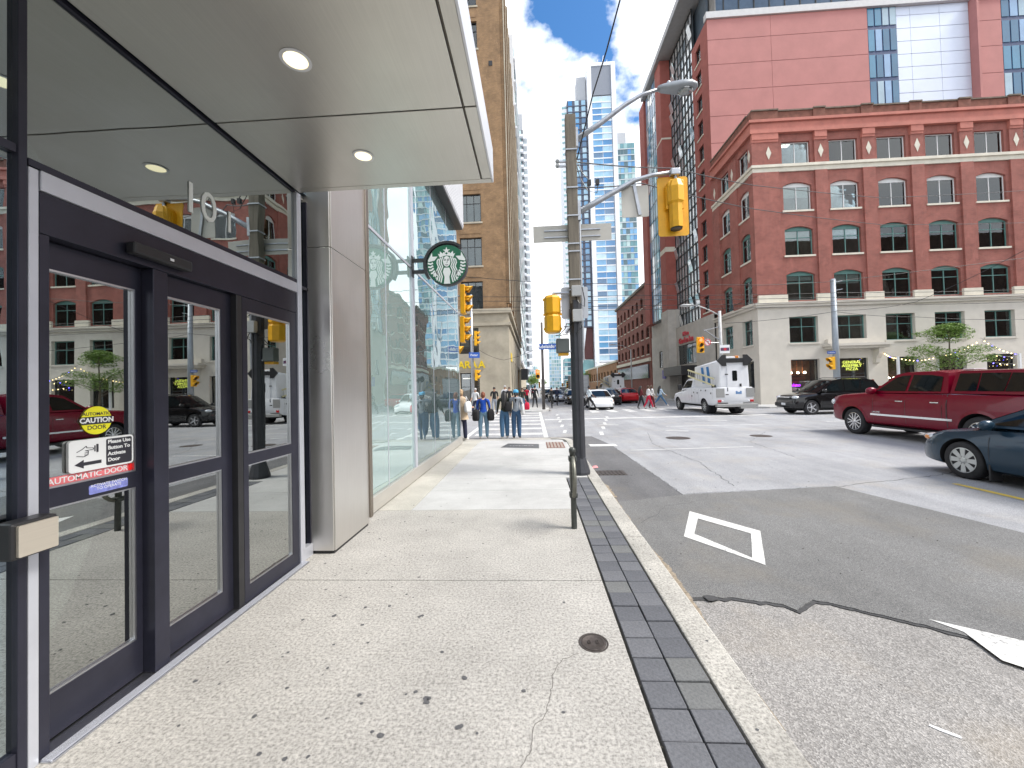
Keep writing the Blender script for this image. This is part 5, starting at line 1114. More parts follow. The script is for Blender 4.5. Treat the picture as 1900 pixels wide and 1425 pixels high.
wire('overhead wire sagging low across the cream ground floor', [at(1345, 600, 'y', 28), at(1549, 578, 'y', 27.4), at(1700, 588, 'y', 27.4), at(1930, 592, 'y', 27.4)], .015, .1)
wire('wire crossing the stone corner of the tan building', [at(884, 646, 'y', 29.3), at(935, 668, 'y', 30.2), at(1008, 640, 'y', 29.6)], .014, .15)
# ---- white posts with bulbs
ppost = []
for k, px in enumerate((1667, 1740, 1893)):
    q = at(px, 690, 'y', 28.2); pt = thing('patio_post', ('white patio post left of the street tree', 'white patio post beside the trunk of the street tree', 'white patio post at the right edge of the photo')[k], 'post', (q.x, 28.2, 0), group='patio posts')
    MB().box(-.06, .06, -.06, .06, .35, 3.15).build('post', white_p, pt); MB().box(-.3, .3, -.3, .3, 0, .35).build('planter_base', black, pt, bevel=.02); ppost.append(q.x)
bw = emit('bulb_warm', (1, .75, .35), 3.5); bbl = emit('bulb_blue', (.12, .1, 1), 5)
for k, (a, c) in enumerate(((Vector((24.9, 29.7, 3.9)), Vector((ppost[0], 28.2, 3.1))), (Vector((ppost[0], 28.2, 3.1)), Vector((ppost[1], 28.2, 3.1))), (Vector((ppost[1], 28.2, 3.1)), Vector((31.8, 29.7, 4.3))), (Vector((31.8, 29.7, 4.4)), Vector((ppost[2], 28.2, 3.1))), (Vector((32.2, 29.6, 3.2)), Vector((36, 28.6, 3.0))), (Vector((32.0, 29.6, 2.7)), Vector((35.6, 28.8, 2.6))))):
    sl_ = thing('string_light', ('string light from the entrance hood to the first patio post', 'string light between the two left patio posts', 'string light rising from the second patio post to the wall', 'string light falling to the right patio post', 'upper string light across the rightmost shop window', 'lower string light across the rightmost shop window')[k], 'string light', a, group='string lights')
    pts = []
    for i in range(11): t = i/10; v = (c-a)*t; v.z -= 1.6*t*(1-t)*.5; pts.append(v)
    MB().tube(pts, .008, 4, False).build('cord', black, sl_)
    for i in range(1, 10): MB().ball(pts[i]-Vector((0, 0, .06)), .034, n=6, k=4).build('bulb', bbl if (i*7+k) % 6 == 0 else bw, sl_)
# ================================================================== TREES
leafm = []
for i, c in enumerate(((.16, .27, .045), (.11, .20, .03), (.20, .31, .07))):
    m, n, bsd = nodes('leaf_%d' % i); bsd.inputs['Base Color'].default_value = (*c, 1); bsd.inputs['Roughness'].default_value = .55
    bsd.inputs['Subsurface Weight'].default_value = 0; leafm.append(m)
bark = mat('bark', (.12, .095, .07), .9, 0, .3, 8, .5, 40)
def tree(name, label, loc, h, clumps, nl, ls, group='street trees', tr=.09):
    t = thing(name, label, 'tree', loc, group=group); z0 = h*.38
    MB().tube([(0, 0, -.02), (.03, 0, z0*.5), (-.02, .02, z0), (.02, 0, h*.7), (0, 0, h*.86)], [tr, tr*.8, tr*.65, tr*.4, tr*.15], 8).build('trunk', bark, t, True)
    lb = MB(); br = MB()
    for (cx, cy2, cz, rx, rz2, w_) in clumps:
        br.tube([(0, 0, max(z0*.8, cz-rz2*2.2)), (cx*.5, cy2*.5, cz-rz2*.9), (cx, cy2, cz)], [tr*.4, tr*.25, tr*.08], 5)
        for k in range(int(nl*w_)):
            while True:
                p = Vector((random.uniform(-1, 1), random.uniform(-1, 1), random.uniform(-1, 1)))
                if .15 < p.length < 1: break
            p = Vector((cx+p.x*rx, cy2+p.y*rx*.8, cz+p.z*rz2)); a = Vector((random.gauss(0, 1), random.gauss(0, 1), random.gauss(0, .45))).normalized(); c = a.cross(Vector((random.gauss(0, .5), random.gauss(0, .5), 1))).normalized()
            s = ls*random.uniform(.6, 1.3); lb.mi = random.choice((0, 0, 1, 2)); lb.quad(p-a*s, p+c*s*.32, p+a*s, p-c*s*.32)
    lb.mi = 0; br.build('branch', bark, t, True); lb.build('crown', leafm, t)
    return t
random.seed(21)
q = at(1764, 700, 'y', 27.9)
tree('locust_tree', 'young green locust tree with layered open foliage in front of the cream shopfront', (q.x, 27.9, 0), 5.6,
     [(-.1, 0, 4.9, 1.15, .38, 1.0), (.9, .2, 4.7, .9, .25, .5), (-1.2, .1, 4.65, .9, .22, .5), (0, 0, 4.3, 1.3, .35, .8), (-1.6, 0, 3.55, 1.0, .35, .7), (1.7, .1, 3.5, 1.1, .3, .7), (-.6, -.2, 3.25, 1.0, .35, .6), (.8, .2, 3.1, 1.2, .35, .7), (-2.1, 0, 2.9, .8, .45, .5), (2.3, 0, 2.9, .8, .3, .4), (0, 0, 2.6, 1.3, .4, .7), (-1.3, .1, 2.35, .7, .3, .35), (.1, 0, 5.0, .9, .3, 1.0)], 800, .085)
for k, (x, y, h) in enumerate(((-.6, 118, 6), (.2, 150, 7), (15.4, 118, 6.5), (8.5, 300, 8))):
    tree('street_tree', ('small street tree on the far left sidewalk beyond the awning', 'farther street tree on the left sidewalk', 'dark street tree in front of the low orange brick building', 'distant tree at the end of the street')[k], (x, y, 0), h, [(random.uniform(-1, 1), random.uniform(-1, 1), h*random.uniform(.5, .85), 1.5, 1.0, 1) for _ in range(7)], 120, .28)
# ================================================================== VEHICLES
car_gl = mat('car_glass', (.006, .009, .010), .03, 0, 0, spec=.45); car_gl2 = glass('car_glass_clear', (.35, .45, .43), .30, gtint=(.9, 1, .98))
seat_m = mat('car_interior', (.03, .03, .032), .8, 0, .2)
tail_r = mat('tail_lamp_red', (.45, .01, .012), .15, 0, 0, coat=1.); tail_on = emit('brake_lamp_on', (1, .02, .03), 7); amber = mat('amber_lens', (.75, .25, .03), .2, 0, 0, coat=1.); headl = mat('headlamp', (.62, .65, .68), .08, .4, .3, 25, coat=1.)
well_m = mat('wheel_well', (.012, .012, .013), .9, 0, 0); trim_k = mat('black_trim', (.022, .022, .024), .5, 0, .2, 9); plate_w = mat('licence_plate', (.70, .72, .74), .5, 0, .1, 30)
alloy = mat('alloy_wheel', (.60, .61, .63), .25, .9, .08); hub_s = mat('hubcap_silver', (.52, .54, .53), .35, .6, .08)
def paint(name, c, fl=.3): return mat('paint_'+name, c, .22, fl, .04, 2, spec=.25, coat=.3)
def interp(pts, x):
    if x <= pts[0][0]: return pts[0][1]
    for (a, b_), (c, d) in zip(pts, pts[1:]):
        if x <= c: t = (x-a)/(c-a) if c > a else 0; return b_+(d-b_)*t
    return pts[-1][1]
def smooth_i(pts, x):
    if x <= pts[0][0]: return pts[0][1]
    for (a, b_), (c, d) in zip(pts, pts[1:]):
        if x <= c: t = (x-a)/(c-a); t = t*t*(3-2*t)*.5+t*.5; return b_+(d-b_)*t
    return pts[-1][1]
WHEELS = {}
def wheel_mesh(r, wd, kind):
    k = (r, wd, kind)
    if k in WHEELS: return WHEELS[k]
    rr = r*.68 if kind != 'steel' else r*.6; t = MB()
    prof = [(rr*.96, -wd*.42), (rr*1.02, -wd*.5), (r*.90, -wd*.5), (r*.975, -wd*.42), (r, -wd*.25), (r, wd*.25), (r*.975, wd*.42), (r*.90, wd*.5), (rr*1.02, wd*.5), (rr*.96, wd*.42)]
    t.lathe(prof, axis='y', n=36); ty = t.mesh('tyre', rubber, True); ty.set_sharp_from_angle(angle=R_(45))
    rim = MB(); rim.lathe([(rr*.98, wd*.30), (rr, wd*.46), (rr*.93, wd*.47), (rr*.90, wd*.2), (rr*.88, -wd*.1)], axis='y', n=36)
    rim.mi = 1; rim.lathe([(rr*.9, wd*.05), (.001, wd*.06)], axis='y', n=24); rim.mi = 0
    n = {'alloy': 5, 'hub': 8, 'ram': 6, 'steel': 8}[kind]
    for i in range(n):
        a = 2*math.pi*i/n
        for da in ((-.16, .16) if kind == 'ram' else (0,)):
            a1, a2 = a+da*.4, a+da*1.6
            w0, w1 = {'alloy': (.30, .24), 'hub': (.26, .40), 'ram': (.16, .12), 'steel': (.2, .2)}[kind]
            p = []
            for rad, ang, ww_ in ((rr*.18, a1, w0), (rr*.95, a2, w1)):
                c, s = math.cos(ang), math.sin(ang); h = rr*ww_/2
                p += [(rad*c-h*s, rad*s+h*c), (rad*c+h*s, rad*s-h*c)]
            y0, y1 = wd*.28, wd*.45
            P4 = [p[0], p[2], p[3], p[1]]
            rim.prism(P4, 'y', y0, y1)
    rim.lathe([(rr*.24, wd*.2), (rr*.24, wd*.46), (rr*.15, wd*.49)], axis='y', n=14)
    rm = rim.mesh('rim', [hub_s if kind in ('hub', 'steel') else alloy, well_m], False)
    WHEELS[k] = (ty, rm); return WHEELS[k]
SEC = [(0., .88), (.05, .955), (.18, .985), (.36, 1.0), (.55, .998), (.72, .985), (.86, .955), (.95, .915), (1.0, .84)]
class Car:
    def __init__(s, fo, wb, ro, W, tr, top, zb, wtap=.10, sec=SEC, tw=.21, wells=True):
        s.xf, s.xr = wb/2+fo, -wb/2-ro; s.wb, s.W, s.tr, s.top, s.zb, s.wtap, s.sec, s.tw = wb, W, tr, top, zb, wtap, sec, tw
    def w(s, x):
        e = .75; f = max(0, (x-(s.xf-e))/e); r = max(0, ((s.xr+e)-x)/e)
        return s.W/2*(1-s.wtap*2.1*f**2.6-s.wtap*1.5*r**2.6)
    def zt(s, x): return smooth_i(s.top, x)
    def zbt(s, x):
        f = max(0, (x-(s.xf-.55))/.55); r = max(0, ((s.xr+.6)-x)/.6); return s.zb+.04*f**2+.16*r**2
    def side(s, x, z, sgn=1, off=0.):
        b_, t = s.zbt(x), s.zt(x); return Vector((x, sgn*(s.w(x)*interp(s.sec, (z-b_)/(t-b_))+off), z))
    def body_mesh(s, name, pm):
        key = 'body'
        xs = [s.xr+(s.xf-s.xr)*i/46 for i in range(47)]; xs = xs[:1]+[s.xr+.03, s.xr+.07]+xs[1:-1]+[s.xf-.07, s.xf-.03]+xs[-1:]
        b = MB(); ring = []
        for i, x in enumerate(xs):
            w_, zb_, zt_ = s.w(x), s.zbt(x), s.zt(x); h = zt_-zb_; sh = 1.0
            if i in (0, len(xs)-1): sh = .86
            elif i in (1, len(xs)-2): sh = .95
            pts = [(0, zb_)]+[(w_*sh*fw, zb_+h*(.5+(fz-.5)*(sh if i in (0, len(xs)-1) else 1))) for fz, fw in s.sec]+[(w_*.6, zt_+.018-.0*sh), (w_*.3, zt_+.028), (0, zt_+.032)]
            if i in (0, len(xs)-1): pts = [(y, min(z, zt_-.02)) for y, z in pts]
            full = pts+[(-y, z) for y, z in pts[-2:0:-1]]
            ring.append([(x, y, z) for y, z in full])
        n = len(ring[0]); b.add([p for r in ring for p in r], [[i*n+j, i*n+(j+1) % n, (i+1)*n+(j+1) % n, (i+1)*n+j] for i in range(len(xs)-1) for j in range(n)]+[list(range(n))[::-1], list(range((len(xs)-1)*n, len(xs)*n))])
        me = b.mesh(name, [pm, well_m], True)
        # wheel wells
        o = bpy.data.objects.new('tmp', me); COL.objects.link(o); c = MB(); tmp = []
        for sx in (1, -1):
            for sy in (1, -1):
                r = s.tr*1.16; y0, y1 = sy*(s.W/2-.30), sy*(s.W/2+.2)
                c.mi = 1; c.cyl((sx*s.wb/2, y0, s.tr*1.02), (sx*s.wb/2, y1, s.tr*1.02), r, 40)
        cm = c.mesh('cut', [pm, well_m]); co = bpy.data.objects.new('cut', cm); COL.objects.link(co)
        m = o.modifiers.new('b', 'BOOLEAN'); m.object = co; m.operation = 'DIFFERENCE'; m.solver = 'EXACT'
        try: m.material_mode = 'TRANSFER'
        except Exception: pass
        dg = bpy.context.evaluated_depsgraph_get(); dg.update(); out = bpy.data.meshes.new_from_object(o.evaluated_get(dg)); out.name = name
        bpy.data.objects.remove(o); bpy.data.objects.remove(co)
        for p in out.polygons: p.use_smooth = True
        out.set_sharp_from_angle(angle=R_(32)); s.body = out; return out
    def ribbon(s, pts, wd, sgn, off=.009, axis='z'):
        """thin strip on the flank through (x, z) points"""
        b = MB()
        for (x0, z0), (x1, z1) in zip(pts, pts[1:]):
            if axis == 'x': A, B, C, D = (x0, z0-wd/2), (x1, z1-wd/2), (x1, z1+wd/2), (x0, z0+wd/2)
            else: A, B, C, D = (x0-wd/2, z0), (x0+wd/2, z0), (x1+wd/2, z1), (x1-wd/2, z1)
            b.quad(*[s.side(x, z, sgn, off) for x, z in (A, B, C, D)])
        return b
    def wheels(s, t, kind):
        ty, rm = wheel_mesh(s.tr, s.tw, kind)
        for sx in (1, -1):
            for sy in (1, -1):
                o = obj('wheel', ty, t, (sx*s.wb/2, sy*(s.W/2-s.tw/2-.02), s.tr), 0 if sy > 0 else math.pi); obj('rim', rm, o)
    def flares(s, t, m, wd=.05):
        for sx in (1, -1):
            for sy in (1, -1):
                b = MB(); r0, r1 = s.tr*1.155, s.tr*1.155+wd; N = 16; pr = None
                for k in range(N+1):
                    a = R_(-8+196*k/N); q = []
                    for r in (r0, r1):
                        x, z = sx*s.wb/2+r*math.cos(a), s.tr*1.02+r*math.sin(a); z = max(z, s.zbt(x)+.01); q.append(s.side(x, z, sy, .012 if r == r0 else .004))
                    if pr: b.quad(pr[0], q[0], q[1], pr[1])
                    pr = q
                b.build('arch_flare', m, t, True)
def greenhouse(t, pm, prof, wB, wR, windows, screen=(0, 1), rear=None, gl=None, crown=.05, name='cabin', pillar=None):
    """prof: (x, z) outline from rear base over the roof to front base"""
    gl = gl or car_gl; zb = min(p[1] for p in prof); zr = max(p[1] for p in prof)
    hw = lambda z: wB+(wR-wB)*((z-zb)/(zr-zb))**1.25
    b = MB(); n = len(prof)
    for s in (1, -1): b.poly([(x, s*hw(z), z) for x, z in prof])
    D = 8
    def S(i, v, off=0.):
        x, z = prof[int(i)]; f = i-int(i)
        if f: x2, z2 = prof[int(i)+1]; x, z = x+(x2-x)*f, z+(z2-z)*f
        y = hw(z)*v; c = 1-v*v; slope = i < 1 or i > n-2
        dx = (.10*c if i >= n-2-.001 else -.08*c if i <= 1.001 else 0)
        fz = crown*c*min(1, max(0, (z-zb)/(zr-zb)))
        return Vector((x+dx*(1.0 if slope else .6), y, z+fz+off))
    for i in range(n-1):
        for k in range(D): b.quad(S(i, -1+2*k/D), S(i, -1+2*(k+1)/D), S(i+1, -1+2*(k+1)/D), S(i+1, -1+2*k/D))
    o = b.build(name, pm, t, auto=38)
    for poly in windows:
        for s in (1, -1): MB().poly([(x, s*(hw(z)+.004), z) for x, z in poly]).build('side_window', gl, t)
    def pane(i0, i1, nm):
        q = MB(); off = Vector((.012, 0, .008)) if i0 > 1 else Vector((-.012, 0, .008)); U = 4
        for a in range(U):
            for k in range(D):
                f0, f1 = i0+(i1-i0)*a/U, i0+(i1-i0)*(a+1)/U; v0, v1 = -.93+1.86*k/D, -.93+1.86*(k+1)/D
                q.quad(S(f0, v0)+off, S(f0, v1)+off, S(f1, v1)+off, S(f1, v0)+off)
        q.build(nm, gl, t, True)
    if screen: pane(n-2+.06, n-1-.04, 'windscreen')
    if rear: pane(.06, .92, 'rear_window')
    return o
def mirror(t, pm, x, y, z, s=1., both=True):
    for sg in ((1, -1) if both else (1,)): MB().ball((x, sg*y, z), .07*s, .12*s, .085*s, 12, 8).build('wing_mirror', pm, t, True)
def handles(t, c, xs_, z, m):
    for sg in (1, -1):
        for x in xs_: p = c.side(x, z, sg, .012); MB().box(p.x-.11, p.x+.11, p.y-.012, p.y+.012, p.z-.018, p.z+.018).build('door_handle', m, t, bevel=.008)
# ------------------------------------------------------------ pickup
ram_p = paint('dark_red', (.17, .002, .017), .0)
def make_pickup(label):
    t = thing('pickup_truck', label, 'pickup truck')
    c = Car(1.00, 3.67, 1.25, 2.02, .42, [(-3.1, 1.36), (-1.2, 1.38), (1.0, 1.37), (1.3, 1.36), (2.3, 1.29), (2.74, 1.22), (2.85, 1.08)], .40, .05, tw=.28,
            sec=[(0., .90), (.05, .96), (.16, .985), (.34, .995), (.52, 1.0), (.72, .992), (.88, .97), (.96, .94), (1.0, .87)])
    obj('body', c.body_mesh('body', ram_p), t); c.wheels(t, 'ram'); c.flares(t, ram_p, .07)
    greenhouse(t, ram_p, [(-1.10, 1.37), (-.98, 1.90), (-.6, 1.955), (.15, 1.95), (.45, 1.90), (1.18, 1.36)], .93, .74, [[(-.92, 1.42), (-.88, 1.80), (-.55, 1.86), (-.06, 1.87), (-.02, 1.42)], [(.06, 1.42), (.02, 1.86), (.22, 1.86), (.46, 1.80), (.98, 1.42)]], crown=.03)
    greenhouse(t, ram_p, [(-3.05, 1.37), (-2.72, 1.86), (-2.5, 1.925), (-1.3, 1.935), (-1.16, 1.90), (-1.14, 1.37)], .92, .75, [[(-2.92, 1.44), (-2.66, 1.84), (-2.35, 1.86), (-2.3, 1.44)], [(-2.28, 1.44), (-2.33, 1.86), (-1.75, 1.87), (-1.75, 1.44)], [(-1.72, 1.44), (-1.72, 1.87), (-1.26, 1.87), (-1.24, 1.44)]], screen=None, crown=.02, name='bed_cap')
    for x0 in (-1.12,):
        for s in (1, -1): c.ribbon([(x0, z) for z in (.5, .8, 1.1, 1.34)], .022, s).build('body_gap', trim_k, t)
    for s in (1, -1):
        for x0, zz in ((1.06, (.5, .8, 1.1, 1.33)), (.0, (.5, .8, 1.1, 1.34)), (-1.0, (.75, 1.0, 1.34))): c.ribbon([(x0, z) for z in zz], .009, s).build('door_seam', trim_k, t)
        c.ribbon([(x, .70) for x in (-1.25, -.6, 0, .6, 1.15)], .055, s, .012, 'x').build('chrome_strip', chrome, t)
        c.ribbon([(x, 1.355) for x in (-3.0, -2, -1.2, -.4, .4, 1.1)], .022, s, .006, 'x').build('belt_trim', chrome, t)
        text('badge', 'LARAMIE', .07, chrome, c.side(.95 if s > 0 else .95, .775, s, .004), '+y' if s > 0 else '-y', t, .003)
        MB().box(-1.55, 1.2, s*.86-.09, s*.86+.09, .30, .36).build('running_board', trim_k, t, bevel=.02)
        MB().ball((2.74, s*.82, 1.03), .13, .17, .12, 14, 8).build('headlamp', headl, t, True)
        MB().box(-3.10, -2.98, s*.93-.05, s*.93+.045, .92, 1.30).build('tail_lamp', tail_on, t, bevel=.02)
    handles(t, c, (.18, -.82), 1.13, chrome); mirror(t, ram_p, 1.0, 1.08, 1.42, 1.35)
    MB().box(2.74, 2.90, -.86, .86, .50, .72).build('front_bumper', chrome, t, bevel=.05); MB().box(2.80, 2.885, -.55, .55, .76, 1.08).build('grille', trim_k, t, bevel=.03)
    MB().box(-3.22, -3.02, -.90, .90, .50, .68).build('rear_bumper', chrome, t, bevel=.04); MB().box(-2.9, 2.6, -.6, .6, .32, .42).build('chassis', well_m, t)
    MB().box(-.98, -.72, -.16, .16, 1.975, 2.0).build('roof_marker', white_p, t, bevel=.01); MB().box(-1.13, -1.08, -.22, .22, 1.905, 1.945).build('brake_strip', tail_r, t)
    return t
pk_ = make_pickup('dark red crew cab pickup truck with a bed cap and chrome side strip'); pk_.location = (11.45, 11.72, ZR); pk_.rotation_euler.z = R_(90)
# ------------------------------------------------------------ sedan
SED = Car(.92, 2.70, 1.0, 1.79, .325, [(-2.4, .86), (-2.2, .99), (-1.6, 1.02), (-.6, .96), (.5, .93), (.95, .92), (1.7, .82), (2.05, .72), (2.27, .52)], .20, .13, tw=.205)
def make_sedan(label, pcol, wk='hub', group='cars in the street', loc=None, rz=0., front='plain', gl=None):
    t = thing('sedan', label, 'car', group=group)
    if not hasattr(SED, 'body'): SED.body_mesh('body', pcol)
    me = SED.body.copy(); me.materials[0] = pcol; obj('body', me, t); c = SED; c.wheels(t, wk)
    greenhouse(t, pcol, [(-1.95, 1.00), (-1.15, 1.38), (-.55, 1.455), (.05, 1.44), (.32, 1.38), (1.22, .93)], .84, .60, [[(-1.30, 1.02), (-1.02, 1.32), (-.55, 1.385), (-.36, 1.385), (-.34, 1.0)], [(-.28, 1.0), (-.30, 1.385), (.05, 1.375), (.28, 1.32), (.95, .985)]], rear=True, crown=.04, gl=gl)
    for s in (1, -1):
        for x0, zz in ((.92, (.26, .5, .75, .9)), (-.32, (.26, .5, .75, .94)), (-1.02, (.6, .8, .97))): c.ribbon([(x0, z) for z in zz], .008, s).build('door_seam', trim_k, t)
        c.ribbon([(x, .955-.012*abs(x)) for x in (-1.4, -.9, -.3, .3, .9)], .016, s, .006, 'x').build('belt_trim', chrome, t)
        MB().ball((1.98, s*.66, .665), .22, .15, .075, 14, 8).build('headlamp', headl, t, True); MB().ball((2.03, s*.72, .655), .10, .10, .06, 10, 6).build('turn_lamp', amber, t, True)
        MB().ball((-2.25, s*.66, .82), .14, .18, .09, 12, 8).build('tail_lamp', tail_r, t, True)
    handles(t, c, (.0, -1.0), .80, pcol); mirror(t, pcol, .86, .97, .985)
    if front == 'sport':
        MB().box(2.10, 2.235, -.52, .52, .27, .46).build('grille', trim_k, t, bevel=.03)
        for s in (1, -1): MB().prism([(s*.50, .28), (s*.80, .34), (s*.74, .50), (s*.56, .46)], 'x', 1.95, 2.19).build('air_intake', trim_k, t)
        b = MB()
        for s in (1, -1): b.bar((2.17, 0, .58), (2.06, s*.55, .67), .05, .035)
        b.build('grille_bar', trim_k, t)
    else: MB().box(2.10, 2.225, -.50, .50, .30, .42).build('grille', trim_k, t, bevel=.03)
    MB().box(2.225, 2.245, -.16, .16, .40, .50).build('licence_plate', plate_w, t)
    MB().box(-1.9, 1.9, -.55, .55, .14, .24).build('chassis', well_m, t)
    for s in (1, -1): MB().box(.92, .945, s*.80-.10, s*.80+.08, .06, .34).build('mud_flap', trim_k, t)
    if loc: t.location = (*loc, ZR)
    t.rotation_euler.z = rz; return t
rzc = R_(90); h_ = Vector((math.cos(rzc), math.sin(rzc), 0)); lf = Vector((-h_.y, h_.x, 0)); cc = Vector((7.57, 7.38, 0))-h_*1.35-lf*.80
cor = make_sedan('dark blue grey compact sedan cut off by the right edge in front of the pickup', paint('blue_grey', (.022, .050, .080), .2), 'hub', loc=(cc.x, cc.y), rz=rzc)
make_sedan('white sedan facing the camera at the far crosswalk', paint('white', (.72, .73, .74), .0), 'alloy', loc=(5.0, 30.9), rz=R_(-92), front='sport')
make_sedan('black car waiting behind the crossing pedestrians', mat('paint_black', (.005, .005, .006), .15, 0, .04, 2, spec=.4, coat=.5), 'alloy', loc=(7.0, 37.5), rz=R_(88))
make_sedan('bright red car behind the crossing pedestrians', paint('red', (.45, .012, .018), .1), 'alloy', loc=(9.1, 40), rz=R_(90))
make_sedan('dark sedan queued just left of the white sedan', MAT['paint_black'], 'alloy', loc=(4.1, 40.0), rz=R_(-90))
silver = paint('silver', (.42, .43, .45), .6)
for k, (x, y, p_, lb) in enumerate(((2.6, 47, silver, 'silver car in the far queue left of the utility pole'), (2.4, 60, MAT['paint_black'], 'black car farther back in the queue'), (2.5, 73, MAT['paint_white'], 'white car far back in the queue'), (5.2, 55, silver, 'silver car in the second lane of the far queue'), (5.0, 84, MAT['paint_white'], 'distant white car near the end of the queue'), (2.5, 96, silver, 'last silver car in the queue'))): make_sedan(lb, p_, 'alloy', 'queued cars down the street', (x, y), R_(-90))
# ------------------------------------------------------------ SUV
SUV = Car(.86, 2.62, .95, 1.84, .365, [(-2.3, 1.08), (-1.9, 1.12), (.6, 1.08), (.95, 1.06), (1.6, 1.0), (2.0, .93), (2.17, .74)], .30, .09, tw=.23)
def make_suv(label, pcol, loc, rz, roof_rails=True, group='cars in the street'):
    t = thing('suv', label, 'suv', (*loc, ZR), rz, group)
    if not hasattr(SUV, 'body'): SUV.body_mesh('body', pcol)
    me = SUV.body.copy(); me.materials[0] = pcol; obj('body', me, t); c = SUV; c.wheels(t, 'alloy'); c.flares(t, pcol, .06)
    greenhouse(t, pcol, [(-2.2, 1.10), (-1.92, 1.62), (-1.6, 1.70), (-.2, 1.715), (.12, 1.66), (.95, 1.08)], .86, .68, [[(-2.0, 1.16), (-1.85, 1.52), (-1.30, 1.62), (-1.12, 1.18)], [(-1.06, 1.16), (-1.2, 1.62), (-.42, 1.64), (-.36, 1.14)], [(-.30, 1.14), (-.34, 1.64), (-.12, 1.63), (.10, 1.58), (.74, 1.13)]], rear=True, crown=.03)
    for s in (1, -1):
        for x0, zz in ((.84, (.36, .7, 1.04)), (-.33, (.36, .7, 1.06)), (-1.15, (.75, .9, 1.08))): c.ribbon([(x0, z) for z in zz], .009, s).build('door_seam', trim_k, t)
        c.ribbon([(x, .42) for x in (-.85, 0, .8)], .10, s, .006, 'x').build('sill_cladding', trim_k, t)
        MB().ball((1.98, s*.66, .86), .17, .19, .09, 14, 8).build('headlamp', headl, t, True); MB().ball((2.10, s*.62, .50), .08, .09, .05, 10, 6).build('fog_lamp', headl, t, True)
        MB().box(-2.26, -2.12, s*.80-.06, s*.80+.06, .90, 1.35).build('tail_lamp', tail_r, t, bevel=.02)
        if roof_rails: MB().tube([(-1.65, s*.60, 1.74), (-1.55, s*.60, 1.79), (-.3, s*.60, 1.80), (-.1, s*.60, 1.75)], .018, 6).build('roof_rail', trim_k, t, True)
    handles(t, c, (.0, -.92), .96, pcol); mirror(t, pcol, .76, 1.02, 1.17, 1.15)
    MB().box(2.06, 2.17, -.48, .48, .70, .88).build('grille', trim_k, t, bevel=.03); MB().box(2.155, 2.18, -.46, .46, .855, .885).build('grille_bar', chrome, t); MB().box(2.0, 2.19, -.80, .80, .40, .60).build('front_bumper', trim_k, t, bevel=.05)
    MB().box(2.19, 2.205, -.16, .16, .47, .58).build('licence_plate', plate_w, t); MB().box(-1.8, 1.8, -.6, .6, .20, .32).build('chassis', well_m, t)
    return t
rzs = R_(180); h_ = Vector((math.cos(rzs), math.sin(rzs), 0)); lf = Vector((-h_.y, h_.x, 0)); cc = Vector((14.3, 21.12, 0))-h_*1.31-lf*.9
suv1 = make_suv('black suv with roof rails turning in front of the gelato window', MAT['paint_black'], (cc.x, cc.y), rzs); suv1.scale = (1, 1, 1.06)
make_suv('white suv behind the tail of the pickup at the right edge', MAT['paint_white'], (26.3, 20.6), R_(180), False)
make_suv('dark suv far back in the queue', mat('paint_dark_green', (.03, .035, .035), .28, .3, .04, 2, coat=.9), (5.3, 69), R_(-90), group='queued cars down the street')
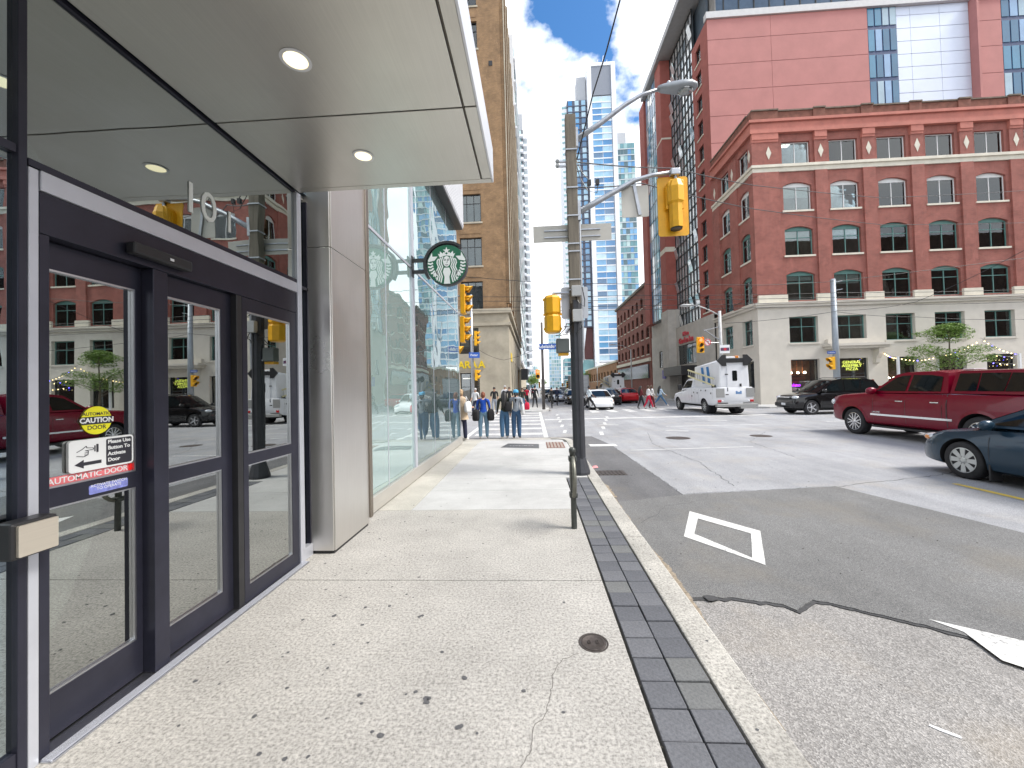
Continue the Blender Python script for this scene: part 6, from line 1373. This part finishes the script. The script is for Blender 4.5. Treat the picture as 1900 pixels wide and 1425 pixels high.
# ------------------------------------------------------------ service truck
bw_ = paint('truck_white', (.72, .73, .75), 0); bblue = mat('truck_blue', (.02, .17, .42), .4, 0, .03); tgrey = mat('tread_plate', (.36, .36, .35), .45, .6, .2, 40)
def make_truck(label, group='white service trucks'):
    t = thing('service_truck', label, 'truck', group=group)
    c = Car(.95, 3.9, 1.45, 2.12, .42, [(-3.4, 1.52), (.25, 1.52), (.75, 1.36), (1.2, 1.30), (1.9, 1.22), (2.6, 1.12), (2.9, .85)], .52, .05, tw=.27,
            sec=[(0., .93), (.06, .97), (.2, .99), (.4, 1.), (.6, 1.), (.8, .99), (.92, .97), (.97, .95), (1.0, .90)])
    obj('body', c.body_mesh('body', bw_), t); c.wheels(t, 'steel'); c.flares(t, bw_, .07)
    greenhouse(t, bw_, [(-.05, 1.50), (.02, 2.02), (.25, 2.10), (.75, 2.08), (1.0, 2.0), (1.62, 1.30)], .95, .76, [[(.08, 1.50), (.10, 1.95), (.75, 1.97), (.95, 1.92), (1.40, 1.48)]], crown=.03)
    # rear body
    bx = MB(); pts = [(-1.0+.0, 1.52), (1.0, 1.52), (.93, 2.95), (.82, 3.08), (-.82, 3.08), (-.93, 2.95)]
    xr, xf = -3.36, -.10; n = 6
    v = [(xr, y*.80, z) for y, z in pts]+[(xf, y*.80, min(z, 2.80)) for y, z in pts]
    bx.add(v, [[i, (i+1) % n, n+(i+1) % n, n+i] for i in range(n)]+[list(range(n))[::-1], list(range(n, 2*n))]); bx.build('box_body', bw_, t, bevel=.05)
    MB().box(-3.395, -3.362, -.40, .40, .62, 2.72).build('rear_door', bw_, t, bevel=.01); MB().prism(rrect(-.13, .13, 1.86, 2.42, .05), 'x', -3.40, -3.393).build('door_window', car_gl, t)
    for s in (1, -1):
        MB().box(-3.42, -3.38, s*.80-.22, s*.80+.22, .98, 1.46).build('tread_panel', tgrey, t); MB().box(-3.43, -3.38, s*.86-.1, s*.86+.1, .70, .84).build('tail_lamp', tail_r, t, bevel=.03); MB().ball((-3.41, s*.70, .77), .03, .05, .05, 8, 6).build('reverse_lamp', white_p, t, True)
        c.ribbon([(x, 1.49) for x in (-3.3, -2, -.8, .1)], .03, s, .004, 'x').build('body_rail', trim_k, t)
        for x in (-3.0, -1.25, -.75, -.25): c.ribbon([(x, z) for z in (.9 if x < -1.5 else .66, 1.1, 1.45)], .012, s).build('locker_seam', trim_k, t)
        for x, z in ((-2.85, 1.2), (-2.2, 1.35), (-1.1, 1.2), (-.6, 1.22), (-.35, 1.0), (-1.6, 1.35)): p = c.side(x, z, s, .006); MB().box(p.x-.04, p.x+.04, p.y-.01, p.y+.01, p.z-.045, p.z+.045).build('latch', trim_k, t)
        MB().prism([(-1.25, 2.05), (-.95, 2.05), (-1.35, 2.78), (-1.62, 2.82)], 'y', s*.80, s*.806).build('blue_stripe', bblue, t) if False else None
        for xa in (-1.3, -2.0):
            b = MB(); b.quad((xa-.35, s*.81, 1.75), (xa, s*.81, 1.75), (xa+.28, s*.758, 2.72), (xa-.02, s*.758, 2.72)); b.build('blue_stripe', bblue, t)
        c.ribbon([(.12, z) for z in (.66, 1.0, 1.4)], .01, s).build('door_seam', trim_k, t)
        MB().ball((2.55, s*.80, .98), .14, .17, .12, 12, 8).build('headlamp', headl, t, True)
        for k in range(1): MB().box(1.15, 1.28, s*1.22-.14, s*1.22+.10, 1.35, 1.72).build('wing_mirror', trim_k, t, bevel=.03)
    MB().box(-3.62, -3.36, -1.08, 1.08, .46, .62).build('rear_bumper', tgrey, t, bevel=.02); MB().box(-3.63, -3.45, -.95, -.15, .36, .52).build('step', tgrey, t)
    MB().box(-3.41, -3.40, .38, .42, 1.3, 1.5).build('hinge', trim_k, t); MB().box(-3.42, -3.40, -.34, -.24, 1.55, 1.70).build('door_handle', trim_k, t)
    for z in (1.1, 2.2): MB().box(-3.41, -3.392, .36, .52, z, z+.05).build('hinge', trim_k, t)
    text('lettering', 'Bell', .22, bblue, (-3.405, -.18, 1.22), '-x', t, .003, bold=.006)
    # arrow board
    ab = MB().box(-3.46, -3.38, -.62, .62, 2.86, 3.10).build('arrow_board', black, t, bevel=.02)
    for s in (1, -1): MB().prism([(s*.95, 2.98), (s*.66, 3.28), (s*.46, 3.28), (s*.46, 2.68), (s*.66, 2.68)], 'x', -3.47, -3.39).build('arrow_head', black, ab)
    MB().box(-3.30, -3.0, -.35, .40, 3.09, 3.20).build('light_bar', white_p, t, bevel=.03); MB().box(-3.31, -3.0, -.30, -.1, 3.09, 3.24).build('beacon', amber, t, bevel=.03)
    # ladder on the left flank
    ld = mat('ladder_fibreglass', (.62, .58, .34), .6, 0, .1)
    lad = MB().bar((-3.1, .98, 1.62), (.35, .98, 2.25), .03, .09).build('ladder', ld, t); MB().bar((-3.1, .98, 2.0), (.35, .98, 2.63), .03, .09).build('ladder_rail', ld, lad)
    for k in range(11): f = k/10; x = -3.0+3.25*f; z = 1.64+.60*f; MB().cyl((x, .98, z), (x, .98, z+.38), .016, 6).build('rung', tgrey, lad)
    MB().box(-2.9, -2.84, .80, 1.0, 1.50, 1.66).build('ladder_bracket', trim_k, t)
    MB().box(-3.3, 2.5, -.6, .6, .36, .55).build('chassis', well_m, t)
    for s in (1, -1):
        o = obj('wheel', wheel_mesh(.42, .27, 'steel')[0], t, (-1.95, s*.62, .42))
    return t
TRUCK_P0, TRUCK_P1 = at(1305, 767, 'z', ZR), at(1265, 763, 'z', ZR)
tk = make_truck('white service truck with a ladder and black arrow board, nearest of the two')
rzt = R_(91); h_ = Vector((math.cos(rzt), math.sin(rzt), 0)); lf = Vector((-h_.y, h_.x, 0)); cc = Vector((10.85, 25.4, 0))
tk.location = (cc.x, cc.y, ZR); tk.rotation_euler.z = rzt
tk2 = copy_tree(tk); tk2['label'] = 'farther white service truck with an arrow board, beyond the black car'; tk2.location = (9.6, 51, ZR); tk2.rotation_euler.z = R_(98)
# grey box truck
bt = thing('box_truck', 'grey box truck with a plain cargo box behind the walking man', 'truck', (5.5, 50, ZR), R_(88), 'trucks')
cbx = Car(.6, 3.6, 1.4, 2.1, .42, [(-3.2, 1.0), (1.0, 1.0), (1.3, 1.35), (2.0, 1.3), (2.4, .9)], .5, .05, tw=.27); obj('body', cbx.body_mesh('body', greyp), bt); cbx.wheels(bt, 'steel')
gb_ = mat('box_grey', (.40, .42, .44), .6, .1, .08); cg = MB().box(-3.25, 1.1, -1.1, 1.1, 1.01, 3.05).build('cargo_box', gb_, bt, bevel=.03); MB().box(-3.29, -3.252, -.95, .95, 1.1, 2.9).build('roller_door', mat('roller_door', (.52, .54, .56), .5, .1, .05), cg)
for z in (1.55, 2.0, 2.45): MB().box(-3.30, -3.29, -.95, .95, z, z+.015).build('door_joint', trim_k, cg)
for s in (1, -1): MB().box(-3.3, -3.2, s*.9-.08, s*.9+.08, .75, .9).build('tail_lamp', tail_r, bt)
greenhouse(bt, greyp, [(1.12, 1.2), (1.14, 2.1), (1.4, 2.2), (1.9, 2.1), (2.25, 1.3)], .95, .8, [[(1.3, 1.35), (1.3, 2.0), (1.8, 2.0), (2.1, 1.35)]])
# ================================================================== PEOPLE
def cloth(n, c, r=.85): return mat('cloth_'+n, c, r, 0, .14, 14, .15, 90)
skin_a, skin_b, skin_c = (mat('skin_%d' % i, c, .55, 0, .05, 20) for i, c in enumerate(((.55, .33, .24), (.40, .22, .14), (.16, .085, .055))))
hair_k, hair_bn, hair_bl, hair_gy, hair_au = (mat('hair_'+n, c, .5, 0, .25, 60, .3, 160) for n, c in (('black', (.012, .011, .011)), ('brown', (.07, .035, .02)), ('blond', (.40, .27, .15)), ('grey', (.42, .41, .40)), ('auburn', (.20, .06, .025))))
denim, denim_l, denim_d = cloth('denim', (.06, .14, .25)), cloth('denim_light', (.14, .24, .33)), cloth('denim_dark', (.035, .085, .17))
blk, navy_c, wht_c, gry_c, khaki = cloth('black', (.014, .014, .016)), cloth('navy', (.015, .018, .045)), cloth('white', (.66, .66, .66)), cloth('grey', (.27, .30, .34)), cloth('beige', (.56, .43, .30))
blue_c, red_c, dgreen, maroon = cloth('blue', (.008, .07, .42)), cloth('red', (.55, .012, .05)), cloth('dark_green', (.022, .030, .020)), cloth('maroon', (.12, .015, .02))
shoe_w, shoe_k = mat('shoe_white', (.66, .64, .60), .6, 0, .1), mat('shoe_black', (.02, .02, .02), .5, 0, .1)
def person(label, loc, rz, h, top, pants, shoes, skin, hair, style='short', stride=0., arms=(0., 0.), elbow=(.25, .25), sleeve='long', lean=0., wide=1., girth=1., group='pedestrians', fingers=False, flare=1., sit=False):
    """one skinned body facing local +y; arms = forward swing of each upper arm (right, left)"""
    t = thing('person', label, 'person', loc, rz, group); k = h/1.70
    V, E, Rr, Bn = [], [], [], []
    def v(x, y, z, r, par=None, bone=None):
        V.append((x*k, (y+lean*max(0, z-.9))*k, z*k)); Rr.append(r*k if not isinstance(r, tuple) else (r[0]*k, r[1]*k))
        if par is not None: E.append((par, len(V)-1)); Bn.append((par, len(V)-1, bone))
        return len(V)-1
    g = girth; zp = .93
    pel = v(0, 0, zp, (.150*g, .115*g)); sp = v(0, 0, 1.10, (.130*g, .10*g), pel, 'torso'); ch = v(0, 0, 1.28, (.150*g, .110*g), sp, 'torso'); ct = v(0, -.01, 1.40, (.115*g, .085*g), ch, 'torso')
    nk = v(0, .0, 1.475, .052, ct, 'neck'); hd0 = v(0, .015, 1.555, (.070, .082), nk, 'head'); hd1 = v(0, .01, 1.64, (.062, .078), hd0, 'head')
    for i, s in enumerate((1, -1)):
        sh = v(s*.165*g, -.005, 1.385, .062*g, ct, 'torso'); a = arms[i]; e = elbow[i]
        ex, ey, ez = s*(.200*g), math.sin(a)*.27, 1.385-math.cos(a)*.27; el = v(ex, ey, ez, .043*g, sh, 'arm_u')
        b_ = a+e; wx_, wy, wz = ex+s*.004, ey+math.sin(b_)*.24, ez-math.cos(b_)*.24; wr = v(wx_, wy, wz, .030, el, 'arm_l')
        dx, dy, dz = 0, math.sin(b_+.1), -math.cos(b_+.1); pm_ = v(wx_, wy+dy*.07, wz+dz*.07, (.038, .020), wr, 'hand')
        if fingers:
            for f in range(4):
                o = (f-1.5)*.018; ln = (.062, .072, .075, .066)[f]; f1 = v(wx_+s*.004, wy+dy*.11+o*abs(dz), wz+dz*.11-o*dy, .0088, pm_, 'hand'); v(wx_-s*.012, wy+dy*(.11+ln)+o*abs(dz), wz+dz*(.11+ln*.85), .0078, f1, 'hand')
            th = v(wx_-s*.012, wy+dy*.05+.035, wz+dz*.05, .010, pm_, 'hand'); v(wx_-s*.02, wy+dy*.09+.045, wz+dz*.09, .0085, th, 'hand')
        else: v(wx_-s*.01, wy+dy*.16, wz+dz*.16, (.03, .016), pm_, 'hand')
        st = stride*s; hp = v(s*.085*g, 0, .88, .098*g, pel, 'leg_u')
        if sit: kn = v(s*.11, .36, .84-.1*s, .07, hp, 'leg_u'); an = v(s*.11, .30, .42-.12*s, .045, kn, 'leg_l'); v(s*.11, .42, .37-.12*s, .036, an, 'foot')
        else:
            kx = s*(.09+.02*(wide-1)); ky, kz = math.sin(st)*.42+.02, .90-math.cos(st)*.42; kn = v(kx*wide, ky, kz, .064*g*(.5+.5*flare), hp, 'leg_u')
            bend = st-(.5*abs(stride) if st < 0 else .05); ay, az = ky+math.sin(bend)*.40, kz-math.cos(bend)*.40; az = max(az, .075); an = v(s*.095*wide, ay, az, .046*flare, kn, 'leg_l'); v(s*.10*wide, ay+.04, max(az-.045, .032), .036, an, 'foot'); v(s*.115*wide, ay+.155, max(az-.05, .030), (.036, .028), len(V)-1, 'foot')
    bm = bmesh.new(); lay = bm.verts.layers.skin.verify(); bv = []
    for p, r in zip(V, Rr):
        q = bm.verts.new(p); q[lay].radius = r if isinstance(r, tuple) else (r, r); bv.append(q)
    bv[0][lay].use_root = True
    for a, b_ in E: bm.edges.new((bv[a], bv[b_]))
    me = bpy.data.meshes.new('tmp'); bm.to_mesh(me); bm.free(); o = bpy.data.objects.new('tmp', me); COL.objects.link(o)
    m = o.modifiers.new('s', 'SKIN'); m.use_smooth_shade = True; m.branch_smoothing = .6; m2 = o.modifiers.new('d', 'SUBSURF'); m2.levels = 2 if fingers else 1
    dg = bpy.context.evaluated_depsgraph_get(); out = bpy.data.meshes.new_from_object(o.evaluated_get(dg)); bpy.data.objects.remove(o); out.name = 'body'
    out.materials.clear()
    for mm in (skin, top, pants, shoes): out.materials.append(mm)
    Vv = [Vector(p) for p in V]; zone = {'torso': 1, 'neck': 0, 'head': 0, 'arm_u': 1, 'arm_l': 1 if sleeve == 'long' else 0, 'hand': 0, 'leg_u': 2, 'leg_l': 2, 'foot': 3}
    for p in out.polygons:
        c = p.center; best, bd = 'torso', 1e9
        for a, b_, bn in Bn:
            A, B = Vv[a], Vv[b_]; d = B-A; tt = max(0, min(1, (c-A).dot(d)/max(1e-9, d.length_squared))); dd = (c-A-d*tt).length
            if dd < bd: bd, best = dd, bn
        zi = zone[best]
        if best == 'torso' and c.z < .93*k: zi = 2
        p.material_index = zi; p.use_smooth = True
    obj('body', out, t)
    # head details
    hx, hy, hz = 0, (.012+lean*.7)*k, 1.60*k; r = .088*k
    fm = MB()
    for s in (1, -1): fm.ball((s*.030*k, hy+.070*k, 1.595*k), .009*k, n=6, k=4)
    fm.ball((0, hy+.078*k, 1.535*k), .018*k, .006*k, .005*k, 6, 4); fm.build('face', mat('face_dark', (.06, .025, .02), .5, 0, 0), t, True)
    nm = MB(); nm.ball((0, hy+.082*k, 1.565*k), .011*k, .016*k, .016*k, 6, 4)
    for s in (1, -1): nm.ball((s*.072*k, hy-.005*k, 1.575*k), .010*k, .018*k, .026*k, 6, 4)
    nm.build('nose_and_ears', skin, t, True)
    hb = MB(); hb.ball((0, hy-.018*k, hz+.020*k), .083*k, .092*k, .092*k, 12, 8)
    if style == 'long':
        hb.tube([(0, hy-.05*k, 1.66*k), (0, hy-.085*k, 1.55*k), (0, hy-.12*k, 1.38*k), (-.03, hy-.15*k, 1.20*k), (-.03, hy-.14*k, 1.06*k)], [.06*k, .088*k, .10*k, .095*k, .03*k], 10)
        for s in (1, -1): hb.tube([(s*.05*k, hy, 1.66*k), (s*.08*k, hy-.02*k, 1.52*k), (s*.09*k, hy-.05*k, 1.36*k)], [.03*k, .04*k, .025*k], 7)
    elif style == 'bob':
        hb.ball((0, hy-.035*k, 1.565*k), .095*k, .085*k, .10*k, 12, 8)
    elif style == 'bun':
        hb.ball((0, hy-.095*k, 1.60*k), .045*k, n=8, k=6); hb.ball((0, hy-.04*k, 1.56*k), .085*k, .07*k, .085*k, 10, 6)
    elif style == 'tail':
        hb.tube([(0, hy-.08*k, 1.60*k), (0, hy-.125*k, 1.52*k), (0, hy-.13*k, 1.38*k), (.0, hy-.11*k, 1.26*k)], [.03*k, .04*k, .034*k, .010*k], 8); hb.ball((0, hy-.03*k, 1.57*k), .084*k, .075*k, .08*k, 10, 6)
    hb.build('hair', hair, t, True); t['k'] = k; return t
def bag(name, label, cat, par, loc, size, m, rz=0., strap=None, group='bags'):
    """rests on or hangs from a person, so it stays a thing of its own"""
    M_ = Matrix.Translation(par.location) @ Matrix.Rotation(par.rotation_euler.z, 4, 'Z'); k = par['k']
    p = M_ @ Vector([c*k for c in loc]); t = thing(name, label, cat, p, par.rotation_euler.z+rz, group); sx, sy, sz = (q*k/2 for q in size)
    b = MB(); N = 16; rings = []
    for fz, fr in ((-1, .62), (-.9, .86), (-.6, 1), (0, 1.0), (.5, .93), (.85, .78), (1, .45)):
        rings.append([(sx*fr*math.copysign(abs(math.cos(a))**.55, math.cos(a)), sy*fr*math.copysign(abs(math.sin(a))**.55, math.sin(a)), sz*fz) for a in (2*math.pi*i/N for i in range(N))])
    b.add([q for r in rings for q in r], [[i*N+j, i*N+(j+1) % N, (i+1)*N+(j+1) % N, (i+1)*N+j] for i in range(6) for j in range(N)]+[list(range(N))[::-1], list(range(6*N, 7*N))]); b.build('bag_body', m, t, True)
    if strap: MB().tube([Vector(q)*k for q in strap], .014*k, 6).build('strap', m, t, True)
    return t
def foot(px, py, z): q = at(px, py, 'z', z); return (q.x, q.y, z)
# ---- four people waiting at the near kerb
p1 = person('woman in a beige trench coat and dark trousers with a white bag under her arm', foot(857, 817, -.02), R_(-28), 1.70, khaki, navy_c, shoe_w, skin_a, hair_bl, 'bob', .10, (.15, -.05), (1.3, .3), fingers=True, flare=1.5, group='people waiting at the kerb')
k = p1['k']; cb = MB(); N = 18; rr_ = []
for z, rx, ry in ((.70, .27, .20), (.78, .255, .19), (.95, .225, .17), (1.12, .195, .150), (1.30, .225, .158), (1.40, .20, .135), (1.46, .10, .085)): rr_.append([(rx*k*math.cos(a)*(1+.04*math.sin(5*a+z*9) if z < 1.1 else 1), ry*k*math.sin(a)-.005, z*k) for a in (2*math.pi*i/N for i in range(N))])
cb.add([q for r in rr_ for q in r], [[i*N+j, i*N+(j+1) % N, (i+1)*N+(j+1) % N, (i+1)*N+j] for i in range(6) for j in range(N)]); cb.build('coat', khaki, p1, True)
bag('tote_bag', 'white shoulder bag under the arm of the woman in the beige coat', 'bag', p1, (.30, -.02, 1.12), (.14, .40, .36), wht_c, .2, [(0, -.12, .17), (-.05, -.02, .34), (-.02, .12, .17)])
p2 = person('person in a bright blue sweater and pale jeans carrying two black bags', foot(898, 813.5, -.07), R_(4), 1.64, blue_c, denim_l, shoe_w, skin_a, hair_au, 'bun', .06, (.0, .0), (.15, .15), fingers=True, wide=1.25, flare=1.35, girth=1.12, group='people waiting at the kerb')
for s in (1, -1): bag('shoulder_bag', 'large black shoulder bag hanging on the %s of the person in blue' % ('right' if s > 0 else 'left'), 'bag', p2, (s*.27, -.06, .86), (.25, .24, .42), blk, s*.25, [(-s*.02, 0, .2), (-s*.12, .02, .42), (-s*.17, .0, .60)])
p3 = person('woman with long black hair in a dark jacket and flared jeans, black backpack on', foot(937, 813, -.07), R_(10), 1.66, dgreen, denim, shoe_w, skin_a, hair_k, 'long', .07, (.0, .25), (.3, .5), fingers=True, flare=1.6, girth=1.14, group='people waiting at the kerb')
bag('backpack', 'black backpack on the woman with long black hair', 'backpack', p3, (.13, -.17, 1.14), (.24, .14, .36), blk, 0, [(.1, .02, .18), (.11, .14, .26), (.11, .26, .1)])
p4 = person('woman in a pale blue cap and grey hoodie with a black ponytail', foot(959, 813, -.07), R_(-4), 1.68, gry_c, denim_d, shoe_k, skin_a, hair_k, 'tail', .05, (.1, .0), (.5, .2), fingers=True, girth=1.16, flare=1.45, group='people waiting at the kerb')
capm = cloth('cap_blue', (.10, .40, .66)); k = p4['k']; cp_ = MB(); cp_.lathe([(.098*k, 1.60*k), (.100*k, 1.645*k), (.085*k, 1.695*k), (.045*k, 1.722*k), (.001, 1.728*k)], (0, -.005, 0), n=16); cp_.prism([(-.07*k, .08*k), (.07*k, .08*k), (.055*k, .165*k), (0, .185*k), (-.055*k, .165*k)], 'z', 1.612*k, 1.622*k); cp_.build('cap', capm, p4, True)
hod = MB(); hod.ball((0, -.075*k, 1.40*k), .12*k, .065*k, .07*k, 12, 6); hod.build('hood', gry_c, p4, True)
bag('tote_bag', 'white tote bag at the side of the woman in the blue cap', 'bag', p4, (.24, -.04, 1.02), (.12, .28, .40), wht_c, .1, [(0, -.08, .18), (-.06, -.02, .36), (0, .08, .18)])
bag('red_bag', 'small red bag held by the woman in the blue cap', 'bag', p4, (.38, .10, 1.12), (.18, .16, .26), red_c, 0, [(0, 0, .12), (-.06, -.02, .22)])
# ---- across the street
FAR = [
 ('man in a white shirt with a cross-body strap near the shopfront', (883, 772), 0, R_(160), 1.72, wht_c, navy_c, shoe_k, skin_b, hair_gy, 'short', 0.3),
 ('man in a black t-shirt and grey shorts facing the camera across the street', (918, 770), 0, R_(180), 1.76, blk, gry_c, shoe_k, skin_b, hair_k, 'short', 0.2),
 ('tall man in a white t-shirt by the stone corner', (938, 766), 0, R_(180), 1.86, wht_c, navy_c, shoe_k, skin_b, hair_gy, 'short', 0.25),
 ('man in a black t-shirt beside the stone corner', (946, 766), 0, R_(180), 1.74, blk, blk, shoe_k, skin_a, hair_bn, 'short', 0.2),
 ('person in a dark top on the far sidewalk left of the corner pole', (970, 764), 0, R_(175), 1.66, dgreen, denim, shoe_k, skin_a, hair_bn, 'bob', 0.3),
 ('person in a red top farther along the far sidewalk', (978, 753), 0, R_(0), 1.70, red_c, blk, shoe_k, skin_a, hair_k, 'short', 0.3),
 ('person in a long black coat walking away on the far sidewalk', (993, 759), 0, R_(-10), 1.80, blk, blk, shoe_k, skin_a, hair_k, 'short', 0.45),
 ('man in a pale shirt and black trousers striding across with a phone', (1094, 764), ZR, R_(-80), 1.78, cloth('pale', (.55, .62, .66)), blk, shoe_w, skin_c, hair_k, 'short', 0.55),
 ('person in a dark red top and black trousers on the far crosswalk', (1190, 759), ZR, R_(-85), 1.68, maroon, blk, shoe_k, skin_b, hair_k, 'long', 0.25),
 ('person in a white top and red trousers on the far crosswalk', (1204, 759), ZR, R_(-85), 1.70, wht_c, red_c, shoe_w, skin_b, hair_bn, 'bob', 0.35),
 ('person in a white top and dark skirt on the far crosswalk', (1210, 758), ZR, R_(-85), 1.72, wht_c, maroon, shoe_k, skin_b, hair_bn, 'long', 0.2),
 ('woman in a pale blue top and jeans striding last on the far crosswalk', (1226, 756), ZR, R_(-80), 1.66, cloth('sky', (.38, .50, .62)), denim, shoe_w, skin_a, hair_k, 'long', 0.6),
]
for (lb, (px, py), z, rz, h, tp_, pn, sh, sk, hr, sty, st) in FAR: person(lb, foot(px, py, z), rz, h, tp_, pn, sh, sk, hr, sty, st, (st*.7, -st*.7), (.5, .5), 'short' if 't-shirt' in lb or 'shirt' in lb else 'long', girth=1.06)
q = at(1627, 722, 'y', 27.3); person('person in a dark top standing behind the black suv', (q.x, 27.6, 0), R_(60), 1.66, cloth('slate', (.06, .07, .08)), blk, shoe_k, skin_a, hair_au, 'short', .1)
for k, (x, y, c) in enumerate(((-.9, 46, blk), (-.2, 52, red_c), (-1.4, 57, gry_c), (.2, 64, wht_c))): person(('person in black farther down the left sidewalk', 'person in red farther down the left sidewalk', 'person in grey far down the left sidewalk', 'person in white farthest down the left sidewalk')[k], (x, y, 0), R_(180 if k % 2 else 0), 1.72, c, blk if k != 0 else denim, shoe_k, skin_b, hair_k, 'short', .35)
# ---- cyclists
def bike(label, loc, rz):
    t = thing('bicycle', label, 'bicycle', loc, rz, 'bicycles')
    for y in (-.52, .52):
        w_ = MB().tube([(0, y+.33*math.cos(R_(a)), .345+.33*math.sin(R_(a))) for a in range(0, 361, 20)], .022, 6, False).build('wheel', rubber, t, True)
        b = MB()
        for a in range(0, 180, 30): b.bar((0, y-.32*math.cos(R_(a)), .345-.32*math.sin(R_(a))), (0, y+.32*math.cos(R_(a)), .345+.32*math.sin(R_(a))), .004)
        b.build('spokes', steel, w_)
    f = MB()
    for a, c in (((0, -.52, .345), (0, -.05, .30)), ((0, -.05, .30), (0, -.18, .82)), ((0, -.18, .75), (0, .36, .82)), ((0, -.05, .30), (0, .38, .75)), ((0, -.52, .345), (0, -.18, .72)), ((0, .36, .95), (0, .52, .345))): f.bar(a, c, .03)
    f.build('frame', trim_k, t); MB().box(-.07, .07, -.30, -.06, .86, .92).build('saddle', black, t, bevel=.02); MB().tube([(-.28, .30, 1.02), (-.1, .38, 1.0), (.1, .38, 1.0), (.28, .30, 1.02)], .014, 6).build('handlebar', black, t)
    return t
for k, (px, py, c, lb) in enumerate(((1024, 757, blk, 'cyclist in black riding away beside the far corner'), (1034, 752, navy_c, 'second cyclist in dark clothes farther on'))):
    f_ = foot(px, py, ZR); bike(('bicycle under the cyclist in black', 'bicycle under the second cyclist')[k], f_, 0); person(lb, (f_[0], f_[1]-.18, f_[2]+.02), 0, 1.72, c, blk, shoe_w, skin_b, hair_k, 'short', 0, (.9, .9), (.2, .2), lean=.25, sit=True, group='cyclists')
